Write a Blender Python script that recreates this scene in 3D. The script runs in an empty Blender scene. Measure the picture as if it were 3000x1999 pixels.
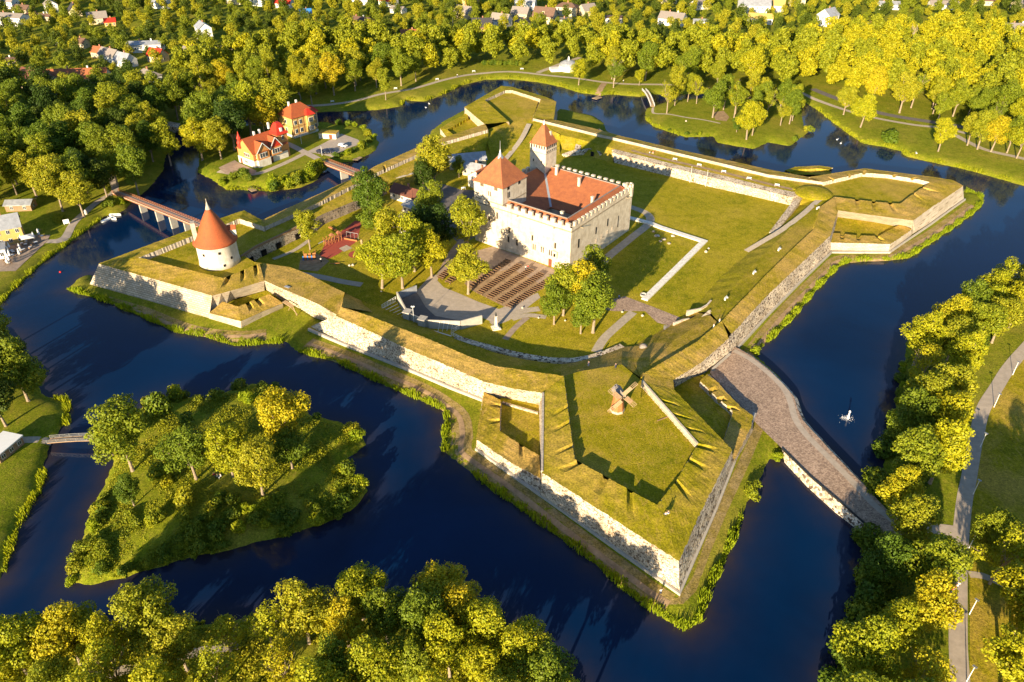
import bpy, bmesh, math, random
import numpy as np
from mathutils import Vector, Matrix
random.seed(7); RNG = np.random.default_rng(7)
SC = bpy.context.scene
COL = SC.collection
# ------------------------------------------------------------------ camera model (metres; camera 124 m above the moat)
FPX, PITCH, ROLL, CH = 2280.0, math.radians(34.3), math.radians(0.3), 124.0
_fw = np.array([0, math.cos(PITCH), -math.sin(PITCH)]); _r0 = np.array([1., 0, 0]); _u0 = np.cross(_r0, _fw)
_rt = _r0*math.cos(ROLL)+_u0*math.sin(ROLL); _up = -_r0*math.sin(ROLL)+_u0*math.cos(ROLL)
CAMP = np.array([0, 0, CH])
def W(px, py, z=0.0):
    """the place on the level z that the survey point (px,py) stands for"""
    d = _fw*FPX+_rt*(px-1500)+_up*(999.5-py)
    t = (z-CH)/d[2]
    p = CAMP+d*t
    return Vector((p[0], p[1], z))
def onplane(px, py, P0, n):
    d = _fw*FPX+_rt*(px-1500)+_up*(999.5-py)
    n = np.array(n); t = ((np.array(P0)-CAMP)@n)/(d@n)
    return Vector(CAMP+d*t)
cam = bpy.data.cameras.new('camera'); camo = bpy.data.objects.new('camera', cam); COL.objects.link(camo)
cam.sensor_width = 36; cam.lens = FPX/3000*36; cam.clip_start = 1; cam.clip_end = 6000
R3 = Matrix((Vector(_rt), Vector(_up), Vector(-_fw))).transposed()
camo.matrix_world = Matrix.Translation((0, 0, CH)) @ R3.to_4x4()
SC.camera = camo
# ------------------------------------------------------------------ light
SUN_EL, SUN_DIR = math.radians(15.0), math.radians(65.5)      # shadows run towards 66 deg
w = bpy.data.worlds.new('World'); SC.world = w; w.use_nodes = True
nt = w.node_tree; bg = nt.nodes['Background']; sk = nt.nodes.new('ShaderNodeTexSky')
sk.sky_type = 'NISHITA'; sk.sun_disc = False; sk.sun_elevation = SUN_EL
toward = SUN_DIR+math.pi                                        # compass of the sun seen from the ground
sk.sun_rotation = math.pi/2-toward
sk.altitude = 0; sk.air_density = 1.0; sk.dust_density = 0.25; sk.ozone_density = 3.0
nt.links.new(sk.outputs[0], bg.inputs[0]); bg.inputs[1].default_value = 0.075
sl = bpy.data.lights.new('sun', 'SUN'); so = bpy.data.objects.new('sun', sl); COL.objects.link(so)
sl.energy = 5.0; sl.angle = math.radians(0.5); sl.color = (1.0, 0.82, 0.55)
so.rotation_euler = Vector((math.cos(SUN_DIR)*math.cos(SUN_EL), math.sin(SUN_DIR)*math.cos(SUN_EL), -math.sin(SUN_EL))).to_track_quat('-Z', 'Y').to_euler()
SC.view_settings.view_transform = 'Standard'; SC.view_settings.look = 'None'
SC.view_settings.exposure = 1.35; SC.view_settings.gamma = 1
SC.cycles.max_bounces = 5; SC.cycles.transparent_max_bounces = 4
SC.cycles.diffuse_bounces = 2; SC.cycles.glossy_bounces = 2; SC.cycles.transmission_bounces = 2
# ------------------------------------------------------------------ materials
def nodes(name):
    m = bpy.data.materials.new(name); m.use_nodes = True
    nt = m.node_tree; b = nt.nodes['Principled BSDF']
    return m, nt, b
def L(nt, a, b): nt.links.new(a, b)
def noise(nt, vec, scale, detail=4, rough=0.6, dist=0.0):
    n = nt.nodes.new('ShaderNodeTexNoise'); n.inputs['Scale'].default_value = scale
    n.inputs['Detail'].default_value = detail; n.inputs['Roughness'].default_value = rough
    n.inputs['Distortion'].default_value = dist
    if vec is not None: L(nt, vec, n.inputs['Vector'])
    return n.outputs['Fac']
def ramp(nt, fac, stops):
    r = nt.nodes.new('ShaderNodeValToRGB'); e = r.color_ramp.elements
    while len(e) < len(stops): e.new(0.5)
    for i, (p, c) in enumerate(stops):
        e[i].position = p; e[i].color = (c[0], c[1], c[2], 1)
    L(nt, fac, r.inputs[0]); return r.outputs[0]
def mix(nt, fac, a, b, mode='MIX'):
    m = nt.nodes.new('ShaderNodeMix'); m.data_type = 'RGBA'; m.blend_type = mode
    if hasattr(fac, 'links') or hasattr(fac, 'is_linked'): L(nt, fac, m.inputs[0])
    else: m.inputs[0].default_value = fac
    for i, x in ((6, a), (7, b)):
        if isinstance(x, tuple): m.inputs[i].default_value = (*x, 1)
        else: L(nt, x, m.inputs[i])
    return m.outputs[2]
def pos(nt, scale=(1, 1, 1), obj=False, rotz=0):
    if obj:
        g = nt.nodes.new('ShaderNodeTexCoord').outputs['Object']
    else:
        g = nt.nodes.new('ShaderNodeNewGeometry').outputs['Position']
    mp = nt.nodes.new('ShaderNodeMapping'); mp.inputs['Scale'].default_value = scale; mp.inputs['Rotation'].default_value[2] = rotz
    L(nt, g, mp.inputs[0]); return mp.outputs[0]
def bump(nt, b, h, strength=0.3, dist=0.1):
    bn = nt.nodes.new('ShaderNodeBump'); bn.inputs['Strength'].default_value = strength
    bn.inputs['Distance'].default_value = dist; L(nt, h, bn.inputs['Height']); L(nt, bn.outputs[0], b.inputs['Normal'])
def flat(name, c, rough=0.8, var=0.15, scale=1.5, metal=0, obj=True, spec=0.3):
    m, nt, b = nodes(name); v = pos(nt, obj=obj)
    f = noise(nt, v, scale, 5, 0.65)
    lo = tuple(x*(1-var) for x in c); hi = tuple(min(1, x*(1+var)) for x in c)
    L(nt, ramp(nt, f, [(0.3, lo), (0.7, hi)]), b.inputs['Base Color'])
    b.inputs['Roughness'].default_value = rough; b.inputs['Metallic'].default_value = metal
    b.inputs['Specular IOR Level'].default_value = spec
    return m
def grass(name, green, mid, tan, bias=0.5, big=0.035, tanp=0.62):
    m, nt, b = nodes(name); v = pos(nt)
    f1 = noise(nt, v, big, 6, 0.62, 0.6); f2 = noise(nt, v, 0.35, 5, 0.7); f3 = noise(nt, v, 2.6, 4, 0.85); f4 = noise(nt, pos(nt, (1, .35, 1), rotz=.6), 1.3, 4, .7)
    c = ramp(nt, f1, [(bias-0.16, green), (bias, mid), (tanp, tan)])
    c2 = ramp(nt, f2, [(0.32, tuple(x*0.62 for x in green)), (0.52, mid), (0.72, tan)])
    c = mix(nt, 0.45, c, c2)
    c = mix(nt, ramp(nt, f4, [(0.52, (0, 0, 0)), (0.75, (.75, .75, .75))]), c, tan)
    c3 = ramp(nt, f3, [(0.34, (0.42, 0.46, 0.42)), (0.66, (1.45, 1.42, 1.3))])
    c = mix(nt, 1.0, c, c3, 'MULTIPLY')
    L(nt, c, b.inputs['Base Color']); b.inputs['Roughness'].default_value = 0.95; b.inputs['Specular IOR Level'].default_value = 0.1
    bump(nt, b, f3, 0.8, 0.2); return m
M = {}
M['grass_fort'] = grass('fort_grass', (0.19, 0.20, 0.006), (0.37, 0.30, 0.012), (0.56, 0.36, 0.085), 0.48, 0.045, 0.62)
M['grass_dry'] = grass('dry_grass', (0.25, 0.225, 0.008), (0.44, 0.31, 0.035), (0.62, 0.38, 0.13), 0.44, 0.06, 0.56)
M['grass_lawn'] = grass('lawn_grass', (0.19, 0.21, 0.006), (0.37, 0.31, 0.012), (0.54, 0.38, 0.06), 0.48, 0.035, 0.68)
M['ground'] = grass('ground_grass', (0.12, 0.175, 0.008), (0.23, 0.25, 0.012), (0.37, 0.29, 0.05), 0.48, 0.03, 0.70)
M['worn'] = grass('worn_grass', (0.20, 0.17, 0.02), (0.33, 0.24, 0.07), (0.44, 0.32, 0.17), 0.44, 0.25, 0.62)
M['pale_stone'] = flat('pale_limestone', (0.82, 0.76, 0.66), 0.9, 0.25, 1.2, obj=False)
M['bench_wood'] = flat('dark_bench_wood', (0.15, 0.085, 0.045), 0.85, 0.3, 3)
M['boulder'] = flat('boulder', (0.50, 0.43, 0.34), 0.9, 0.3, 2)
M['dirt'] = flat('bare_soil', (0.36, 0.24, 0.13), 0.95, 0.35, 0.6, obj=False)
M['gravel_slope'] = flat('gravel_slope', (0.30, 0.20, 0.13), 0.95, 0.5, 2.5, obj=False)
def rubble(name, light, dark, scale, gap=0.06, tint=(0.5, 0.4, 0.28)):
    m, nt, b = nodes(name); v = pos(nt, (1, 1, 1.35))
    vo = nt.nodes.new('ShaderNodeTexVoronoi'); vo.inputs['Scale'].default_value = scale; L(nt, v, vo.inputs['Vector'])
    ed = nt.nodes.new('ShaderNodeTexVoronoi'); ed.feature = 'DISTANCE_TO_EDGE'; ed.inputs['Scale'].default_value = scale; L(nt, v, ed.inputs['Vector'])
    sep = nt.nodes.new('ShaderNodeSeparateColor'); L(nt, vo.outputs['Color'], sep.inputs[0])
    c = ramp(nt, sep.outputs[0], [(0.08, dark), (0.22, tint), (0.45, light), (0.95, tuple(min(1, x*1.15) for x in light))])
    c = mix(nt, ramp(nt, ed.outputs['Distance'], [(0.0, (1, 1, 1)), (gap, (0, 0, 0))]), c, dark)
    f = noise(nt, v, 0.16, 7, .75); c = mix(nt, 1.0, c, ramp(nt, f, [(0.34, (0.55, 0.50, 0.43)), (0.52, (.9, .88, .85)), (0.68, (1.15, 1.13, 1.08))]), 'MULTIPLY')
    L(nt, c, b.inputs['Base Color']); b.inputs['Roughness'].default_value = 0.9
    bump(nt, b, ed.outputs['Distance'], 0.7, 0.15); return m
M['rubble'] = rubble('rubble_stone', (0.82, 0.70, 0.54), (0.09, 0.06, 0.045), 1.9, 0.05, (0.50, 0.37, 0.25))  # whitish speckled limestone, lightened further to make up for grazing sun on south-east walls
M['rubble_fine'] = rubble('rubble_stone_fine', (0.66, 0.57, 0.44), (0.17, 0.12, 0.08), 3.0, 0.05, (0.42, 0.32, 0.22))
M['boulders'] = rubble('boulder_stone', (0.78, 0.68, 0.54), (0.12, 0.085, 0.06), 1.6, 0.06)
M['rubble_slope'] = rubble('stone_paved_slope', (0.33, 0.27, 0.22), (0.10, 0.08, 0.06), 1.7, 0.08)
def ashlar(name, c1, c2, mortar, bw=1.0, bh=0.35, rot=0):
    m, nt, b = nodes(name); v = pos(nt)
    # wrap x+y onto one running coordinate so that courses follow any wall
    s = nt.nodes.new('ShaderNodeSeparateXYZ'); L(nt, v, s.inputs[0])
    a = nt.nodes.new('ShaderNodeMath'); a.operation = 'SUBTRACT'; L(nt, s.outputs[0], a.inputs[0]); L(nt, s.outputs[1], a.inputs[1])
    cb = nt.nodes.new('ShaderNodeCombineXYZ'); L(nt, a.outputs[0], cb.inputs[0]); L(nt, s.outputs[2], cb.inputs[1])
    br = nt.nodes.new('ShaderNodeTexBrick'); L(nt, cb.outputs[0], br.inputs['Vector'])
    br.inputs['Scale'].default_value = 1; br.inputs['Brick Width'].default_value = bw; br.inputs['Row Height'].default_value = bh
    br.inputs['Mortar Size'].default_value = 0.06; br.inputs['Color1'].default_value = (*c1, 1); br.inputs['Color2'].default_value = (*c2, 1); br.inputs['Mortar'].default_value = (*mortar, 1)
    f = noise(nt, v, 0.25, 6, 0.7); c = mix(nt, 1.0, br.outputs['Color'], ramp(nt, f, [(0.25, (0.66, 0.62, 0.55)), (0.6, (1.05, 1.03, 1.0))]), 'MULTIPLY')
    L(nt, c, b.inputs['Base Color']); b.inputs['Roughness'].default_value = 0.9; bump(nt, b, br.outputs['Fac'], -0.3, 0.05); return m
M['ashlar'] = ashlar('ashlar_stone', (0.60, 0.52, 0.41), (0.46, 0.38, 0.28), (0.20, 0.15, 0.10), 1.5, 0.6)
M['ashlar_white'] = ashlar('pale_ashlar_stone', (0.68, 0.60, 0.49), (0.56, 0.48, 0.37), (0.34, 0.27, 0.19), 1.4, 0.5)
M['stone_cap'] = flat('coping_stone', (0.50, 0.42, 0.33), 0.9, 0.3, 1.5, obj=False)
def plaster(name, c, dirt):
    m, nt, b = nodes(name); v = pos(nt); v2 = pos(nt, (1.2, 1.2, 0.18))
    f = noise(nt, v, 0.5, 7, 0.7); g = noise(nt, v2, 0.8, 5, 0.7)
    a = ramp(nt, f, [(0.32, tuple(x*.75 for x in dirt)), (0.44, dirt), (0.58, c)]); bb = ramp(nt, g, [(0.30, dirt), (0.55, c)])
    L(nt, mix(nt, 0.5, a, bb), b.inputs['Base Color']); b.inputs['Roughness'].default_value = 0.9
    h = noise(nt, v, 4, 4, 0.7); bump(nt, b, h, 0.25, 0.08); return m
M['castle_wall'] = plaster('castle_limestone', (0.72, 0.62, 0.48), (0.48, 0.38, 0.26))
M['castle_trim'] = flat('weathered_trim', (0.32, 0.26, 0.18), 0.9, 0.3)
M['white_wall'] = plaster('whitewashed_plaster', (0.74, 0.69, 0.60), (0.58, 0.51, 0.40))
def tiles(name, c, dark, sc=2.2):
    m, nt, b = nodes(name); v = pos(nt)
    f = noise(nt, v, 0.6, 5, 0.7); g = noise(nt, v, 5, 3, 0.8)
    cc = ramp(nt, f, [(0.3, dark), (0.6, c)]); cc = mix(nt, 1.0, cc, ramp(nt, g, [(0.3, (0.7, 0.66, 0.62)), (0.7, (1.2, 1.2, 1.2))]), 'MULTIPLY')
    wv = nt.nodes.new('ShaderNodeTexWave'); wv.bands_direction = 'Z'; wv.inputs['Scale'].default_value = sc; L(nt, v, wv.inputs['Vector'])
    cc = mix(nt, 1.0, cc, ramp(nt, wv.outputs['Fac'], [(0.0, (0.72, 0.7, 0.68)), (0.5, (1, 1, 1))]), 'MULTIPLY')
    L(nt, cc, b.inputs['Base Color']); b.inputs['Roughness'].default_value = 0.75; bump(nt, b, wv.outputs['Fac'], 0.4, 0.05); return m
M['tile'] = tiles('red_clay_tiles', (0.46, 0.155, 0.055), (0.33, 0.105, 0.045))
M['tile_bright'] = tiles('orange_clay_tiles', (0.48, 0.115, 0.030), (0.37, 0.09, 0.030), 3)
M['tile_dark'] = tiles('brown_tiles', (0.20, 0.07, 0.04), (0.12, 0.05, 0.035))
M['red_paint'] = flat('red_painted_roof', (0.55, 0.04, 0.02), 0.5, 0.15)
M['metal_roof'] = flat('grey_sheet_roof', (0.42, 0.43, 0.45), 0.45, 0.25, 0.6, 0.3)
M['slate'] = flat('grey_slate_roof', (0.28, 0.24, 0.21), 0.8, 0.2)
M['brown_roof'] = flat('brown_roof', (0.17, 0.10, 0.07), 0.8, 0.25)
M['dark_roof'] = flat('dark_roof', (0.06, 0.055, 0.06), 0.7, 0.2)
M['blue_metal'] = flat('pale_flashing', (0.42, 0.47, 0.52), 0.35, 0.1, metal=0.4)
M['cream'] = flat('cream_wall', (0.66, 0.55, 0.36), 0.85, 0.12)
M['white'] = flat('white_wall', (0.78, 0.76, 0.72), 0.8, 0.08)
M['beige'] = flat('beige_wall', (0.56, 0.45, 0.30), 0.85, 0.12)
M['ochre'] = flat('ochre_wall', (0.56, 0.38, 0.12), 0.85, 0.12)
M['villa_orange'] = flat('orange_boards', (0.58, 0.26, 0.08), 0.8, 0.15)
M['brick'] = flat('brick_wall', (0.42, 0.20, 0.12), 0.9, 0.2)
M['greenwall'] = flat('pale_green_wall', (0.40, 0.55, 0.42), 0.8, 0.1)
M['glass'] = flat('window_glass', (0.03, 0.035, 0.045), 0.15, 0.2, spec=0.6)
M['dark'] = flat('dark_opening', (0.015, 0.012, 0.01), 0.9, 0.2)
M['frame'] = flat('white_frame', (0.75, 0.74, 0.70), 0.6, 0.05)
M['door'] = flat('brown_door', (0.20, 0.06, 0.03), 0.7, 0.2)
M['wood'] = flat('weathered_wood', (0.30, 0.19, 0.11), 0.85, 0.3, 3)
M['wood_red'] = flat('reddish_wood', (0.30, 0.12, 0.06), 0.85, 0.3, 3)
M['wood_pale'] = flat('pale_wood', (0.40, 0.28, 0.16), 0.8, 0.25, 3)
M['wood_orange'] = flat('orange_wood', (0.40, 0.16, 0.055), 0.8, 0.25, 3)
M['concrete'] = flat('concrete', (0.45, 0.41, 0.35), 0.85, 0.15, 1)
M['asphalt'] = flat('asphalt', (0.16, 0.14, 0.13), 0.9, 0.2, 0.8, obj=False)
M['asphalt_light'] = flat('pale_asphalt', (0.46, 0.38, 0.30), 0.9, 0.15, 0.8, obj=False)
M['path'] = flat('gravel_path', (0.46, 0.38, 0.28), 0.95, 0.2, 1.2, obj=False)
M['plaza'] = flat('plaza_gravel', (0.36, 0.27, 0.20), 0.95, 0.25, 0.7, obj=False)
M['red_rubber'] = flat('red_rubber_surface', (0.36, 0.07, 0.045), 0.9, 0.12)
M['steel'] = flat('steel', (0.40, 0.40, 0.40), 0.4, 0.1, metal=0.6)
M['black'] = flat('black_metal', (0.03, 0.03, 0.03), 0.5, 0.1)
M['white_paint'] = flat('white_paint', (0.80, 0.80, 0.78), 0.5, 0.05)
M['blue_paint'] = flat('blue_paint', (0.05, 0.22, 0.55), 0.5, 0.1)
M['canvas'] = flat('white_canvas', (0.76, 0.75, 0.72), 0.8, 0.06)
M['bark'] = flat('bark', (0.30, 0.23, 0.16), 0.95, 0.35, 2)
M['deadwood'] = flat('bare_branches', (0.40, 0.33, 0.25), 0.95, 0.3, 2)
M['skin'] = flat('skin', (0.55, 0.33, 0.22), 0.6, 0.05)
M['hair'] = flat('hair', (0.06, 0.035, 0.02), 0.7, 0.1)
M['red_cloth'] = flat('red_cloth', (0.60, 0.03, 0.03), 0.8, 0.1)
M['navy_cloth'] = flat('navy_cloth', (0.03, 0.04, 0.09), 0.8, 0.1)
M['white_cloth'] = flat('white_cloth', (0.75, 0.74, 0.72), 0.8, 0.05)
M['rubber'] = flat('tyre_rubber', (0.02, 0.02, 0.02), 0.8, 0.1)
M['car_white'] = flat('white_car_paint', (0.78, 0.78, 0.78), 0.25, 0.02, spec=0.6)
M['car_dark'] = flat('dark_car_paint', (0.03, 0.035, 0.06), 0.25, 0.05, spec=0.6)
M['spray'] = flat('fountain_spray', (0.9, 0.92, 0.95), 0.4, 0.05)
def cobble():
    m, nt, b = nodes('pink_cobbles'); v = pos(nt)
    vo = nt.nodes.new('ShaderNodeTexVoronoi'); vo.inputs['Scale'].default_value = 3.4; L(nt, v, vo.inputs['Vector'])
    sep = nt.nodes.new('ShaderNodeSeparateColor'); L(nt, vo.outputs['Color'], sep.inputs[0])
    c = ramp(nt, sep.outputs[0], [(0.0, (0.24, 0.165, 0.12)), (0.5, (0.40, 0.28, 0.20)), (1.0, (0.56, 0.41, 0.30))])
    f = noise(nt, v, 0.3, 4); c = mix(nt, 1.0, c, ramp(nt, f, [(0.3, (0.8, 0.78, 0.75)), (0.7, (1.08, 1.05, 1.02))]), 'MULTIPLY')
    L(nt, c, b.inputs['Base Color']); b.inputs['Roughness'].default_value = 0.9; bump(nt, b, vo.outputs['Distance'], 0.5, 0.04); return m
M['cobble'] = cobble()
def leafmat(name, c1, c2, c3, trans=0.35):
    m, nt, b = nodes(name); out = nt.nodes['Material Output']
    oi = nt.nodes.new('ShaderNodeObjectInfo'); v = pos(nt)
    f = noise(nt, v, 0.9, 3, 0.7)
    c = ramp(nt, oi.outputs['Random'], [(0.05, c1), (0.5, c2), (0.95, c3)])
    c = mix(nt, 1.0, c, ramp(nt, f, [(0.3, (0.55, 0.68, 0.6)), (0.7, (1.4, 1.25, 1.1))]), 'MULTIPLY')
    L(nt, c, b.inputs['Base Color']); b.inputs['Roughness'].default_value = 0.6; b.inputs['Specular IOR Level'].default_value = 0.25
    tr = nt.nodes.new('ShaderNodeBsdfTranslucent'); L(nt, mix(nt, 1.0, c, (1.3, 1.2, 0.5), 'MULTIPLY'), tr.inputs[0])
    ms = nt.nodes.new('ShaderNodeMixShader'); ms.inputs[0].default_value = trans
    L(nt, b.outputs[0], ms.inputs[1]); L(nt, tr.outputs[0], ms.inputs[2]); L(nt, ms.outputs[0], out.inputs[0]); return m
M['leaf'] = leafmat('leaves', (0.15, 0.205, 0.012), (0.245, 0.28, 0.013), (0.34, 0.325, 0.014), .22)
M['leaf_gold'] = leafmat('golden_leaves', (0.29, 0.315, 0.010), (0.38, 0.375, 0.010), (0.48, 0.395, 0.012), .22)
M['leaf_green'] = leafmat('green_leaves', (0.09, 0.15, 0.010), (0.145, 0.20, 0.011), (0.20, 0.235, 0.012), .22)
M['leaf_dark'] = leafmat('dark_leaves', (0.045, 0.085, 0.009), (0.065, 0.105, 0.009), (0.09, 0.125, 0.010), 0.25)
M['reed'] = leafmat('reeds', (0.30, 0.38, 0.015), (0.36, 0.42, 0.015), (0.40, 0.42, 0.02), .45)
def waterm():
    m, nt, b = nodes('moat_water'); v = pos(nt)
    f = noise(nt, v, 0.02, 4, 0.55, 1.0)
    c = ramp(nt, f, [(0.30, (0.0001, 0.010, 0.042)), (0.72, (0.0001, 0.020, 0.074))])
    at = nt.nodes.new('ShaderNodeAttribute'); at.attribute_name = 'shallow'
    f2 = noise(nt, v, 0.12, 4, 0.6)
    mu = nt.nodes.new('ShaderNodeMath'); mu.operation = 'MULTIPLY'; L(nt, at.outputs['Fac'], mu.inputs[0]); L(nt, f2, mu.inputs[1])
    c = mix(nt, mu.outputs[0], c, (0.06, 0.035, 0.015))
    L(nt, c, b.inputs['Base Color']); b.inputs['Roughness'].default_value = 0.07; b.inputs['IOR'].default_value = 1.33; b.inputs['Specular IOR Level'].default_value = 0.42
    h = noise(nt, pos(nt, (1.0, 2.2, 1)), 1.6, 4, 0.6); bump(nt, b, h, 0.10, 0.05); return m
M['water'] = waterm()
# ------------------------------------------------------------------ mesh helpers
class MB:
    def __init__(s): s.v = []; s.f = []
    def add(s, vs, fs):
        o = len(s.v); s.v += [tuple(p) for p in vs]; s.f += [tuple(i+o for i in f) for f in fs]; return s
    def box(s, c, d, rz=0, rx=0, ry=0):
        R = Matrix.Rotation(rz, 3, 'Z') @ Matrix.Rotation(ry, 3, 'Y') @ Matrix.Rotation(rx, 3, 'X'); c = Vector(c)
        vs = [c+R@Vector((x*d[0]/2, y*d[1]/2, z*d[2]/2)) for z in (-1, 1) for y in (-1, 1) for x in (-1, 1)]
        return s.add(vs, [(0, 2, 3, 1), (4, 5, 7, 6), (0, 1, 5, 4), (2, 6, 7, 3), (0, 4, 6, 2), (1, 3, 7, 5)])
    def beam(s, a, b, wd, ht):
        a = Vector(a); b = Vector(b); d = (b-a); ln = d.length; q = d.to_track_quat('X', 'Z').to_matrix()
        c = (a+b)/2
        vs = [c+q@Vector((x*ln/2, y*wd/2, z*ht/2)) for z in (-1, 1) for y in (-1, 1) for x in (-1, 1)]
        return s.add(vs, [(0, 2, 3, 1), (4, 5, 7, 6), (0, 1, 5, 4), (2, 6, 7, 3), (0, 4, 6, 2), (1, 3, 7, 5)])
    def tube(s, a, b, r0, r1=None, n=8, caps=True):
        r1 = r0 if r1 is None else r1; a = Vector(a); b = Vector(b); q = (b-a).to_track_quat('Z', 'Y').to_matrix()
        vs = []
        for p, r in ((a, r0), (b, r1)):
            for i in range(n):
                t = 2*math.pi*i/n; vs.append(p+q@Vector((r*math.cos(t), r*math.sin(t), 0)))
        fs = [(i, (i+1) % n, n+(i+1) % n, n+i) for i in range(n)]
        if caps: fs += [tuple(range(n-1, -1, -1)), tuple(range(n, 2*n))]
        return s.add(vs, fs)
    def lathe(s, c, prof, n=24, a0=0):
        c = Vector(c); vs = []
        for r, z in prof:
            for i in range(n):
                t = a0+2*math.pi*i/n; vs.append(c+Vector((r*math.cos(t), r*math.sin(t), z)))
        fs = []
        for k in range(len(prof)-1):
            for i in range(n): fs.append((k*n+i, k*n+(i+1) % n, (k+1)*n+(i+1) % n, (k+1)*n+i))
        fs.append(tuple(range((len(prof)-1)*n, len(prof)*n))); fs.append(tuple(range(n-1, -1, -1)))
        return s.add(vs, fs)
    def prism(s, poly, z0, z1):
        n = len(poly); vs = [(p[0], p[1], z0) for p in poly]+[(p[0], p[1], z1) for p in poly]
        return s.add(vs, [tuple(range(n-1, -1, -1)), tuple(range(n, 2*n))]+[(i, (i+1) % n, n+(i+1) % n, n+i) for i in range(n)])
    def build(s, name, mat, parent=None, smooth=False):
        me = bpy.data.meshes.new(name); me.from_pydata(s.v, [], s.f); me.materials.append(mat)
        if smooth: me.polygons.foreach_set('use_smooth', [True]*len(me.polygons))
        me.update()
        o = bpy.data.objects.new(name, me); COL.objects.link(o)
        if parent is not None: o.parent = parent
        return o
def tag(o, label, cat, group=None):
    o['label'] = label; o['category'] = cat
    if group: o['group'] = group
    return o
def struct(o): o['kind'] = 'structure'; return o
def thing(name, label, cat, loc=(0, 0, 0), rz=0, group=None):
    o = bpy.data.objects.new(name, None); COL.objects.link(o); o.location = loc; o.rotation_euler = (0, 0, rz); o.empty_display_size = 0.5
    return tag(o, label, cat, group)
def dup(root, loc, rz=None, label=None, group=None, scale=None):
    r = root.copy(); COL.objects.link(r); r.location = loc
    if rz is not None: r.rotation_euler = (0, 0, rz)
    if scale: r.scale = scale
    if label: r['label'] = label
    if group: r['group'] = group
    for ch in root.children:
        c = ch.copy(); COL.objects.link(c); c.parent = r
        for g in ch.children:
            d = g.copy(); COL.objects.link(d); d.parent = c
    return r
def hn(x, y, s=0.12):      # cheap smooth noise for earthworks, -1..1
    return (math.sin(x*s*2.1+math.sin(y*s*1.7)*1.3)+math.sin(y*s*2.6+math.sin(x*s*1.1)*1.7)+0.5*math.sin((x+y)*s*6.1+1.3))/2.5
def loft(name, rows, mat, parent=None, step=1.6, tsub=1, amp=0.0, smooth=True, wob=0.0):
    """surface through rows of equal length; every row is a list of Vectors"""
    n = len(rows[0]); S = []
    for i in range(n-1):
        ln = max((Vector(r[i+1])-Vector(r[i])).length for r in rows); k = max(1, int(ln/step))
        S += [(i, j/k) for j in range(k)]
    S.append((n-2, 1.0)); T = []
    for k in range(len(rows)-1):
        ts = tsub[k] if isinstance(tsub, (list, tuple)) else tsub
        T += [(k, j/ts) for j in range(ts)]
    T.append((len(rows)-2, 1.0))
    vs = []
    for ki, (k, t) in enumerate(T):
        for i, s in S:
            a = Vector(rows[k][i]).lerp(Vector(rows[k][i+1]), s); b = Vector(rows[k+1][i]).lerp(Vector(rows[k+1][i+1]), s)
            p = a.lerp(b, t)
            if amp: p.z += amp*hn(p.x, p.y, 0.35)
            if wob: p.x += wob*hn(p.y*3, p.x*2, 0.9); p.y += wob*hn(p.x*2.3, p.y*3, 0.9)
            vs.append(p)
    m = len(S); fs = []
    for k in range(len(T)-1):
        for i in range(m-1):
            a, b, c, d = vs[k*m+i], vs[k*m+i+1], vs[(k+1)*m+i+1], vs[(k+1)*m+i]
            fs.append((k*m+i, k*m+i+1, (k+1)*m+i+1, (k+1)*m+i))
    b = MB(); b.add(vs, fs); o = b.build(name, mat, parent, smooth=False)
    return o
def rowz(pts, z): return [W(p[0], p[1], z if len(p) < 3 else p[2]) for p in pts]
def offset(row, d, z=None):
    """shift a row sideways by d (left of travel positive), horizontally"""
    out = []
    for i, p in enumerate(row):
        p = Vector(p); dirs = []
        if i > 0: q = p-Vector(row[i-1]); q.z = 0; dirs.append(q.normalized())
        if i < len(row)-1: q = Vector(row[i+1])-p; q.z = 0; dirs.append(q.normalized())
        nrm = [Vector((-q.y, q.x, 0)) for q in dirs]
        if len(nrm) == 2:
            b = (nrm[0]+nrm[1]); b.normalize(); k = d/max(0.35, b.dot(nrm[0]))
        else: b = nrm[0]; k = d
        v = p+b*k
        if z is not None: v.z = z
        out.append(v)
    return out
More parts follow.
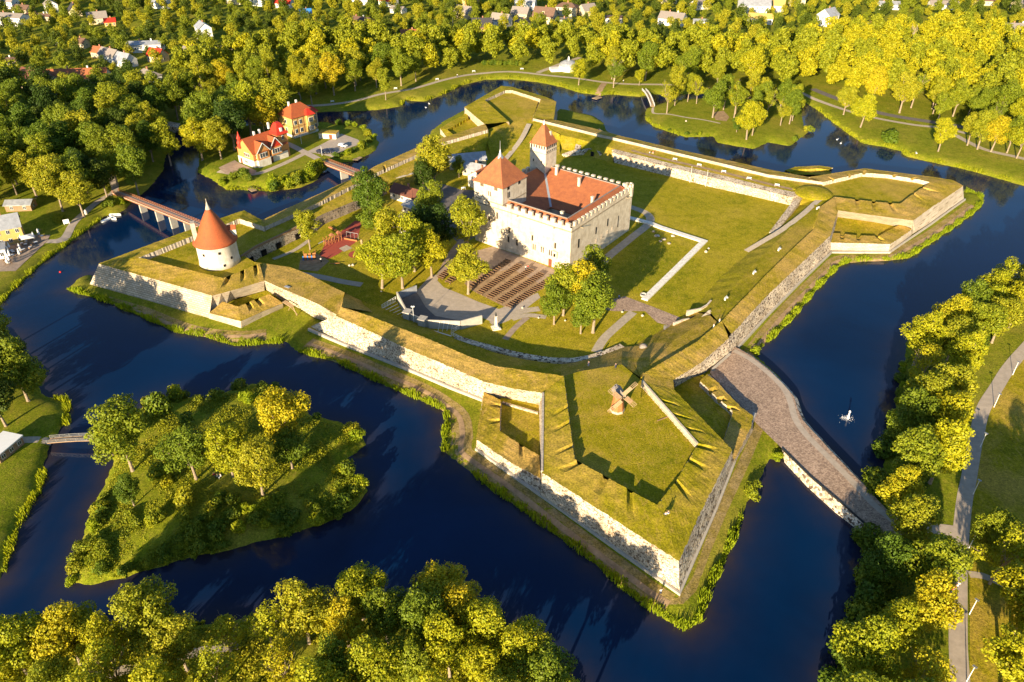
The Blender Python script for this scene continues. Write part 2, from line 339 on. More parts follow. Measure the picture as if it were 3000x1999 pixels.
def parapet(parent, O, I, zf, notch=(), nd=1.3, step=0.4, mat='grass_dry', name='parapet', facemat='ashlar', w_in=0.5, w_out=0.5, nt_=8):
    """grass breast-work between outer edge O and inner crest I (inner crest may be cut by embrasures), plus its inner face down to zf"""
    n = len(I); S = []
    for i in range(n-1):
        ln = (Vector(I[i+1])-Vector(I[i])).length; k = max(1, int(ln/step)); S += [(i, j/k) for j in range(k)]
    S.append((n-2, 1.0))
    C = [Vector(I[i]).lerp(Vector(I[i+1]), s) for i, s in S]; OO = [Vector(O[i]).lerp(Vector(O[i+1]), s) for i, s in S]
    cum = [0]
    for a, b in zip(C, C[1:]): cum.append(cum[-1]+(b-a).length)
    ns = []
    for q in notch:
        d = [(c.xy-q.xy).length for c in C]; ns.append(cum[d.index(min(d))])
    def dep(s, t):
        best = 0
        for q in ns:
            wd = w_out+(w_in-w_out)*t; x = abs(s-q)/wd
            best = max(best, max(0.0, min(1.0, 2.4-x*1.9)))
        return best*nd*max(0.0, min(1, (t-.35)*1.9))
    vs = []; m = len(S)
    for j in range(nt_+1):
        t = j/nt_
        for i in range(m):
            p = OO[i].lerp(C[i], t); p.z -= dep(cum[i], t)
            if 0 < j < nt_: p.z += 0.09*hn(p.x, p.y, 0.5)
            if j == 0 or j == nt_: p.x += 0.16*hn(p.x*4, p.y*4, 0.6); p.y += 0.16*hn(p.y*4, p.x*3, 0.6)
            if j == 0: q = OO[i]-C[i]; q.z = 0; q.normalize(); p.x += q.x*.22; p.y += q.y*.22; p.z += .03
            vs.append(p)
    fs = [(j*m+i, j*m+i+1, (j+1)*m+i+1, (j+1)*m+i) for j in range(nt_) for i in range(m-1)]
    b = MB(); b.add(vs, fs); o = b.build(name, M[mat], parent)
    top = vs[nt_*m:]; f = MB(); base = [Vector((p.x, p.y, zf)) for p in top]
    inner = []
    for i, p in enumerate(top):
        q = (C[i]-OO[i]); q.z = 0; q.normalize(); inner.append(Vector((p.x+q.x*0.28, p.y+q.y*0.28, zf-0.3)))
    f.add([Vector(p) for p in top]+inner, [(i, i+1, m+i+1, m+i) for i in range(m-1)])
    f.build('inner_face', M[facemat], parent); return o
def sheet(name, poly, z, mat, parent=None):
    """flat polygon at level z, triangulated"""
    bm = bmesh.new(); vs = [bm.verts.new((p[0], p[1], z)) for p in poly]; f = bm.faces.new(vs)
    bm.normal_update()
    if f.normal.z < 0: f.normal_flip()
    bmesh.ops.triangulate(bm, faces=[f]); me = bpy.data.meshes.new(name); bm.to_mesh(me); bm.free()
    me.materials.append(mat); o = bpy.data.objects.new(name, me); COL.objects.link(o)
    if parent is not None: o.parent = parent
    return o
def pathstrip(name, pts, width, mat, zf=None, lift=0.05, parent=None, z=0.0, step=1.5):
    """ribbon along points; zf(x,y) gives the ground height"""
    P = [W(p[0], p[1], z if len(p) < 3 else p[2]) for p in pts]
    # smooth
    Q = []
    for i in range(len(P)-1):
        p0 = P[max(0, i-1)]; p1 = P[i]; p2 = P[i+1]; p3 = P[min(len(P)-1, i+2)]
        k = max(2, int((p2-p1).length/step))
        for j in range(k):
            t = j/k; Q.append(0.5*((2*p1)+(p2-p0)*t+(2*p0-5*p1+4*p2-p3)*t*t+(3*p1-p0-3*p2+p3)*t**3))
    Q.append(P[-1]); A = offset(Q, width/2); B = offset(Q, -width/2); vs = []
    NW = 5
    for a, b in zip(A, B):
        for j in range(NW):
            p = a.lerp(b, j/(NW-1)); p.z = (zf(p.x, p.y) if zf else p.z)+lift
            vs.append(p)
    fs = [(i*NW+j, (i+1)*NW+j, (i+1)*NW+j+1, i*NW+j+1) for i in range(len(A)-1) for j in range(NW-1)]
    b = MB(); b.add(vs, fs); return b.build(name, mat, parent)
def wallstrip(mb, pts, thick, z0, z1):
    """thick wall along a row of xy points, z1 may be a list"""
    A = offset(pts, thick/2); B = offset(pts, -thick/2); n = len(pts)
    z1s = z1 if isinstance(z1, (list, tuple)) else [z1]*n; z0s = z0 if isinstance(z0, (list, tuple)) else [z0]*n
    vs = []
    for i in range(n):
        vs += [(A[i].x, A[i].y, z0s[i]), (A[i].x, A[i].y, z1s[i]), (B[i].x, B[i].y, z1s[i]), (B[i].x, B[i].y, z0s[i])]
    fs = [(0, 1, 2, 3), (4*n-4, 4*n-1, 4*n-2, 4*n-3)]
    for i in range(n-1):
        for j in range(4): fs.append((4*i+j, 4*i+(j+1) % 4, 4*i+4+(j+1) % 4, 4*i+4+j))
    return mb.add(vs, fs)
# ================================================================== shores (survey points, level 0)
FORT_C = W(1600, 640, 0)
def S_(pts):
    out = []
    for p in pts:
        if len(p) == 2: v = W(p[0], p[1], 0)
        else:
            v = W(p[0], p[1], p[2]); d = v-FORT_C; d.z = 0; d.normalize(); v = v+d*p[3]; v.z = 0
        out.append((v.x, v.y))
    return out
FORT = S_([(195,848),(271,871),(338,895),(414,927),(485,959),(536,978),(574,982),(688,1014),(770,1006),(836,1002),(877,1035),(983,1061),
 (1056,1096),(1168,1147),(1228,1172),(1305,1204),(1308,1230),(1298,1287),(1300,1325),(1333,1351),(1385,1389),(1423,1421),(1500,1472),(1538,1500),
 (1755,1659),(1844,1742),(1946,1812),(2010,1850),(2055,1819),(2074,1736),(2128,1627),(2176,1513),(2189,1472),(2214,1434),(2250,1344),(2291,1354),
 (2294,1332),(2330,1350),(2340,1280),(2282,1102),(2250,1073),(2215,1040),(2250,997),(2314,940),(2387,854),(2454,784),(2486,769),(2601,765),(2664,757),
 (2719,717),(2792,669),(2856,621),(2881,592),(2868,570),(2824,560),(2790,527,8,7),(2731,519,8,7),(2610,504,8,7),(2533,494,8,7),(2400,500,8,16),(2330,505,8,15),
 (2250,497,8,6),(1978,437,8,6),(1850,402,8,6),(1775,382),(1768,360),(1740,340),(1690,330),(1640,318),(1631,298,8,8),(1597,284,8,8),(1500,255,8,8),(1467,252,8,8),(1362,322),(1300,355),(1262,385),
 (1256,398),(1262,412),(1228,430,7,6),(1100,482,7,6),(933,570,7,6),(868,598,7,6),(790,632,7,6),(765,620,7,6),(715,617,7,6),(567,670,7,6),(420,722,7,5),(300,762,7,5),(270,800),(225,818),(215,832)])
MOAT = S_([(0,1892),(95,1892),(185,1889),(300,1876),(600,1830),(1000,1772),(1330,1765),(1400,1790),(1480,1830),(1600,1920),(1700,2010),(1740,2060),(1790,2350),
 (2400,2350),(2430,2060),(2455,1950),(2500,1850),(2535,1720),(2550,1620),(2525,1557),(2490,1500),(2540,1440),(2560,1411),(2590,1383),(2594,1287),(2604,1268),(2617,1220),(2629,1172),(2637,1105),(2653,1042),(2655,1000),
 (2690,970),(2790,918),(2900,868),(3000,822),(3200,770),(3700,740),(3700,600),(3200,585),(3000,545),(2840,500),(2652,459),(2649,446),(2585,430),(2527,421),(2489,395),(2441,360),(2393,322),(2360,303),
 (2200,272),(2100,268),(2010,277),(1918,277),(1873,284),(1832,281),(1793,276),(1761,281),(1736,277),(1704,274),(1643,255),(1580,242),(1500,233),(1420,234),(1356,250),(1292,281),(1244,298),(1187,295),(1174,312),(1110,322),(1069,325),
 (948,328),(880,335),(800,345),(700,350),(600,352),(540,362),(500,375),(510,398),(491,430),(478,500),(437,551),(383,596),(367,615),(340,628),(306,634),(290,650),(223,697),(179,733),(137,761),(80,812),(42,848),(0,895),(-120,960),(-300,1100),
 (-330,1160),(-200,1010),(0,955),(40,985),(73,1042),(134,1092),(137,1108),(108,1131),(134,1162),(198,1175),(198,1204),(175,1261),(150,1300),(137,1338),(121,1389),(115,1440),(80,1491),(64,1519),(38,1596),(0,1704),(-150,1820),(-500,1950),(-500,2050),(-150,1900)])
PARK = S_([(204,1710),(280,1710),(344,1698),(408,1678),(497,1650),(599,1624),(663,1615),(727,1596),(829,1570),(931,1541),(1037,1491),(1072,1446),(1072,1418),(1037,1389),(980,1363),(1027,1338),(1069,1306),(1066,1281),(1027,1249),(973,1230),(916,1220),(877,1191),(833,1166),(833,1147),(791,1134),(750,1124),(686,1140),(606,1172),(548,1163),(510,1153),(443,1179),(400,1205),(350,1240),(318,1270),(322,1310),(331,1363),(309,1414),(287,1459),(265,1494),(255,1538),(230,1615),(204,1704)])
HOTEL = S_([(957,360),(985,368),(1031,367),(1069,379),(1094,399),(1110,418),(1101,440),(1069,459),(1037,472),(973,482),(938,510),(929,529),(877,551),(798,561),(750,548),(663,557),(619,525),(580,506),(583,478),(583,430),(575,400),(620,380),(700,372),(850,366),(930,362)])
NORTH = S_([(1914,311),(1892,319),(1889,351),(1918,373),(1966,389),(2010,403),(2090,400),(2100,418),(2154,429),(2211,437),(2250,418),(2314,429),(2339,411),(2371,387),(2355,367),(2349,338),(2350,318),(2320,305),(2200,292),(2100,288),(2004,291),(1950,300)])
CAUSE = S_([(2150,1015),(2200,1041),(2254,1085),(2300,1131),(2326,1162),(2335,1194),(2352,1231),(2375,1257),(2400,1283),(2429,1316),(2505,1395),(2560,1450),(2640,1540),(2560,1580),(2500,1540),(2441,1492),(2300,1345),(2230,1260)])
def dist_in(poly, X, Y):
    """signed distance (positive inside) from polygon, vectorised"""
    P = np.array(poly); Q = np.roll(P, -1, 0); d2 = np.full(X.shape, 1e12); ins = np.zeros(X.shape, bool)
    for (ax, ay), (bx, by) in zip(P, Q):
        ex, ey = bx-ax, by-ay; L2 = ex*ex+ey*ey+1e-9
        t = np.clip(((X-ax)*ex+(Y-ay)*ey)/L2, 0, 1); dx = X-ax-t*ex; dy = Y-ay-t*ey
        d2 = np.minimum(d2, dx*dx+dy*dy)
        c = ((ay > Y) != (by > Y)) & (X < (bx-ax)*(Y-ay)/(by-ay+1e-12)+ax); ins ^= c
    d = np.sqrt(d2); return np.where(ins, d, -d)
def jag(X, Y): return 0.5*np.sin(X*0.9+np.sin(Y*0.7)*1.5)*0.6+0.35*np.sin(Y*1.7+X*0.4)+0.2*np.sin(X*2.9-Y*2.1)
def terrain(X, Y):
    """ground height and signed distance to the nearest shore"""
    X = np.asarray(X, float); Y = np.asarray(Y, float); j = jag(X, Y)*0.55
    dm = -dist_in(MOAT, X, Y)+j; best = dm; z = np.where(dm > 0, 1.7*(1-np.exp(-dm/2.5)), np.maximum(-2.5, dm*0.7))
    for poly, top, sc in ((FORT, 1.0, 1.8), (PARK, 3.2, 4.0), (HOTEL, 1.9, 2.0), (NORTH, 1.5, 3.0), (CAUSE, 1.55, 0.8)):
        d = dist_in(poly, X, Y)+(j if poly is not CAUSE else 0)
        zz = np.where(d > 0, top*(1-np.exp(-d/sc)), np.maximum(-2.5, d*0.7)); z = np.maximum(z, zz); best = np.maximum(best, d)
    z = z+np.where(best > 3, 0.10*np.sin(X*0.11+1)*np.sin(Y*0.13), 0)
    return z, best
def axis(a, b, st, out):
    c = list(np.arange(a, b, st)); s = st*1.6; lo = [a]; hi = [c[-1]]
    while lo[-1] > -out: lo.append(lo[-1]-s); s *= 1.35
    s = st*1.6
    while hi[-1] < out: hi.append(hi[-1]+s); s *= 1.35
    return np.array(lo[:0:-1]+c+hi[1:])
def gridmesh(xs, ys, zf, keep=None, name='ground', mat=None, attr=None):
    X, Y = np.meshgrid(xs, ys); Z = zf(X, Y) if callable(zf) else zf
    nx, ny = len(xs), len(ys); v = np.stack([X.ravel(), Y.ravel(), Z.ravel()], 1)
    i = np.arange(nx*ny).reshape(ny, nx); q = np.stack([i[:-1, :-1].ravel(), i[:-1, 1:].ravel(), i[1:, 1:].ravel(), i[1:, :-1].ravel()], 1)
    if keep is not None: q = q[keep(X, Y)[:-1, :-1].ravel()]
    me = bpy.data.meshes.new(name); me.vertices.add(len(v)); me.vertices.foreach_set('co', v.ravel())
    me.loops.add(q.size); me.loops.foreach_set('vertex_index', q.ravel()); me.polygons.add(len(q)); me.polygons.foreach_set('loop_start', np.arange(0, q.size, 4))
    me.polygons.foreach_set('use_smooth', np.ones(len(q), bool)); me.update(calc_edges=True); me.materials.append(mat)
    if attr is not None:
        a = me.attributes.new('shallow', 'FLOAT', 'POINT'); a.data.foreach_set('value', attr.ravel())
    o = bpy.data.objects.new(name, me); COL.objects.link(o); return o
xs = axis(-330, 460, 1.5, 2600); ys = axis(60, 560, 1.5, 2600)
GX, GY = np.meshgrid(xs, ys); GZ, GD = terrain(GX, GY)
struct(gridmesh(xs, ys, GZ, name='ground', mat=M['ground']))
wx = xs[(xs > -420) & (xs < 620)][::2]; wy = ys[(ys > -150) & (ys < 560)][::2]
def gz(x, y):
    i = min(len(xs)-2, max(0, int(np.searchsorted(xs, x))-1)); j = min(len(ys)-2, max(0, int(np.searchsorted(ys, y))-1))
    a = (x-xs[i])/(xs[i+1]-xs[i]); b = (y-ys[j])/(ys[j+1]-ys[j])
    return float((GZ[j, i]*(1-a)+GZ[j, i+1]*a)*(1-b)+(GZ[j+1, i]*(1-a)+GZ[j+1, i+1]*a)*b)
def gd(x, y):
    i = min(len(xs)-1, max(0, int(np.searchsorted(xs, x)))); j = min(len(ys)-1, max(0, int(np.searchsorted(ys, y)))); return float(GD[j, i])
WD = GD[np.ix_([k for k in range(len(ys)) if ys[k] in wy], [k for k in range(len(xs)) if xs[k] in wx])]
sh = np.clip(np.exp(WD/3.0), 0, 1)*1.1
struct(gridmesh(wx, wy, np.zeros(WD.shape), name='water', mat=M['water'], attr=sh))
# paths on the ground
def gpath(name, pts, width, mat, z=1.5, lift=0.05): return struct(pathstrip(name, pts, width, M[mat], zf=gz, lift=lift, z=z, step=2.0))
gpath('path', [(760,316),(941,309),(1037,297),(1113,278),(1209,261),(1292,238),(1356,223),(1420,215),(1500,212),(1612,223),(1691,231),(1765,242),(1850,248),(1921,249),(2000,252)], 2.6, 'path')
gpath('path', [(2340,270),(2390,292),(2450,315),(2507,333),(2580,350),(2680,368),(2760,376),(2830,392)], 2.6, 'path')
gpath('road', [(2380,262),(2450,290),(2550,325),(2640,345),(2740,361),(2850,380),(3000,420),(3150,470)], 4.5, 'asphalt')
gpath('path', [(2790,392),(2850,425),(2900,445),(3010,470),(3120,510)], 3.0, 'path')
gpath('path', [(3120,930),(3060,965),(3000,1027),(2953,1082),(2920,1135),(2880,1200),(2862,1270),(2850,1330),(2838,1400),(2826,1460),(2818,1530),(2812,1600),(2808,1680),(2806,1800),(2806,1900),(2812,1999),(2818,2150)], 3.1, 'asphalt_light')
gpath('path', [(2812,1560),(2780,1555),(2720,1548),(2640,1530)], 3.0, 'asphalt_light')
gpath('path', [(2838,1685),(2880,1690),(2950,1720),(3010,1750),(3100,1800)], 1.6, 'path')
gpath('path', [(60,2020),(200,1998),(330,1975),(430,1945),(560,1915),(700,1890)], 2.0, 'path')
gpath('path', [(-20,740),(100,712),(180,700),(220,650),(290,590),(335,563),(330,530),(310,500)], 2.6, 'asphalt_light')
gpath('path', [(60,1290),(110,1285),(150,1282)], 2.2, 'path')
gpath('path', [(1700,170),(1640,190),(1600,205),(1575,215)], 3.0, 'path')
gpath('path', [(1914,311),(1916,330),(1960,335),(2010,345),(2060,352),(2110,362)], 1.2, 'path')
gpath('road', [(640,500),(700,512),(760,508),(820,485),(865,464),(893,450)], 2.6, 'path', z=1.9)
gpath('road', [(800,405),(850,425),(893,447),(940,470),(952,474)], 3.2, 'asphalt_light', z=1.9, lift=0.08)
def gsheet(name, pts, mat, z, lift):
    """closed area draped on the ground with a 1.2 m grid cut to the outline"""
    P = [W(p[0], p[1], z) for p in pts]
    bm = bmesh.new(); f = bm.faces.new([bm.verts.new(p) for p in P]); bmesh.ops.triangulate(bm, faces=[f])
    for _ in range(4):
        e = [e for e in bm.edges if e.calc_length() > 3]
        if e: bmesh.ops.subdivide_edges(bm, edges=e, cuts=1); bmesh.ops.triangulate(bm, faces=bm.faces[:])
    Z = [gz(v.co.x, v.co.y) for v in bm.verts]
    for v, zz in zip(bm.verts, Z): v.co.z = zz+lift
    bm.normal_update()
    for f in bm.faces:
        if f.normal.z < 0: f.normal_flip()
    me = bpy.data.meshes.new(name); bm.to_mesh(me); bm.free(); me.materials.append(M[mat]); o = bpy.data.objects.new(name, me); COL.objects.link(o); return struct(o)
gsheet('car_park', [(898,446),(935,428),(1000,392),(1012,396),(1050,410),(1058,422),(1018,436),(975,460),(925,450)], 'asphalt_light', 1.9, 0.07)
gsheet('yard', [(640,492),(688,470),(700,478),(752,502),(745,514),(700,518),(660,508)], 'plaza', 1.9, 0.09)
gsheet('cafe_terrace', [(100,690),(148,690),(140,706),(70,770),(45,794),(-30,800),(-30,720),(60,715)], 'plaza', 1.5, 0.08)
gsheet('lawn', [(2900,1130),(3100,960),(3400,1500),(3300,2300),(2842,2300),(2840,1999),(2842,1500),(2868,1340),(2885,1250)], 'grass_fort', 1.6, 0.03)
for pts in ([(2088,330),(2120,325),(2137,344),(2128,356),(2096,352)],):
    gsheet('bare_ground', pts, 'dirt', 1.5, 0.04)
gsheet('bare_ground', [(2215,1240),(2235,1262),(2190,1370),(2130,1500),(2080,1620),(2040,1730),(2000,1770),(1950,1770),(1930,1745),(1985,1752),(2030,1690),(2100,1490),(2165,1350)], 'worn', 1.0, 0.035)
# causeway paving
top = [(2146,1012),(2161,1020),(2200,1042),(2254,1085),(2300,1131),(2326,1162),(2335,1194),(2352,1231),(2375,1257),(2400,1283),(2429,1316),(2505,1395),(2537,1427),(2604,1500),(2690,1560),(2600,1575),(2552,1550),(2495,1500),(2377,1399),(2291,1314),(2225,1250),(2209,1233),(2180,1197),(2144,1162),(2112,1126),(2086,1102),(2080,1092)]
road = sheet('road', [W(x, y, 2.0) for x, y in top], 2.0, M['cobble']); struct(road)
ls = [(2150,1027),(2197,1052),(2252,1094),(2294,1136),(2314,1172),(2329,1225),(2352,1262),(2384,1297),(2454,1367),(2512,1427),(2562,1480),(2640,1545)]
struct(pathstrip('footpath', ls, 1.6, M['asphalt_light'], lift=0.012, z=2.0))
cs = thing('causeway_wall', 'sloping boulder revetment along the near side of the pinkish cobbled causeway', 'revetment')
t_ = rowz([(2291,1314),(2377,1399),(2495,1500),(2552,1550),(2600,1572)], 1.99); b_ = rowz([(2300,1362),(2362,1430),(2440,1502),(2500,1548),(2550,1580)], -0.3)
loft('stone_face', [t_, b_], M['boulders'], cs)
mb = MB(); wallstrip(mb, t_, 0.22, 1.6, 2.22); mb.build('kerb', M['black'], cs)
cs2 = thing('causeway_edge', 'low rubble edge along the fountain side of the causeway footpath', 'revetment')
t_ = rowz([(2161,1020),(2200,1042),(2254,1085),(2300,1131),(2326,1162),(2335,1194),(2352,1231),(2375,1257),(2400,1283),(2429,1316),(2505,1395),(2537,1427)], 1.99)
loft('stone_face', [t_, offset(t_, 1.0, 1.4), offset(t_, 2.0, -0.5)], M['boulders'], cs2)
for pts in ([(900,1004),(1000,1040),(1120,1092),(1230,1138),(1300,1180),(1345,1220),(1355,1280),(1350,1320),(1400,1360),(1500,1430),(1650,1545),(1800,1655),(1900,1730),(1960,1768)],
            [(300,878),(420,915),(520,955),(600,975),(700,985),(780,978)],
            [(2175,1075),(2250,975),(2330,885),(2420,795),(2470,758),(2600,752),(2700,705),(2800,640),(2850,600)]):
    gpath('path', pts, 1.3, 'dirt', z=1.0, lift=0.06); gpath('verge', pts, 5.0, 'worn', z=1.0, lift=0.03)
# ================================================================== fortress
ZT, ZC, ZF, ZG, ZE = 7.6, 8.35, 6.9, 3.0, 2.8
struct(sheet('courtyard', [W(x, y, ZG) for x, y in [(735,775),(720,790),(790,790),(840,800),(905,830),(960,855),(1040,885),(1075,885),(1115,910),(1190,950),(1262,990),(1340,1015),(1400,1030),(1480,1050),(1640,1072),(1720,1066),(1770,1052),(1830,1030),(1905,1015),(1975,965),(2060,905),(2150,830),(2240,720),(2300,660),(2340,600),(2317,600),
   (2200,572),(2074,545),(1959,515),(1850,480),(1790,452),(1730,420),(1640,395),(1560,395),(1470,410),(1390,440),(1335,470),(1210,545),(1130,570),(1050,600),(945,645),(870,700),(800,725)]], ZG, M['grass_lawn']))
# ---- south-west (front) curtain
q = thing('curtain_wall', 'long front curtain rampart between the round tower bastion and the windmill bastion', 'rampart', group=None)
O = rowz([(985,925),(1080,968),(1228,1036),(1330,1078),(1420,1118),(1500,1137),(1592,1151)], ZT)
B = rowz([(909,957),(1000,1003),(1222,1090),(1320,1132),(1413,1169),(1500,1180),(1578,1197)], 1.3)
mid = [a.lerp(b, .5) for a, b in zip(O, B)]
loft('scarp_wall', [O, B], M['rubble_fine'], q, step=3, tsub=6, wob=0.12)
B2 = offset(B, -0.9, 1.5); mb = MB(); wallstrip(mb, [b for b in rowz([(904,966),(1000,1007),(1222,1095),(1320,1137),(1413,1174)], 1.2)], 0.6, 0.2, 1.7); mb.build('plinth', M['concrete'], q)
C = rowz([(1000,899),(1085,927),(1262,996),(1372,1044),(1451,1073),(1510,1081),(1651,1102)], ZC)
parapet(q, O, C, ZF, mat='grass_dry', facemat='grass_fort')
Cf = offset(C, 0.25, ZF); D1 = offset(C, 4.0, 5.8); D2 = rowz([(1060,882),(1125,905),(1285,975),(1380,1010),(1460,1036),(1530,1052),(1650,1070)], 3.6)
D3 = offset(D2, 1.0, 2.9)
loft('terreplein', [Cf, D1, D2, D3], M['grass_fort'], q, tsub=3, amp=0.1)
# ---- curved stone revetment inside
rv = thing('retaining_wall', 'curved bluish stone revetment at the courtyard side of the front rampart', 'retaining wall')
P = rowz([(1335,993),(1380,1008),(1440,1024),(1500,1040),(1560,1052),(1620,1060),(1680,1061),(1730,1052),(1775,1038),(1822,1018)], 3)
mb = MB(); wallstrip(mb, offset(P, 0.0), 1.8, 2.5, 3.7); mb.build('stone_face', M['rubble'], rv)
# ---- south bastion (windmill)
s = thing('bastion', 'nearest bastion with the windmill on its floor', 'bastion')
O = rowz([(1592,1151),(1589,1383),(1988,1643),(2050,1500),(2142,1318),(1975,1144)], ZT+.2)
I = rowz([(1651,1102),(1684,1346),(1925,1480),(1978,1413),(2045,1299),(1881,1116)], ZC+.2)
nts = [W(x, y, ZC) for x, y in ((1659,1191),(1667,1236),(1677,1309),(1700,1356),(1774,1396),(1845,1441),(1978,1413),(2020,1349),(2040,1308),(1932,1172),(1968,1214),(2005,1255))]
parapet(s, O, I, ZF, nts, nd=.8, mat='grass_fort')
B = rowz([(1577,1190),(1583,1455),(1990,1738),(2093,1497),(2150,1352)], 1.0); B[0].z = ZE-.3
last = Vector(O[-1]); last = last+Vector((0.9, 0.3, 0)); last.z = ZE-.3; B[4].z = 1.0
loft('flank_wall', [O[:2], [B[0], Vector((B[1].x, B[1].y, 1))]], M['rubble_fine'], s, step=3, tsub=4)
loft('scarp_wall', [O[1:3], B[1:3]], M['rubble_fine'], s, step=3, tsub=6, wob=0.12)
loft('scarp_wall', [O[2:5], B[2:5]], M['boulders'], s, step=3, tsub=6, wob=0.15)
loft('flank_wall', [O[4:6], [B[4], last]], M['ashlar'], s, step=3, tsub=4)
mb = MB(); wallstrip(mb, offset([p for p in rowz([(1394,1318),(1500,1394),(1653,1503),(1990,1742),(2098,1494),(2152,1356)], 1)], 0), 0.5, 0.3, 1.55); mb.build('plinth', M['concrete'], s)
fl = [(1651,1102),(1684,1346),(1925,1480),(1978,1413),(2045,1299),(1881,1116),(1822,1068),(1760,1078),(1700,1088)]
sheet('terreplein', [W(x, y, ZF+.02) for x, y in fl], ZF+.02, M['grass_fort'], s)
G1 = rowz([(1645,1104),(1700,1088),(1760,1078),(1822,1068),(1885,1112)], ZF); G2 = rowz([(1640,1070),(1685,1062),(1762,1040),(1822,1018),(1905,1010)], 3.6); G3 = offset(G2, 1.2, 2.9)
loft('gorge_slope', [G1, G2, G3], M['grass_dry'], s, tsub=4, amp=0.12)
# coping of the bastion flank
mb = MB(); wallstrip(mb, [W(1591,1152,7.8), W(1588,1382,7.8)], 0.5, 7.5, 8.0); mb.build('coping', M['stone_cap'], s)
mb = MB(); wallstrip(mb, [W(1882,1116,8.5), W(2043,1299,8.5)], 0.45, 7.5, 8.62); mb.build('coping', M['ashlar_white'], s)
def ravelin(label, outer, inner, zo, zi, zf, base, floor, notch=(), facemat='stone_cap', wmat='rubble_fine', nd=1.0):
    e = thing('low_battery', label, 'battery')
    Oo = rowz(outer, zo); Ii = rowz(inner, zi)
    parapet(e, Oo, Ii, zf, [W(x, y, zi) for x, y in notch], nd=nd, mat='grass_dry', facemat=facemat, w_in=0.5, w_out=.8)
    if base: loft('scarp_wall', [Oo, rowz(base, 1.0)], M[wmat], e, step=3, tsub=4, wob=0.08)
    sheet('terreplein', [W(x, y, zf+.02) for x, y in floor], zf+.02, M['grass_fort'], e)
    return e
# left low battery of south bastion
e = ravelin('low battery beside the left flank of the windmill bastion', [(1420,1150),(1397,1287),(1500,1356),(1583,1400)], [(1467,1172),(1464,1262),(1500,1287),(1580,1335)], 3.9, 4.2, ZE,
    [(1414,1160),(1394,1315),(1500,1391),(1583,1452)], [(1467,1160),(1464,1262),(1500,1287),(1580,1335),(1590,1330),(1582,1185),(1500,1165)], notch=[(1467,1192),(1466,1232),(1528,1303)], nd=.6)
mb = MB(); wallstrip(mb, [W(1472,1184,2.6), W(1500,1193,2.6), W(1576,1215,2.6)], 0.5, 2.4, 3.3); mb.build('low_wall', M['rubble_fine'], e)
loft('slope', [rowz([(1467,1172),(1464,1262)], 4.6), rowz([(1467,1172),(1464,1262)], ZE)], M['stone_cap'], e)
# right low battery
e = ravelin('low battery beside the road flank of the windmill bastion with three embrasures', [(2070,1098),(2100,1120),(2130,1155),(2165,1190),(2204,1218),(2198,1250),(2150,1347)], [(2050,1116),(2070,1135),(2100,1165),(2125,1185),(2148,1206),(2140,1232),(2120,1290)], 3.9, 4.2, ZE,
    [(2080,1097),(2108,1122),(2140,1158),(2176,1193),(2209,1231),(2206,1262),(2153,1358)], [(1955,1125),(2060,1098),(2100,1125),(2130,1160),(2165,1195),(2198,1222),(2190,1250),(2148,1335),(2125,1320)],
    notch=[(2081,1146),(2108,1172),(2135,1195)], nd=1.3, facemat='ashlar_white')
mb = MB(); wallstrip(mb, rowz([(2208,1228),(2190,1272),(2150,1352)], 1), 0.7, 0.5, 3.0); mb.build('coping', M['concrete'], e)
# ---- south-east curtain, two lengths with a jog at the gate
q = thing('curtain_wall', 'curtain rampart on the water side from the causeway gate to the eastern bastion', 'rampart')
O = rowz([(2142,978),(2250,863),(2340,777),(2432,688),(2453,618)], ZT); B = rowz([(2160,1016),(2250,921),(2340,829),(2433,737),(2455,640)], 1.2)
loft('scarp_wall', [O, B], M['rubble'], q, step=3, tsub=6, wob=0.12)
mb = MB(); wallstrip(mb, rowz([(2162,1019),(2250,924),(2340,832),(2436,740)], 1.2), 0.5, 0.4, 1.65); mb.build('plinth', M['concrete'], q)
C = rowz([(2115,940),(2250,800),(2318,733),(2383,673),(2403,606)], 8.6); parapet(q, O, C, 7.6, mat='grass_dry', facemat='grass_fort')
C1 = offset(C, 0.2, 7.5)
K = rowz([(2080,915),(2190,795),(2270,712),(2340,645),(2385,600)], 6.2); F = rowz([(2020,915),(2110,810),(2205,730),(2275,672),(2338,602)], 2.9)
loft('terreplein', [C1, K], M['grass_fort'], q, tsub=3, amp=0.08); loft('inner_slope', [K, F], M['grass_lawn'], q, tsub=3, amp=0.12)
struct(pathstrip('path', [(2186,737,3.05),(2235,708,4.2),(2290,675,5.3),(2350,630,6.35),(2395,590,6.85),(2420,575,6.9)], 2.0, M['path'], lift=0.12))
q = thing('curtain_wall', 'short rubble curtain rampart beside the causeway gate and the windmill bastion', 'rampart')
O = rowz([(2135,990),(2055,1061),(1972,1112)], ZT); B = rowz([(2134,1043),(2050,1103),(1978,1143)], 1.2)
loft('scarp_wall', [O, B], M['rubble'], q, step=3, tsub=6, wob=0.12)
mb = MB(); wallstrip(mb, rowz([(2137,1046),(2083,1094)], 1.2), 0.5, 1.0, 2.5); mb.build('plinth', M['concrete'], q)
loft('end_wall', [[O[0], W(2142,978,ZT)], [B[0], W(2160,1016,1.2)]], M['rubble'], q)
C = rowz([(2115,940),(2042,1001),(1883,1096)], 8.6); parapet(q, O, C, 7.4, mat='grass_dry', facemat='grass_fort')
C1 = offset(C, -0.2, 7.3); K = rowz([(2080,925),(2010,975),(1860,1070)], 6.3); F = rowz([(2020,910),(1960,955),(1830,1025)], 2.9)
loft('terreplein', [C1, K, F], M['grass_dry'], q, tsub=3, amp=0.1)
loft('corner', [[W(1972,1112,ZT), W(1883,1096,8.6)], [W(1976,1146,ZT+.2), W(1880,1117,ZC+.2)]], M['grass_dry'], q, tsub=3)
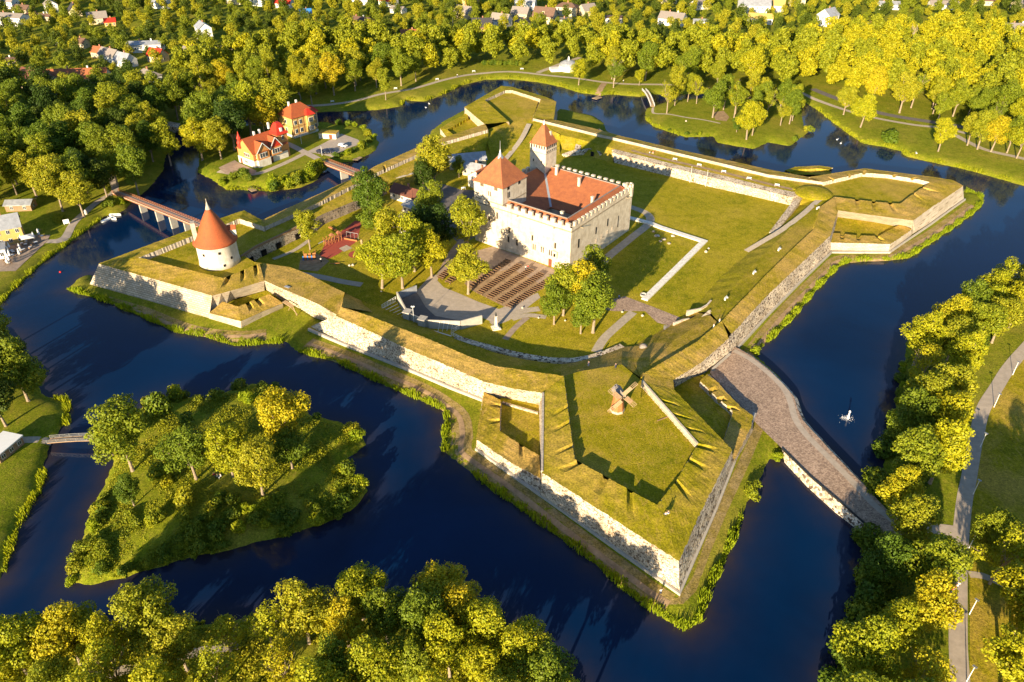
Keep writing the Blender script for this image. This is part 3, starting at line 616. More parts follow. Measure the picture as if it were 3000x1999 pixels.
# ---- east bastion
s = thing('bastion', 'right hand bastion with a long pale scarp reaching furthest into the moat', 'bastion')
O = rowz([(2370,520),(2533,494),(2610,504),(2731,519),(2790,528),(2821,545),(2728,607),(2675,646),(2560,631),(2452,616)], ZT)
I = rowz([(2411,534),(2528,507),(2600,512),(2690,526),(2722,534),(2722,536),(2678,566),(2637,597),(2560,591),(2446,577)], ZC)
nts = [W(x, y, ZC) for x, y in ((2440,527),(2490,516),(2530,507),(2618,519),(2672,528),(2700,550),(2678,567),(2610,596),(2560,591),(2512,584))]
parapet(s, O, I, ZF, nts, nd=.7, mat='grass_dry', facemat='ashlar_white')
B = rowz([(2824,583),(2726,654),(2672,687)], 1.0); loft('scarp_wall', [O[5:8], B], M['ashlar_white'], s, step=3, tsub=4)
mb = MB(); wallstrip(mb, rowz([(2827,586),(2729,657),(2606,741),(2436,741)], 1), 0.5, 0.4, 1.5); mb.build('plinth', M['concrete'], s)
Bk = offset(O[:6], 1.2, 0.6); loft('scarp_wall', [O[:6], Bk], M['ashlar'], s, step=3)
loft('flank_wall', [O[7:10], rowz([(2680,675),(2560,652),(2454,637)], ZE-.2)], M['ashlar_white'], s, step=3)
sheet('terreplein', [W(x, y, ZF+.02) for x, y in [(2411,534),(2528,507),(2600,512),(2690,526),(2722,534),(2678,566),(2637,597),(2560,591),(2446,577),(2420,590),(2400,590),(2370,560)]], ZF+.02, M['grass_fort'], s)
loft('gorge_slope', [rowz([(2320,552),(2370,560),(2390,585),(2385,605)], ZF), rowz([(2318,600),(2330,600),(2340,602),(2345,604)], 2.9)], M['grass_fort'], s, tsub=4)
sheet('gorge_floor', [W(x, y, ZF+.0) for x, y in [(2330,548),(2362,542),(2411,534),(2412,560),(2446,577),(2425,592),(2403,606),(2385,605),(2390,585),(2370,560),(2345,560)]], ZF-.03, M['grass_fort'], s)
loft('corner', [[W(2453,619,ZT), W(2403,606,8.6)], [W(2451,615,ZT), W(2445,576,ZC)]], M['grass_dry'], s, tsub=3)
# mound
mc = W(2385,566,ZF); mb = MB(); pr = [(7.0,-.2),(6.4,.35),(5.2,.85),(3.6,1.25),(1.6,1.45),(.3,1.5)]
mb.lathe(mc, pr, 28); mb.build('mound', M['grass_fort'], s)
e = ravelin('low battery tucked under the white flank of the right hand bastion', [(2432,711),(2520,713),(2607,715),(2671,672)], [(2436,682),(2520,690),(2573,692),(2640,656)], 3.9, 4.1, ZE,
    [(2432,735),(2520,737),(2604,740),(2671,690)], [(2454,625),(2433,700),(2520,705),(2604,708),(2669,668),(2700,650),(2560,630)], notch=[(2469,687),(2518,690),(2570,691)], wmat='ashlar_white', facemat='grass_fort')
# low battery north of east bastion (dark, water side)
e = thing('low_battery', 'small low battery in shade on the far water side of the right hand bastion', 'battery')
Oo = rowz([(2300,500),(2330,490),(2400,486),(2440,492)], 2.4); Ii = rowz([(2315,505),(2340,497),(2395,494),(2430,498)], 2.7)
parapet(e, Oo, Ii, 1.6, mat='grass_fort', facemat='grass_fort'); loft('scarp_wall', [Oo, offset(Oo, 0.8, 0.3)], M['ashlar'], e)
sheet('terreplein', [W(x, y, 1.9) for x, y in [(2312,506),(2340,497),(2395,494),(2430,499),(2440,512),(2330,512)]], 1.9, M['grass_fort'], e)
# ---- north-east curtain
q = thing('curtain_wall', 'far curtain rampart with a white coping line behind the castle', 'rampart')
O = rowz([(1621,351),(1736,376),(1819,399),(1978,437),(2130,470),(2250,497),(2370,520)], 7.0); C = rowz([(1561,347),(1736,390),(1819,409),(1978,447),(2130,483),(2250,512),(2411,534)], 7.9)
parapet(q, O, C, 6.9, mat='grass_dry', facemat='ashlar_white'); loft('scarp_wall', [O, offset(O, 1.2, 0.3)], M['ashlar'], q, step=3)
mb = MB(); wallstrip(mb, offset(C[:6], 0, 7.9), 0.5, 6.8, 8.0); mb.build('coping', M['ashlar_white'], q)
K = rowz([(1640,395),(1745,420),(1800,437),(1962,478),(2120,515),(2250,548),(2345,566)], 6.5)
loft('terreplein', [offset(C, -.3, 6.9), K], M['grass_fort'], q, tsub=3, amp=0.06)
struct(pathstrip('path', [(1850,441,6.62),(1962,470,6.66),(2120,506,6.66),(2250,539,6.66),(2325,556,6.66)], 2.0, M['dirt'], lift=0.06))
loft('inner_slope', [K[:3], rowz([(1600,425),(1700,452),(1795,478)], 2.9)], M['grass_fort'], q, tsub=4, amp=.1)
rw = thing('retaining_wall', 'long rough stone retaining wall lit along the far side of the castle lawn', 'retaining wall')
T = rowz([(1800,437),(1962,478),(2120,515),(2250,548),(2345,566)], 6.52)
T2 = rowz([(1793,447),(1962,491),(2110,527),(2240,559),(2322,578)], 6.1); T3 = [p.copy() for p in T2]
for p in T3: p.z = 5.6
T4 = rowz([(1800,478),(1958,517),(2074,547),(2225,581),(2317,603)], 2.9)
loft('coping', [T, T2], M['rubble_fine'], rw, step=3); loft('stone_face', [T2, T3, T4], M['rubble_fine'], rw, step=3, tsub=3, wob=0.15)
loft('end_face', [[T[-1], T2[-1]], [T4[-1]+Vector((1, 1, 0)), T4[-1]]], M['rubble_fine'], rw)
rp = thing('ramp_wall', 'grey sloping stone ramp wall at the right corner of the castle lawn', 'ramp')
mb = MB(); A = rowz([(2342,590),(2305,635),(2262,685)], 3); wallstrip(mb, A, 2.2, 2.8, [5.6, 4.6, 3.3]); mb.build('stone_face', M['rubble_fine'], rp)
# ruined arch behind the castle
ru = thing('ruined_wall', 'ruined curved stone wall with a dark arched doorway behind the square slender tower', 'ruin')
mb = MB(); A = rowz([(1650,458),(1690,452),(1698,425),(1722,408),(1752,404),(1775,415),(1779,437),(1800,462)], 3)
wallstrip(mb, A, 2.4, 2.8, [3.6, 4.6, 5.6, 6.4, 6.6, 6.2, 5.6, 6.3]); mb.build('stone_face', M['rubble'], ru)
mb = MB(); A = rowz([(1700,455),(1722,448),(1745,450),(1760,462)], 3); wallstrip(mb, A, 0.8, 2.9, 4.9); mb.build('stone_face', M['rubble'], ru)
mb = MB(); mb.box(W(1735,452,4.0), (1.3, .5, 2.0), -.5); mb.build('doorway', M['dark'], ru)
struct(pathstrip('path', [(1480,470,3),(1505,440,3.8),(1530,405,5.3),(1550,365,6.8)], 2.2, M['path'], lift=0.35))
# ---- north bastion
s = thing('bastion', 'furthest bastion at the top of the fortress beyond the square towers', 'bastion')
O = rowz([(1421,364),(1361,314),(1470,252),(1500,255),(1596,284),(1628,298),(1621,351)], ZT)
I = rowz([(1491,357),(1420,293),(1480,265),(1500,265),(1580,290),(1584,292),(1560,347)], ZC-.1)
parapet(s, O, I, ZF, [], mat='grass_fort', facemat='ashlar')
loft('flank_wall', [O[:2], rowz([(1405,384),(1361,340)], 1.4)], M['ashlar_white'], s, step=3)
loft('scarp_wall', [O[1:], [W(1361,340,1)]+offset(O[1:], 1.2, 0.5)[1:]], M['ashlar'], s, step=3)
sheet('terreplein', [W(x, y, ZF+.02) for x, y in [(1491,357),(1420,293),(1480,265),(1500,265),(1580,290),(1560,347)]], ZF+.02, M['grass_fort'], s)
loft('gorge_slope', [rowz([(1430,380),(1491,357),(1560,347),(1640,395)], ZF), rowz([(1430,425),(1490,415),(1560,412),(1640,410)], 5.0), rowz([(1440,462),(1490,470),(1560,470),(1640,455)], 2.9)], M['grass_fort'], s, tsub=4, amp=0.15)
e = thing('low_battery', 'small grassy low battery at the left foot of the furthest bastion', 'battery')
Oo = rowz([(1311,404),(1289,376),(1368,331)], 3.6); Ii = rowz([(1330,396),(1310,380),(1372,345)], 4.3)
parapet(e, Oo, Ii, 3.0, mat='grass_fort', facemat='grass_fort'); loft('scarp_wall', [Oo, rowz([(1311,410),(1290,394),(1365,345)], 1.0)], M['ashlar_white'], e)
sheet('terreplein', [W(x, y, 3.0) for x, y in [(1330,396),(1310,380),(1372,345),(1405,368),(1345,392)]], 3.02, M['grass_fort'], e)
# ---- north-west curtain
q = thing('curtain_wall', 'rear left curtain rampart along the hotel side of the moat', 'rampart')
O = rowz([(768,646),(868,599),(933,570),(1063,510),(1100,487),(1228,430),(1300,404),(1421,364)], 7.2); C = rowz([(775,665),(849,632),(928,597),(1062,528),(1104,506),(1235,447),(1292,419),(1430,380)], 8.3)
parapet(q, O, C, 7.2, [W(1126,498,8)], nd=1.2, mat='grass_dry', facemat='stone_cap'); loft('scarp_wall', [O, offset(O, 1.0, 0.5)], M['ashlar'], q, step=3)
K = rowz([(858,672),(900,650),(945,628),(1060,580),(1125,545),(1250,495),(1330,452),(1430,400)], 6.5); F = rowz([(885,700),(915,690),(950,658),(1065,608),(1135,568),(1260,530),(1345,475),(1440,440)], 2.9)
loft('terreplein', [offset(C, -.3, 7.0), K], M['grass_fort'], q, tsub=3, amp=0.08)
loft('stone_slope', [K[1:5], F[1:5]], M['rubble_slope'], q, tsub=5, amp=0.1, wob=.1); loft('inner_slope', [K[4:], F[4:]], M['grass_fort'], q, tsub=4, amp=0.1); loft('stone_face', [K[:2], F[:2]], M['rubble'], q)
# gate passage portal
g = thing('gatehouse', 'stone gate passage with dark archway through the rear left rampart', 'gate')
mb = MB(); A = rowz([(1128,552),(1172,545),(1215,532)], 3); wallstrip(mb, A, 1.2, 2.8, 6.6); mb.build('stone_face', M['castle_wall'], g)
c = W(1152,562,3); mb = MB(); mb.box((c.x, c.y+.1, 4.3), (3.0, .8, 2.7), .35); mb.build('archway', M['dark'], g)
# ---- west bastion with round tower
s = thing('bastion', 'left bastion carrying the round tower with the pointed red roof', 'bastion')
O = rowz([(290,773),(568,670),(647,640),(715,617),(768,646)], ZT); I = rowz([(407,755),(571,689),(660,658),(700,641),(775,665)], 8.6)
parapet(s, O, I, ZF, [], mat='grass_fort', facemat='stone_cap'); loft('scarp_wall', [O, offset(O, 1.0, 0.5)], M['ashlar'], s, step=3)
O2 = rowz([(290,773),(450,817),(622,866),(700,845),(774,822)], ZT); I2 = rowz([(410,755),(520,783),(654,815),(700,797),(760,770)], 8.4)
parapet(s, O2, I2, ZF, [W(678,812,8.6), W(722,796,8.6), W(768,785,8.6)], nd=1.2, mat='grass_dry', facemat='grass_fort')
B = rowz([(263,833),(430,880),(612,932)], 1.0); loft('scarp_wall', [O2[:3], B], M['ashlar'], s, step=3, tsub=3)
loft('flank_wall', [O2[2:], rowz([(612,916),(690,875),(775,852)], ZE-.4)], M['ashlar_white'], s, step=3)
loft('end_wall', [[O2[0], O[0]+Vector((-.3, .6, 0))], [B[0], O[0]+Vector((-1.2, 1.6, -6.8))]], M['ashlar'], s)
sheet('terreplein', [W(x, y, ZF) for x, y in [(407,755),(571,689),(660,658),(700,641),(775,665),(849,632),(900,640),(858,674),(750,723),(712,748),(745,768),(760,772),(700,797),(654,815),(520,783)]], ZF+.01, M['grass_fort'], s)
aw = thing('arched_wall', 'casemate wall with dark arches between the round tower and the playground', 'retaining wall')
T = rowz([(706,752),(750,723),(805,697),(858,672),(893,655)], ZF+.1); Bq = offset(T, -.5, 2.8)
loft('stone_face', [T, Bq], M['rubble_fine'], aw, step=2, tsub=2)
mb = MB(); wallstrip(mb, T, .5, 6.6, 7.35); mb.build('railing', M['wood'], aw)
for f in (.12, .32, .52, .80, .93):
    i = int(f*4); p = T[i].lerp(T[i+1], f*4-i); q = T[i+1]-T[i]; an = math.atan2(q.y, q.x); n_ = Vector((math.sin(an), -math.cos(an), 0))
    mb = MB(); c_ = p+n_*.45; mb.box((c_.x, c_.y, 3.7), (2.0, .5, 1.6), an)
    for k in range(5): a2 = k*math.pi/5; mb.box((c_.x, c_.y, 4.4+.38*math.sin(a2+.3)), (2.0*abs(math.cos((k-2)*.5)), .5, .42), an)
    mb.build('arch', M['dark'], aw)
# flat rampart right of tower (over the front flank)
q = thing('curtain_wall', 'flat worn rampart top between the round tower bastion and the stage', 'rampart')
A0 = rowz([(774,822),(830,847),(880,868),(935,893),(989,924)], ZT); A1 = rowz([(785,772),(850,783),(908,806),(970,838),(1010,858)], 7.8); A2 = rowz([(760,778),(848,797),(912,815),(975,848),(1050,880)], 2.9)
e1 = rowz([(745,768),(850,783),(908,806),(970,838),(1010,858)], 7.5)
loft('terreplein', [A0, e1], M['grass_dry'], q, tsub=5, amp=0.1)
loft('inner_slope', [e1, rowz([(735,783),(853,794),(915,818),(985,852),(1052,882)], 2.8)], M['grass_fort'], q, tsub=2)
loft('end_slope', [[A0[-1], A1[-1]], [W(1000,899,ZC), W(1010,858,7.2)], [W(1092,915,5.5), W(1060,882,3)]], M['grass_dry'], q, tsub=4)
loft('flank_wall', [A0, rowz([(777,851),(828,881),(880,905),(919,930),(960,945)], 1.4)], M['rubble_fine'], q, step=3, tsub=3)
e = ravelin('low battery under the white flank of the round tower bastion', [(613,917),(706,941),(768,912),(828,888)], [(652,884),(698,899),(740,880),(790,862)], 3.6, 4.4, 2.2,
    [(611,933),(706,962),(768,930),(830,902)], [(652,884),(698,899),(740,880),(790,862),(815,872),(778,850),(700,868),(640,895)], notch=[(725,887),(752,877)], wmat='ashlar_white', facemat='grass_fort')
br = thing('wooden_bridge', 'small wooden foot ramp leaning at the low battery of the round tower bastion', 'footbridge')
mb = MB(); a = W(832,883,3.9); b = W(858,899,3.3); mb.beam(a, b, 1.3, .15); mb.build('deck', M['wood_pale'], br)
mb = MB(); mb.beam(b, W(870,925,1.1), .15, .15); mb.beam(b+Vector((-.7, -.3, 0)), W(845,910,1.1), .12, .12); mb.beam(b+Vector((-.7, 0, 0)), W(872,922,1.1), .12, .12); mb.build('leg', M['wood_pale'], br)
# ================================================================== castle (local axes: x along the right front wall, y along the left front wall)
CA = math.radians(53.5); F0 = W(1667.5, 800, ZG)
UU = np.array([math.cos(CA), math.sin(CA), 0]); VV = np.array([-math.sin(CA), math.cos(CA), 0])
cas = thing('castle', 'square pale limestone castle with battlements, red tiled roofs and two square towers', 'castle', F0, CA)
def box(name, x0, x1, y0, y1, z0, z1, mat, par): mb = MB(); mb.box(((x0+x1)/2, (y0+y1)/2, (z0+z1)/2), (x1-x0, y1-y0, z1-z0)); return mb.build(name, M[mat], par)
S1 = 38.0
# outer walls as a ring round the courtyard
mb = MB(); out = [(0, 0), (S1, 0), (S1, S1), (0, S1)]; inn = [(11, 10), (19, 10), (19, 20.5), (11, 20.5)]
vs = [(x, y, z) for (x, y) in out for z in (0,)]+[(x, y, 14.4) for x, y in out]+[(x, y, 10.0) for x, y in inn]+[(x, y, 0.05) for x, y in inn]
fs = [(i, (i+1) % 4, 4+(i+1) % 4, 4+i) for i in range(4)]+[(8+i, 12+i, 12+(i+1) % 4, 8+(i+1) % 4) for i in range(4)]+[(12, 13, 14, 15)]
mb.add(vs, fs); mb.build('wall', M['castle_wall'], cas)
mb = MB()
for (x, y, sx, sy) in ((-.06, 19, .36, S1+.2), (19, -.06, S1+.2, .36), (S1+.06, 19, .36, S1+.2), (19, S1+.06, S1+.2, .36)): mb.box((x, y, 14.25), (sx, sy, .28))
mb.build('cornice', M['castle_trim'], cas)
mb = MB()
for (x, y, sx, sy) in ((.4, 19, .8, S1-.004), (19, .4, S1-.004, .8), (S1-.4, 19, .8, S1-.004), (19, S1-.4, S1-.004, .8)): mb.box((x, y, 14.95), (sx, sy, 1.2))
mb.build('parapet_wall', M['castle_wall'], cas)
mer = None
def merlon(x, y, alongx, ln):
    global mer
    if mer is None:
        b = MB(); b.box((0, 0, 0), (1, .84, 1.15)); b.box((0, 0, .62), (1.05, .95, .12)); mer = b.build('merlon', M['castle_wall'], cas); o = mer
    else: o = mer.copy(); COL.objects.link(o); o.parent = cas
    o.location = (x, y, 16.1); o.scale = (ln, 1, 1); o.rotation_euler = (0, 0, 0 if alongx else math.pi/2)
for k in range(9): merlon(.4, 1.4+k*2.82, False, 1.55)
for k in range(15): merlon(2.6+k*2.35, .4, True, 1.25)
for k in range(13): merlon(S1-.4, 3+k*2.5, False, 1.25)
for k in range(7): merlon(15+k*2.4, S1-.4, True, 1.25)
# ring roof
mb = MB(); e = [(1.5, 1.5), (36.5, 1.5), (36.5, 36.5), (1.5, 36.5)]; r = [(3.2, 3.6), (35.3, 3.6), (35.3, 35.0), (3.2, 35.0)]; c = [(11, 10), (19, 10), (19, 20.5), (11, 20.5)]
c2 = [(11.4, 10.4), (18.6, 10.4), (18.6, 20.1), (11.4, 20.1)]
vs = [(x, y, 15.0) for x, y in e]+[(x, y, 16.6) for x, y in r]+[(x, y, 10.2) for x, y in c2]+[(x, y, 9.9) for x, y in c2]
fs = [(i, (i+1) % 4, 4+(i+1) % 4, 4+i) for i in range(4)]+[(4+i, 4+(i+1) % 4, 8+(i+1) % 4, 8+i) for i in range(4)]+[(8+i, 8+(i+1) % 4, 12+(i+1) % 4, 12+i) for i in range(4)]
mb.add(vs, fs); rf = mb.build('roof', M['tile'], cas)
mb = MB(); mb.beam((34.9, 34.6, 16.48), (18.7, 20.2, 10.3), .75, .12); mb.build('valley_flashing', M['blue_metal'], rf)
mb = MB(); rr = [(x, y, 16.66) for x, y in r]
for i in range(4): mb.beam(rr[i], rr[(i+1) % 4], .35, .22)
mb.build('ridge_tiles', M['slate'], rf)
for i, (a, b) in enumerate(((e[0], r[0]), (e[1], r[1]))): mb = MB(); mb.beam((*a, 15.06), (*b, 16.66), .3, .16); mb.build('hip_tiles', M['tile_bright'], rf)
for x, y, zz in ((32.6, 27.5, 15.6), (30.6, 16.8, 15), (23.5, 7.0, 13.2), (6.0, 7.5, 14.2), (8, 33, 14)):
    b = MB(); b.box((x, y, zz+1.0), (.8, .8, 3.2)); b.box((x, y, zz+2.6), (1.0, 1.0, .25)); b.build('chimney', M['castle_wall'], rf)
# courtyard windows
for k in range(3):
    b = MB(); b.box((18.98, 12+k*3.0, 7.6), (.12, .7, 1.1)); b.build('window', M['dark'], cas)
# corner turret
b = MB(); b.lathe((36.9, .9, 12.5), [(.3, -.8), (1.5, .6), (1.5, 3.3), (1.5, 3.9)], 10); b.build('corner_turret', M['castle_wall'], cas)
for k in range(5):
    a = k*2*math.pi/5; b = MB(); b.box((36.9+1.15*math.cos(a), .9+1.15*math.sin(a), 16.9), (.5, .8, 1.1), a); b.build('merlon', M['castle_wall'], cas)
# left tower
b = MB(); b.box((6.45, 32.25, 10.9), (13.1, 11.7, 21.8)); tw = b.build('tower', M['castle_wall'], cas)
b = MB(); b.box((6.45, 32.25, 15.9), (13.35, 11.95, .3)); b.build('string_course', M['castle_trim'], tw)
def hiproof(cx, cy, hx, hy, z0, zt, flare, mat, par, ov=.5):
    b = MB(); X, Y = hx+ov, hy+ov
    lv = [(1.0, 0), (0.86, flare), (0.0, 1.0)]
    vs = []
    for f, t in lv[:2]: vs += [(cx+sx*X*f, cy+sy*Y*f, z0+(zt-z0)*t) for sx, sy in ((-1, -1), (1, -1), (1, 1), (-1, 1))]
    vs.append((cx, cy, zt)); fs = [(i, (i+1) % 4, 4+(i+1) % 4, 4+i) for i in range(4)]+[(4+i, 4+(i+1) % 4, 8) for i in range(4)]+[(3, 2, 1, 0)]
    b.add(vs, fs); o = b.build('roof', M[mat], par)
    h = MB()
    for i in range(4): h.beam(vs[4+i], vs[8], .3, .12)
    h.build('hip_tiles', M['tile_bright'], o) if par.parent is None else None
    return o
ro = hiproof(6.45, 32.25, 6.55, 5.85, 21.65, 30.0, .10, 'tile', tw)
b = MB(); b.lathe((6.45, 32.25, 28.6), [(1.25, 0), (.55, 1.1), (.28, 2.0), (.12, 2.8), (.06, 5.6)], 8); b.build('finial', M['steel'], tw)
# slender tower
b = MB(); b.box((34.6, 34.7, 12.6), (6.7, 6.7, 25.2)); st = b.build('slender_tower', M['castle_wall'], cas)
hiproof(34.6, 34.7, 3.35, 3.35, 25.1, 32.2, .08, 'tile', st, .35)
b = MB(); b.lathe((34.6, 34.7, 31.6), [(.5, 0), (.3, .6), (.1, 1.1), (.04, 1.5)], 8); b.build('finial', M['steel'], st)
b = MB(); b.box((36.0, 32.9, 27.9), (.8, .9, 2.2)); b.build('dormer', M['castle_wall'], st)
for k in range(6):
    b = MB(); b.box((31.23, 32.0+k*1.08, 24.4), (.1, .45, 1.0)); b.build('window', M['dark'], st)
    b = MB(); b.box((32.0+k*1.08, 31.33, 24.4), (.45, .1, 1.0)); b.build('window', M['dark'], st)
    b = MB(); b.box((32.0+k*1.08, 31.33, 22.9), (.3, .1, .6)); b.build('window', M['dark'], st)
for v in (33, 36.5): b = MB(); b.box((31.23, v, 19.2), (.1, .4, .9)); b.build('window', M['dark'], st)
b = MB(); b.box((34.6, 34.7, 22.3), (6.8, 6.8, .16)); b.build('string_course', M['castle_trim'], st)
# windows on the two lit fronts, placed from the survey points
def wl(px, py, x0=0.0):
    q = onplane(px, py, np.array(F0)+UU*x0, UU)-F0; return (x0, float(np.array(q)@VV), q.z)
def wr(px, py, y0=0.0):
    q = onplane(px, py, np.array(F0)+VV*y0, VV)-F0; return (float(np.array(q)@UU), y0, q.z)
def win(p, wd, ht, side, par, kind='dark', name='window', frame=False):
    b = MB(); d = (.16, wd, ht) if side == 'l' else (wd, .16, ht); b.box(p, d); o = b.build(name, M[kind], par)
    if frame:
        f = MB(); t = .1
        for k in (-1, 1):
            if side == 'l': f.box((p[0]-.07, p[1]+k*(wd/2+t/2), p[2]), (.1, t, ht+2*t)); f.box((p[0]-.07, p[1], p[2]+k*(ht/2+t/2)), (.1, wd, t))
            else: f.box((p[0]+k*(wd/2+t/2), p[1]-.07, p[2]), (t, .1, ht+2*t)); f.box((p[0], p[1]-.07, p[2]+k*(ht/2+t/2)), (wd, .1, t))
        f.build('frame', M['castle_trim'], o)
    return o
for x, y, h in ((1492,674,2),(1490,701,2),(1515,711,2),(1560,697,1.8),(1627,720,1.9)): win(wl(x, y), .55, h, 'l', cas, frame=True)
for x, y in ((1565,724),(1589,732),(1613,741)):
    p = wl(x, y)
    for k in (-.38, .38): win((p[0], p[1]+k, p[2]), .32, 2.0, 'l', cas)
p = wl(1628, 746); b = MB(); b.box((-.35, p[1], p[2]), (.7, 1.6, 2.0)); b.box((-.35, p[1], p[2]+1.15), (.9, 1.9, .3)); o = b.build('bay_window', M['castle_wall'], cas)
b = MB(); b.box((-.72, p[1], p[2]), (.06, .8, 1.1)); b.build('pane', M['dark'], o)
p = wl(1611.6, 773); b = MB(); b.box((0, p[1], 1.3), (.16, 1.3, 2.6)); b.build('door', M['door'], cas)
T0 = -0.1
for x, y in ((1412,538.6),(1452.8,552)):
    q = wl(x, y, T0); o = win(q, 1.35, 1.6, 'l', tw)
    b = MB()
    for k in (-.45, 0, .45): b.box((q[0]-.1, q[1]+k, q[2]), (.06, .09, 1.6)); b.box((q[0]-.1, q[1], q[2]+k), (.06, 1.35, .09))
    b.build('glazing_bars', M['wood_pale'], o)
for x, y, h in ((1433,595,.9),(1433,641,1.4),(1457,632,2.2)): win(wl(x, y, T0), .5, h, 'l', tw, frame=True)
p = wl(1434.5, 568, T0)
for k in (-.35, .35): win((p[0], p[1]+k, p[2]), .28, 1.6, 'l', tw)
for x, y in ((1521,533),(1489,550)): win(wr(x, y, 26.4), 1.1, 1.5, 'r', tw)
p = wr(1490, 571, 26.4)
for k in (-.4, .4): win((p[0]+k, p[1], p[2]), .3, 1.9, 'r', tw)
for x, y, wd, h in ((1694.8,713.6,.7,3.0),(1746,676,.6,2.4),(1780,652,.6,2.6),(1810.5,649,.35,4.2)): win(wr(x, y), wd, h, 'r', cas)
for x, y in ((1725,719),(1746,706),(1763,693),(1778.5,681),(1794,669)):
    p = wr(x, y)
    for k in (-.35, .35): win((p[0]+k, p[1], p[2]), .3, 1.5, 'r', cas, 'stone_cap')
b = MB()
for y in (6, 20): b.box((-.45, y, 14.1), (.9, .5, .25))
for x in (5, 33): b.box((x, -.6, 14.1), (.25, 1.6, .25))
b.build('water_spout', M['castle_trim'], cas)
# ================================================================== round tower
c = W(645, 766, ZF)
rt_ = thing('round_tower', 'white round tower with tall pointed orange red tiled roof on the left bastion', 'tower', c)
b = MB(); b.lathe((0, 0, 0), [(6.25, -.3), (6.0, 1.5), (5.95, 6.9), (6.2, 7.2), (6.25, 7.55)], 48); b.build('wall', M['white_wall'], rt_, smooth=True)
b = MB(); b.lathe((0, 0, 7.4), [(6.7, 0), (6.1, .6), (5.35, 1.6), (4.5, 3.2), (3.3, 5.7), (2.1, 8.0), (1.05, 9.8), (.70, 10.4)], 48); rf = b.build('roof', M['tile_bright'], rt_, smooth=True)
b = MB(); b.lathe((0, 0, 17.75), [(.80, 0), (.42, 1.1), (.12, 2.3), (.05, 3.2)], 12); b.lathe((0, 0, 20.8), [(.03, 0), (.16, .15), (.03, .3)], 8); b.build('finial', M['stone_cap'], rf)
b = MB(); b.box((-5.2, -1.3, 9.8), (1.3, 2.0, 8.4), .35); b.build('chimney', M['stone_cap'], rt_)
b = MB(); b.box((5.0, 2.2, 9.4), (2.2, 1.9, 2.2), .3); b.build('dormer', M['white_wall'], rt_)
b = MB(); b.add([(p[0], p[1], p[2]) for p in ((3.6, .4, 10.4), (6.5, 1.2, 10.4), (6.0, 3.6, 10.4), (3.0, 3.0, 10.4), (4.0, 1.8, 11.7), (6.3, 2.5, 11.5))], [(0, 1, 5, 4), (3, 4, 5, 2), (1, 2, 5), (0, 4, 3), (0, 3, 2, 1)]); b.build('dormer_roof', M['tile_bright'], rt_)
for a, z, in ((-1.95, 5.0), (-1.12, 5.6), (-1.0, 1.3), (-1.9, .5), (-.55, 3.0)):
    b = MB(); b.box((5.98*math.cos(a), 5.98*math.sin(a), z), (.25, .7, .8), a); b.build('window', M['dark'], rt_)
# ================================================================== windmill
c = W(1808, 1203, ZF)
wm = thing('windmill', 'small orange shingled windmill with four lattice sails on the nearest bastion', 'windmill', c, math.radians(-72))
b = MB(); b.lathe((0, 0, 0), [(1.75, -.1), (1.7, .7)], 8, math.pi/8); b.build('base', M['ashlar_white'], wm)
b = MB(); b.lathe((0, 0, 0), [(1.62, .7), (1.3, 3.0), (1.15, 5.0)], 8, math.pi/8); b.build('tower', M['wood_orange'], wm)
b = MB(); b.add([(-1.7, -1.1, 4.9), (1.5, -1.1, 4.9), (1.5, 1.1, 4.9), (-1.7, 1.1, 4.9), (-1.9, 0, 6.6), (1.3, 0, 6.6), (-1.7, -1.2, 5.7), (1.5, -1.1, 5.5), (1.5, 1.1, 5.5), (-1.7, 1.2, 5.7)],
        [(0, 3, 2, 1), (0, 1, 7, 6), (2, 3, 9, 8), (6, 7, 5, 4), (8, 9, 4, 5), (1, 2, 8, 5, 7), (3, 0, 6, 4, 9)]); b.build('cap', M['slate'], wm)
hub = Vector((1.95, 0, 5.35)); b = MB(); b.tube((1.2, 0, 5.35), (2.1, 0, 5.35), .22, .2); b.build('axle', M['black'], wm)
for k in range(4):
    a = math.radians(45+90*k-4); d = Vector((0, math.cos(a), math.sin(a))); n = Vector((0, -math.sin(a), math.cos(a)))
    X = Vector((1, 0, 0)); b = MB(); o0 = hub+X*(.0+.02*k)
    b.beam(o0, o0+d*4.7, .14, .12)
    for off in (-.05, .55, 1.1):
        if off > 0: b.beam(o0+d*.7+n*off, o0+d*4.7+n*off, .07, .06)
    for j in range(11): b.beam(o0+d*(.7+j*.4), o0+d*(.7+j*.4)+n*1.1, .05, .06)
    sa = b.build('sail', M['wood_pale'], wm)
    b = MB(); cc = o0+d*1.7+n*.58+X*.05; q = MB()
    L0 = .7; L1 = 3.1
    q.add([o0+d*L0+n*.05+X*.05, o0+d*L1+n*.05+X*.05, o0+d*L1+n*1.08+X*.05, o0+d*L0+n*1.08+X*.05, o0+d*L0+n*.05+X*.09, o0+d*L1+n*.05+X*.09, o0+d*L1+n*1.08+X*.09, o0+d*L0+n*1.08+X*.09],
          [(0, 3, 2, 1), (4, 5, 6, 7), (0, 1, 5, 4), (1, 2, 6, 5), (2, 3, 7, 6), (3, 0, 4, 7)])
    q.build('sail_boards', M['wood'] if k % 2 else M['wood_pale'], sa)
b = MB(); b.box((-1.5, -.2, 6.0), (.3, .5, .8)); b.build('hatch', M['dark'], wm)
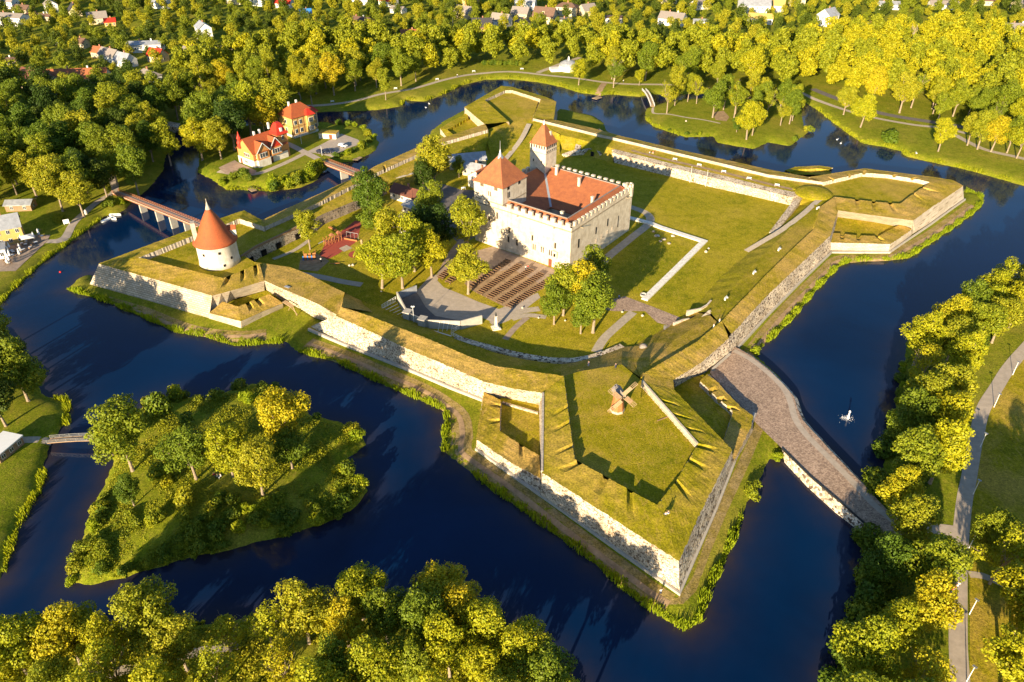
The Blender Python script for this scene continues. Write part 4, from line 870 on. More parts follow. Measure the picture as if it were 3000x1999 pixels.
# ================================================================== houses
def gable(mb, x0, x1, y0, y1, z0, h, ov=.4, th=.18):
    """gable roof slabs, ridge along x; returns gable end triangles separately"""
    ym = (y0+y1)/2; sl = h/((y1-y0)/2)
    for s_ in (-1, 1):
        ye = y0-ov if s_ < 0 else y1+ov; ze = z0-ov*sl
        a = [(x0-ov, ye, ze), (x1+ov, ye, ze), (x1+ov, ym, z0+h), (x0-ov, ym, z0+h)]
        bq = [(p[0], p[1], p[2]+th) for p in a]; f = [(0, 1, 2, 3), (7, 6, 5, 4), (0, 4, 5, 1), (1, 5, 6, 2), (2, 6, 7, 3), (3, 7, 4, 0)]
        mb.add(a+bq, f if s_ > 0 else [tuple(reversed(t)) for t in f])
def house(px, py, rot, ln, wd, ht, rh, wall, roof, label, name='house', cat='house', chim=1, hip=False, z=1.6, nw=3, floors=1, flat_=False, dormer=0, sub=None):
    p = W(px, py, z); p.z = gz(p.x, p.y)-.1 if z < 3 else z
    t = thing(name, label, cat, p, math.radians(rot)); x0, x1, y0, y1 = -ln/2, ln/2, -wd/2, wd/2
    b = MB(); b.box((0, 0, ht/2), (ln, wd, ht))
    if not hip and not flat_:
        for x, s_ in ((x0, 1), (x1, -1)):
            b.add([(x, y0, ht), (x, y1, ht), (x, 0, ht+rh-.03), (x+s_*.2, y0, ht), (x+s_*.2, y1, ht), (x+s_*.2, 0, ht+rh-.03)], [(0, 1, 2), (5, 4, 3), (0, 2, 5, 3), (1, 4, 5, 2)])
    b.build('wall', M[wall], t); b = MB()
    if flat_: b.box((0, 0, ht+.15), (ln+.5, wd+.5, .3))
    elif hip:
        X, Y = ln/2+.5, wd/2+.5; k = max(.3, X-Y*.9)
        b.add([(-X, -Y, ht-.05), (X, -Y, ht-.05), (X, Y, ht-.05), (-X, Y, ht-.05), (-k, 0, ht+rh), (k, 0, ht+rh)], [(0, 1, 5, 4), (2, 3, 4, 5), (1, 2, 5), (3, 0, 4), (3, 2, 1, 0)])
    else: gable(b, x0, x1, y0, y1, ht, rh)
    r = b.build('roof', M[roof], t)
    for k in range(chim):
        cx = x0+ln*(k+1)/(chim+1)+.6; b = MB(); b.box((cx, .3, ht+rh*.75+.5), (.7, .6, rh*.5+1.2)); b.box((cx, .3, ht+rh+1.1), (.85, .75, .15)); b.build('chimney', M['brick'] if k % 2 == 0 else M['white'], r)
    for k in range(dormer):
        cx = x0+ln*(k+1)/(dormer+1); b = MB(); yy = -wd*.27
        b.box((cx, yy, ht+rh*.42), (1.7, 1.6, 1.5)); d = b.build('dormer', M[wall], r)
        b = MB(); b.box((cx, yy-.82, ht+rh*.45), (1.0, .08, .8)); b.build('window', M['glass'], d)
    wn = None
    for fl in range(floors):
        zz = (ht/floors)*(fl+.55); hh = min(1.4, ht/floors*.5)
        for side in (-1, 1):
            for k in range(nw):
                if wn is None:
                    b = MB(); b.box((0, 0, 0), (1.1, .12, hh)); wn = b.build('window', M['frame'], t); g = MB()
                    for q in (-.26, .26): g.box((q, -.045, 0), (.4, .08, hh-.2))
                    for q in (-.26, .26): g.box((q, .045, 0), (.4, .08, hh-.2))
                    gg = g.build('pane', M['glass'], wn); o = wn
                else:
                    o = wn.copy(); COL.objects.link(o); o.parent = t; g2 = gg.copy(); COL.objects.link(g2); g2.parent = o
                o.location = (x0+ln*(k+.5)/nw, side*(wd/2+.02), zz)
        for side in (-1, 1):
            o = wn.copy(); COL.objects.link(o); o.parent = t; g2 = gg.copy(); COL.objects.link(g2); g2.parent = o
            o.location = (side*(ln/2+.02), 0, zz); o.rotation_euler = (0, 0, math.pi/2)
    return t
# px,py,rot,len,wid,h,roofh,wall,roof,label
H = [
 (30,22,-20,16,9,5,3.2,'white','slate','white house with grey gable roof at the top left corner of the town',2),
 (155,38,-55,9,8,6,3,'white','slate','tall narrow white house near the top left behind trees',2),
 (72,40,-15,12,8,3.5,2.4,'beige','brown_roof','low beige house with brown roof between two white houses at top left',1),
 (222,45,-60,10,8,4,4,'cream','dark_roof','cream gabled house with dark green grey roof at top left',1),
 (290,68,25,12,8,4,3.5,'cream','slate','cream house with pale roof and orange annex among the top left trees',1),
 (326,76,20,7,6,3,2,'ochre','red_paint','small ochre annex with red roof among the top left trees',1),
 (34,72,-12,24,9,5.5,2.0,'white','slate','long white two storey block at the left edge of the town',2),
 (120,58,-14,20,6,3.0,1.2,'beige','brown_roof','long low brown shed beside the white block at top left',1),
 (470,22,-28,20,10,4,3,'white','metal_roof','wide house with pale grey sheet roof at top left',1),
 (602,118,-58,11,8,8,3,'white','metal_roof','tall white house standing alone above the left woods',2),
 (430,150,8,20,9,4.5,1.4,'white','metal_roof','long white hall with pale flat roof left of the red roofed house',1),
 (466,180,-25,9,8,4,3.4,'beige','red_paint','house with bright red roof among trees on the left',1),
 (330,178,-32,14,8,4,3,'white','slate','white terrace house with grey roof above the left woods',2),
 (372,195,-30,10,8,4,3.6,'white','metal_roof','white end house with blue grey sheet roof above the left woods',1),
 (298,168,-20,8,7,3.5,2.6,'beige','tile','small beige house with red tile roof beside the grey terrace',1),
 (240,140,-10,8,6,3.5,2.2,'cream','brown_roof','small cream house with reddish brown roof in the left trees',1),
 (105,262,-35,14,11,6,4.5,'beige','tile_dark','beige house with steep brown red roof, left of the long red roofed building',2),
 (155,270,-42,15,10,5.5,4.5,'cream','tile_dark','cream house with two brown red gables next to the long building',2),
 (240,256,8,30,10,6,3.8,'cream','tile','long cream building with red tiled roof and skylights at left',2),
 (440,250,-38,12,9,5.5,3,'white','slate','white house with pale hip roof just above the woods at left',2),
 (650,160,16,30,7,3.5,1.6,'beige','slate','long low grey roofed building in the trees above the hotel',1),
 (580,172,-16,16,9,4,2.6,'beige','slate','grey roofed barn left of the long low building',1),
 (18,190,5,16,8,3,1.0,'beige','brown_roof','low brown flat roofed building at the left edge',1),
 (768,16,-20,14,9,5,3,'white','slate','white house at the top edge left of the bright red roof',2),
 (836,22,-12,12,8,3.6,4,'white','red_paint','white house with steep bright red roof and dormer at top',1),
 (897,52,20,8,6,3.5,2.4,'beige','blue_paint','small house with bright blue roof at top',1),
 (1055,82,-28,18,10,5,2.2,'beige','brown_roof','beige house with low grey brown roof among trees at top centre left',2),
 (1139,16,-30,12,9,4,4,'white','red_paint','white gabled house with red roof at the top edge',1),
 (1168,38,-25,10,7,3,1.6,'white','slate','low white outbuilding below the red roofed gable house',1),
 (1222,118,2,20,9,3.6,3,'beige','tile','house with long orange tile roof just behind the tree belt',1),
 (1378,14,-15,12,9,5,3,'ochre','metal_roof','ochre yellow two storey house at the top edge',2),
 (1360,52,-32,13,10,4,4,'beige','slate','beige stucco house with broad grey gable roof at top centre',1),
 (1412,92,3,13,11,4,4.5,'brick','dark_roof','brick house with black roof and cross gable at top centre',1),
 (1468,76,-28,13,8,4,4,'white','slate','grey roofed white gable house right of the black roof',1),
 (1540,28,-12,15,9,6,3,'white','metal_roof','large white house with red porch strip at top centre',2),
 (1526,54,-20,12,9,4,3.6,'beige','slate','beige gable house below the large white house',1),
 (1596,66,-22,15,10,5,5,'cream','brown_roof','cream house with big steep brown roof and white dormer',2),
 (1660,44,-14,15,9,6,2.5,'cream','brown_roof','pinkish cream two storey house with brown hip roof',2),
 (1532,84,-5,11,9,4,2.5,'beige','dark_roof','small beige bungalow with dark hip roof above the tree belt',1),
 (1650,72,-6,11,8,3.6,.6,'white','slate','flat roofed white bungalow beside the steep brown roof',1),
 (1720,44,30,11,9,4,3.5,'cream','slate','cream gable house half hidden by a round tree at top',1),
 (1798,66,-3,12,9,3.6,.6,'white','brown_roof','flat brown roofed modern house with lawn at top right of centre',1),
 (1968,72,-28,17,11,4.5,3.6,'white','slate','bright white bungalow with grey gable roof above the tree belt',1),
 (2050,26,24,13,8,3.6,2.4,'white','slate','small grey roofed house in green gardens at top right',1),
 (2052,72,-4,10,5,2.4,1.2,'white','metal_roof','pale glasshouse shed in the gardens at top right',1),
 (2205,42,-8,22,12,7,4,'white','metal_roof','large white hall with shiny glass roof at top right',2),
 (2268,34,-18,13,9,5,3.5,'white','ochre','white house with mustard roof right of the big glass roof',1),
 (2225,68,-10,16,9,4,2.5,'white','ochre','low white house with ochre and pale roof below the glass roof',1),
 (2420,74,40,12,10,7,4,'white','metal_roof','tall white gabled house among the trees at upper right',2),
 (2333,16,-8,11,8,5,3,'cream','tile','cream house with pinkish roof at the top edge right',1),
 (2594,26,-5,18,8,3.4,2,'white','metal_roof','low white house with pale sheet roof in the right gardens',1),
 (2760,26,-6,20,8,3.4,2.4,'white','slate','long grey roofed house in the right gardens',1),
 (2880,14,-6,18,9,3.5,3,'cream','brown_roof','brown roofed house with white dormer at the top right edge',1),
 (2545,86,-10,10,6,3,.8,'white','metal_roof','small flat roofed garden house at upper right',1),
 (2907,96,30,10,7,3.2,3,'white','slate','small white gable cottage at the far right',1),
 (2972,96,-4,17,9,3.4,2.6,'greenwall','slate','pale green house with grey roof at the right edge',1),
 (2985,26,35,12,8,4,3,'beige','slate','beige house with grey roof at the top right corner',1),
 (1955,8,-10,14,8,3.5,3,'cream','tile','cream house with orange roof at the top edge among gardens',1),
 (1060,12,-10,13,8,4,3,'white','slate','white house with grey roof cut by the top edge left of the red gable',1),
 (1280,-8,15,13,8,4,3,'white','slate','pale house cut by the top edge above the grey barn roof',1),
 (690,10,-15,13,8,4,3,'cream','tile','cream house with dull red roof at the top edge',1),
 (360,-4,15,13,8,4,3,'cream','tile','red roofed cream house at the top edge on the left',1),
]
for (px, py, rot, ln, wd, ht, rh, wa, ro, lab, fl) in H:
    house(px, py, rot, ln, wd, ht, rh, wa, ro, lab, floors=fl, nw=3 if ln < 16 else 6, chim=1 if ln < 16 else 2, hip='hip roof' in lab, dormer=1 if 'dormer' in lab else 0, flat_=rh < .9)
# ---- cafe
t = house(22, 706, 30, 11, 8, 6, 3.2, 'ochre', 'metal_roof', 'yellow cafe building with patched pale sheet roof beside the left terrace', 'cafe', 'cafe', floors=2, nw=4)
house(-12, 752, 28, 7, 6, 3.2, .6, 'white', 'metal_roof', 'glazed white annex of the yellow cafe at the left edge', 'cafe_annex', 'annex', chim=0, flat_=True)
house(65, 612, 6, 9, 5, 2.6, 1.0, 'wood', 'metal_roof', 'small open shed with rusty sheet roof under the left trees', 'shed', 'shed', chim=0, nw=2)
t = house(12, 1322, 75, 7, 5, 2.2, .6, 'wood', 'white_paint', 'kiosk with white flat roof at the left end of the park footbridge', 'kiosk', 'kiosk', chim=0, flat_=True)
# ---- castle yard outbuildings
house(1368, 486, 15, 15, 6, 3.2, 2.2, 'cream', 'metal_roof', 'long outbuilding with blue grey sheet roof behind the left castle tower', 'outbuilding', 'outbuilding', z=3.01, chim=0)
house(1392, 512, -25, 9, 5, 3, 1.8, 'cream', 'metal_roof', 'short pale outbuilding set across the long sheet roofed one', 'outbuilding', 'outbuilding', z=3.0, chim=1)
house(1412, 545, 53.5, 7, 8, 4.5, 2.6, 'white_wall', 'tile', 'white annex with red roof against the left castle tower', 'annex', 'annex', z=3.0, chim=1)
house(1195, 585, -35, 12, 6, 3, 2.2, 'white_wall', 'tile_dark', 'dark red roofed house under trees behind the playground', 'outbuilding', 'outbuilding', z=3.0, chim=1)
house(1215, 622, -38, 7, 5, 2.8, 1.2, 'white_wall', 'metal_roof', 'white porch building with blue grey roof near the playground', 'outbuilding', 'outbuilding', z=3.0, chim=0)
house(1215, 682, -35, 10, 6, 3, 2.0, 'white_wall', 'tile_dark', 'white walled house with brown roof between the courtyard trees', 'outbuilding', 'outbuilding', z=3.0, chim=1)
# ---- pavilion in the north park
p = W(1665, 205, 1.6); t = thing('pavilion', 'white round pavilion with pale dome on the far park promenade', 'pavilion', p)
b = MB(); b.lathe((0, 0, 0), [(5.5, 0), (5.4, 2.6), (5.6, 2.7)], 16); b.box((-7.5, -2, .8), (6, 5, 1.6), .2); b.build('wall', M['white'], t)
b = MB(); b.lathe((0, 0, 2.7), [(5.7, 0), (4.6, 1.4), (2.6, 2.4), (.3, 2.9)], 16); b.build('roof', M['metal_roof'], t)
b = MB(); b.lathe((0, 0, 5.5), [(.6, 0), (.5, 1.3), (.1, 2.0)], 8); b.build('lantern', M['white'], t)
# ================================================================== hotel villas
def villa1():
    p = W(748, 494, 1.9)+8.6*Vector((math.cos(.9), math.sin(.9), 0))+5.6*Vector((-math.sin(.9), math.cos(.9), 0)); t = thing('villa', 'orange wooden villa with white stone base, red roofs and corner tower on the hotel island', 'villa', p, .9)
    def bx(n, c, d, m, par=t, rz=0): b = MB(); b.box(c, d, rz); return b.build(n, M[m], par)
    bx('stone_base', (0, 0, 1.5), (17, 11, 3.0), 'white_wall'); bx('wall', (0, 0, 4.6), (16.6, 10.6, 3.2), 'villa_orange')
    bx('wall', (-4.2, -5.0, 4.7), (5.6, 3.0, 3.4), 'villa_orange'); bx('stone_base', (-4.2, -5.2, 1.5), (6.0, 3.2, 3.0), 'white_wall')
    b = MB(); gable(b, -8.3, 8.3, -5.3, 5.3, 6.2, 4.8, .5); b.build('roof', M['tile_bright'], t)
    b = MB()
    for x in (-8.3, 8.1): b.add([(x, -5.3, 6.2), (x, 5.3, 6.2), (x, 0, 10.9), (x+.2, -5.3, 6.2), (x+.2, 5.3, 6.2), (x+.2, 0, 10.9)], [(0, 2, 1), (3, 4, 5), (0, 3, 5, 2), (1, 2, 5, 4)])
    b.build('gable_wall', M['villa_orange'], t)
    def cross(cx, wd, z0, h, y0, y1, m):
        b = MB(); a = [(cx-wd/2-.4, y0-.4, z0-.3), (cx, y0-.4, z0+h), (cx+wd/2+.4, y0-.4, z0-.3), (cx-wd/2-.4, y1, z0-.3), (cx, y1, z0+h), (cx+wd/2+.4, y1, z0-.3)]
        b.add(a, [(0, 1, 4, 3), (1, 2, 5, 4), (0, 3, 5, 2)]); r = b.build('cross_roof', M['tile_bright'], t)
        b = MB(); b.add([(cx-wd/2, y0, z0-.1), (cx+wd/2, y0, z0-.1), (cx, y0, z0+h-.5), (cx-wd/2, y0-.15, z0-.1), (cx+wd/2, y0-.15, z0-.1), (cx, y0-.15, z0+h-.5)], [(0, 1, 2), (3, 5, 4), (0, 3, 4, 1), (1, 4, 5, 2), (2, 5, 3, 0)]); b.build('gable_wall', M[m], t)
        b = MB(); b.beam((cx-wd/2-.5, y0-.5, z0-.35), (cx, y0-.5, z0+h+.05), .12, .3); b.beam((cx+wd/2+.5, y0-.5, z0-.35), (cx, y0-.5, z0+h+.05), .12, .3); b.build('bargeboard', M['frame'], r)
    cross(-4.2, 5.6, 6.4, 3.4, -6.5, 0, 'villa_orange'); cross(2.6, 5.2, 6.4, 3.8, -5.9, 0, 'red_paint')
    bx('bay', (2.6, -5.7, 4.6), (5.0, 1.3, 3.3), 'villa_orange')
    bx('corner_tower', (7.2, -2.6, 5.2), (5.0, 5.0, 10.4), 'villa_orange')
    b = MB(); vs = [];
    for hw, z in ((3.2, 10.2), (2.2, 11.2), (1.7, 13.0), (.9, 14.6)): vs += [(7.2+sx*hw, -2.6+sy*hw, z) for sx, sy in ((-1, -1), (1, -1), (1, 1), (-1, 1))]
    fs = [(k*4+i, k*4+(i+1) % 4, k*4+4+(i+1) % 4, k*4+4+i) for k in range(3) for i in range(4)]+[(12, 13, 14, 15), (3, 2, 1, 0)]
    b.add(vs, fs); r = b.build('tower_roof', M['red_paint'], t)
    bx('dormer', (7.2, -4.6, 11.9), (1.0, .8, 1.5), 'frame', r)
    b = MB(); b.lathe((-8.0, 3.2, 6.5), [(1.1, 0), (1.1, 2.0), (1.3, 2.1), (.8, 3.2), (.8, 4.0), (1.0, 4.1), (.3, 5.8), (.06, 7.0)], 8); b.build('turret', M['red_paint'], t)
    for x, y, z in ((-2, 1, 11), (1, 1.5, 11), (6.0, 1.8, 12.5)): bx('chimney', (x, y, z), (.7, .7, 2.6), 'white')
    def wg(x, y, z, n, w_, h_, side='f'):
        for k in range(n):
            xx = x+(k-(n-1)/2)*(w_+.25)
            f = bx('window', (xx, y, z) if side == 'f' else (x, y+(k-(n-1)/2)*(w_+.25), z), (w_, .14, h_) if side == 'f' else (.14, w_, h_), 'frame')
            for q in (-.24, .24):
                if side == 'f': bx('pane', (xx+q*w_, y-.06, z), (w_*.36, .1, h_*.8), 'glass', f)
                else: bx('pane', (x+(.06 if x > 0 else -.06), y+(k-(n-1)/2)*(w_+.25)+q*w_, z), (.1, w_*.36, h_*.8), 'glass', f)
    wg(-4.2, -6.55, 4.7, 3, 1.0, 2.0); wg(2.6, -6.4, 4.7, 4, .95, 2.1); wg(7.2, -5.15, 4.8, 2, 1.0, 1.9); wg(7.2, -5.15, 8.6, 1, .9, 1.8); wg(-7.06, -5.2, 4.6, 1, .9, 1.6, 's'); wg(-8.36, -1, 4.6, 3, 1.0, 1.7, 's'); wg(-8.56, 0, 1.6, 2, .9, 1.3, 's')
    bx('door', (.2, -5.54, 1.2), (1.1, .14, 2.3), 'door'); bx('door', (-8.55, 3.4, 1.2), (.14, 1.1, 2.2), 'door')
    b = MB(); b.box((0, -5.45, 3.1), (16.8, .3, .25)); b.build('sill_band', M['wood_red'], t)
villa1()
def villa2():
    p = W(866, 405, 1.9)+6.0*Vector((math.cos(.85), math.sin(.85), 0))+5.0*Vector((-math.sin(.85), math.cos(.85), 0)); t = thing('villa', 'yellow timber framed villa with steep red hipped roofs beside the car park', 'villa', p, .85)
    def bx(n, c, d, m, par=t, rz=0): b = MB(); b.box(c, d, rz); return b.build(n, M[m], par)
    bx('stone_base', (0, 0, .6), (13.2, 10.2, 1.2), 'white_wall'); bx('wall', (0, 0, 5), (13, 10, 8), 'ochre'); bx('wall', (2.6, -5.4, 5), (3.6, 1.4, 8), 'ochre'); bx('wing', (8.0, 1.2, 4.4), (3.2, 5, 7), 'cream')
    def hip(cx, cy, X, Y, z0, h, m):
        k = max(.4, X-Y*.85); b = MB(); b.add([(cx-X, cy-Y, z0), (cx+X, cy-Y, z0), (cx+X, cy+Y, z0), (cx-X, cy+Y, z0), (cx-k, cy, z0+h), (cx+k, cy, z0+h)], [(0, 1, 5, 4), (2, 3, 4, 5), (1, 2, 5), (3, 0, 4), (3, 2, 1, 0)]); return b.build('roof', M[m], t)
    r = hip(0, 0, 7.1, 5.6, 8.9, 4.6, 'tile_bright'); hip(8.2, 1.2, 2.3, 3.2, 7.8, 2.2, 'red_paint'); hip(2.6, -4.4, 2.4, 2.6, 8.95, 2.4, 'red_paint')
    for x in (-3, 1): bx('chimney', (x, 1, 13.4), (.7, .7, 2), 'white', r)
    for z in (2.9, 6.7):
        for x in (-5, -2.2, 5.4): 
            f = bx('window', (x, -5.05, z), (1.4, .12, 1.9), 'frame')
            for q in (-.33, .33): bx('pane', (x+q, -5.1, z), (.5, .1, 1.6), 'glass', f)
        f = bx('window', (2.6, -6.15, z), (2.4, .12, 2.0), 'frame')
        for q in (-.72, 0, .72): bx('pane', (2.6+q, -6.2, z), (.55, .1, 1.7), 'glass', f)
        f = bx('window', (-6.55, 0, z), (.12, 1.4, 1.8), 'frame'); bx('pane', (-6.6, 0, z), (.1, 1.1, 1.5), 'glass', f)
    b = MB()
    for z in (1.3, 4.8, 8.7): b.box((0, -5.02, z), (13.1, .16, .2)); b.box((-6.52, 0, z), (.16, 10, .2))
    for x in (-6.4, -3.6, -.6, 4.2, 6.4): b.box((x, -5.02, 5), (.2, .16, 7.6))
    b.build('timber_frame', M['wood_red'], t)
villa2()
p = W(965, 402, 1.9); t = thing('ice_cellar', 'low stone cellar building with grass roof at the back of the hotel car park', 'outbuilding', p, math.radians(-8))
b = MB(); b.box((0, 0, 1.1), (8, 4.5, 2.4)); b.build('wall', M['white_wall'], t); b = MB(); b.box((0, 0, 2.4), (8.3, 4.8, .25)); b.build('roof', M['grass_dry'], t); b = MB(); b.box((1.5, -2.3, 1.0), (1.4, .15, 1.9)); b.build('door', M['door'], t)
# ================================================================== trees
def quads(C, N, size, seed):
    """leaf clumps: one small bent quad at each C facing roughly N"""
    r = np.random.default_rng(seed); n = len(C)
    N = N+r.normal(0, .55, (n, 3)); N /= np.linalg.norm(N, axis=1)[:, None]+1e-9
    A = np.cross(N, r.normal(0, 1, (n, 3))); A /= np.linalg.norm(A, axis=1)[:, None]+1e-9; B = np.cross(N, A)
    s = size*(0.6+0.8*r.random(n))[:, None]; t = s*(0.55+.35*r.random(n))[:, None]
    V = np.stack([C-A*s, C-B*t+N*s*.18, C+A*s, C+B*t+N*s*.18], 1).reshape(-1, 3); return V
def qmesh(name, V, mat):
    me = bpy.data.meshes.new(name); n = len(V)//4; me.vertices.add(len(V)); me.vertices.foreach_set('co', V.ravel())
    me.loops.add(len(V)); me.loops.foreach_set('vertex_index', np.arange(len(V))); me.polygons.add(n); me.polygons.foreach_set('loop_start', np.arange(0, len(V), 4))
    me.update(calc_edges=True); me.materials.append(mat); return me
def crown_pts(seed, R, zc, rz, nl, lr, per, topb=0.15):
    r = np.random.default_rng(seed); Cs = []; Ns = []; lob = []
    for k in range(nl):
        for _ in range(60):
            d = r.normal(0, 1, 3); d /= np.linalg.norm(d); rad = r.random()**.45
            p = np.array([d[0]*R*rad, d[1]*R*rad, zc+d[2]*rz*rad])
            p[:2] *= 1.0-.35*max(0, (p[2]-zc)/rz)
            p[0] += .25*R*math.sin(p[2]*.8+seed); p[1] += .2*R*math.cos(p[2]*.7+seed*2)
            if all(np.linalg.norm(p-q) > lr*.8 for q, _ in lob): break
        lob.append((p, lr*(0.62+.75*r.random())))
    for p, l in lob:
        m = int(per*(l/lr)**2); d = r.normal(0, 1, (m, 3)); d /= np.linalg.norm(d, axis=1)[:, None]
        rr = l*(0.72+.36*r.random(m)**.6)*(1+.22*np.sin(d[:, 0]*5+seed+k)*np.sin(d[:, 2]*6+d[:, 1]*4))
        C = p+d*rr[:, None]*np.array([1, 1, .82]); keep = np.ones(m, bool)
        for q, l2 in lob:
            if q is not p: keep &= np.linalg.norm((C-q)/np.array([1, 1, .82]), axis=1) > l2*.62
        Cs.append(C[keep]); Ns.append(d[keep]+np.array([0, 0, .25]))
    return np.concatenate(Cs), np.concatenate(Ns), lob
def limbs(lob, H0, r0, seed, bare=False):
    r = random.Random(seed); b = MB(); top = Vector((r.uniform(-.3, .3), r.uniform(-.3, .3), H0))
    b.tube((0, 0, -.3), (0, 0, .5), r0*1.35, r0, 8); b.tube((0, 0, .4), top, r0, r0*.72, 8)
    for p, l in lob[:9]:
        e = Vector(p); m = top.lerp(e, .5)+Vector((r.uniform(-.4, .4), r.uniform(-.4, .4), .2)); b.tube(top-Vector((0, 0, .3)), m, r0*.45, r0*.28, 5); b.tube(m, e, r0*.28, r0*.08, 5)
        if bare:
            for _ in range(5): b.tube(m.lerp(e, r.random()), e+Vector((r.uniform(-1.6, 1.6), r.uniform(-1.6, 1.6), r.uniform(-.4, 1.8))), r0*.12, .02, 4)
    return b
PROTO = {}
def proto(key, seed, R, zc, rz, nl, lr, per, size, H0, r0, mat, bare=0.0, name='broadleaf_tree', cat='tree'):
    C, N, lob = crown_pts(seed, R, zc, rz, nl, lr, per)
    if bare: C, N = C[int(len(C)*bare):], N[int(len(C)*bare):]
    me = qmesh('crown', quads(C, N, size, seed), M[mat]); tm = None
    if H0 > 0:
        b = limbs(lob, H0, r0, seed, bare > 0); tm = bpy.data.meshes.new('trunk'); tm.from_pydata(b.v, [], b.f); tm.materials.append(M['bark'])
    PROTO[key] = (me, tm, name, cat)
for i in range(5): proto('round%d' % i, 11+i, 3.8, 9.4, 5.0, 46, 1.3, 250, .19, 4.0, .32, 'leaf')
for i in range(3): proto('gold%d' % i, 31+i, 4.0, 9.2, 4.9, 48, 1.3, 250, .19, 4.0, .32, 'leaf_gold')
for i in range(3): proto('green%d' % i, 41+i, 3.7, 8.8, 5.2, 46, 1.3, 250, .19, 3.4, .30, 'leaf_green')
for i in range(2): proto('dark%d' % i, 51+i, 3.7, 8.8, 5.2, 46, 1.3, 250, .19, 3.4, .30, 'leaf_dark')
for i in range(2): proto('tall%d' % i, 61+i, 2.7, 10.2, 5.6, 36, 1.15, 230, .19, 5.2, .26, 'leaf')
proto('sparse0', 71, 3.6, 8.8, 3.8, 24, 1.2, 190, .19, 4.6, .26, 'leaf', bare=0.15)
proto('sparse1', 72, 3.9, 8.4, 3.8, 24, 1.25, 180, .19, 4.4, .26, 'leaf_gold', bare=0.2)
for i in range(2): proto('conifer%d' % i, 81+i, 1.7, 6.0, 5.0, 15, 1.15, 220, .26, 2.0, .2, 'leaf_green', name='columnar_tree')
for i in range(3): proto('bush%d' % i, 91+i, 1.1, 1.1, .8, 7, .8, 150, .17, 0, 0, 'leaf_green' if i < 2 else 'leaf', name='bush', cat='bush')
for i in range(2): proto('ybush%d' % i, 95+i, 1.1, 1.2, .9, 7, .8, 150, .17, 0, 0, 'leaf_gold' if i else 'reed', name='bush', cat='bush')
NT = [0]
def plant(key, p, sc, rz, label, group=None, sz=None):
    me, tm, name, cat = PROTO[key]
    if tm is None:
        o = bpy.data.objects.new(name, me); COL.objects.link(o)
    else:
        o = bpy.data.objects.new(name, None); COL.objects.link(o); o.empty_display_size = .5
        c = bpy.data.objects.new('crown', me); COL.objects.link(c); c.parent = o
        t = bpy.data.objects.new('trunk', tm); COL.objects.link(t); t.parent = o
        NT[0] += 1
    o.location = p; o.rotation_euler = (0, 0, rz); o.scale = (sc*random.uniform(.9, 1.1), sc*random.uniform(.9, 1.1), (sz or sc)*random.uniform(.92, 1.14)); tag(o, label, cat, group); return o
def T(key, px, py, sc, label, z=None, group=None, sz=None):
    zz = 1.0 if z is None else z; p = W(px, py, zz)
    if z is None: p.z = gz(p.x, p.y)
    return plant(key, p, sc, random.uniform(0, 6.28), label, group, sz)
R_ = lambda *a: random.choice(a)
# fortress trees
for a in [('tall0', 909, 731, 1.0, 'slim bright tree with a pale trunk standing alone by the playground'),
 ('green0', 1085, 640, 1.36, 'big tree with forked bare limbs at the top edge of the playground'),
 ('green1', 1112, 712, 1.24, 'dark green tree between the playground and the red roofed outbuildings'),
 ('gold0', 1120, 845, 1.24, 'golden green tree at the left end of the grove above the stage'),
 ('round0', 1180, 845, 1.36, 'broad tree in the middle of the grove above the stage'),
 ('gold1', 1215, 795, 1.42, 'largest spreading golden tree at the back of the grove above the stage'),
 ('round1', 1145, 785, 1.30, 'tree at the upper left of the grove above the stage'),
 ('gold2', 1265, 812, 1.12, 'golden tree at the right end of the grove above the stage'),
 ('round2', 1268, 668, 1.24, 'round light green tree in front of the castle yard'),
 ('dark0', 1290, 745, 1.18, 'dark shaded tree left of the castle tower'),
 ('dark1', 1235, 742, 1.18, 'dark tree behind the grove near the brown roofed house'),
 ('round3', 1372, 745, 1.24, 'bright tree close against the left castle tower'),
 ('round2', 1372, 862, 1.18, 'cone shaped bright tree standing among the open air benches'),
 ('round4', 1275, 560, 1.45, 'very large old tree on the rear rampart by the castle yard'),
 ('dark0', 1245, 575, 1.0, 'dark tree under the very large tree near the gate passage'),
 ('green2', 1345, 520, 0.6, 'small tree next to the blue grey roofed outbuilding'),
 ('green0', 1623, 951, 0.92, 'small dense tree at the left of the group beside the castle'),
 ('green1', 1701, 978, 0.8, 'low green tree in the middle of the group beside the castle'),
 ('round1', 1737, 975, 1.3, 'tall golden tree at the right of the group beside the castle'),
 ('round3', 1650, 925, 1.15, 'golden tree at the upper left of the group beside the castle'),
 ('round0', 1735, 880, 1.15, 'dark topped tree nearest the castle corner'),
 ('gold1', 1700, 930, 1.2, 'open crowned tree in the centre of the group beside the castle')]:
    T(a[0], a[1], a[2], a[3], a[4], z=ZG)
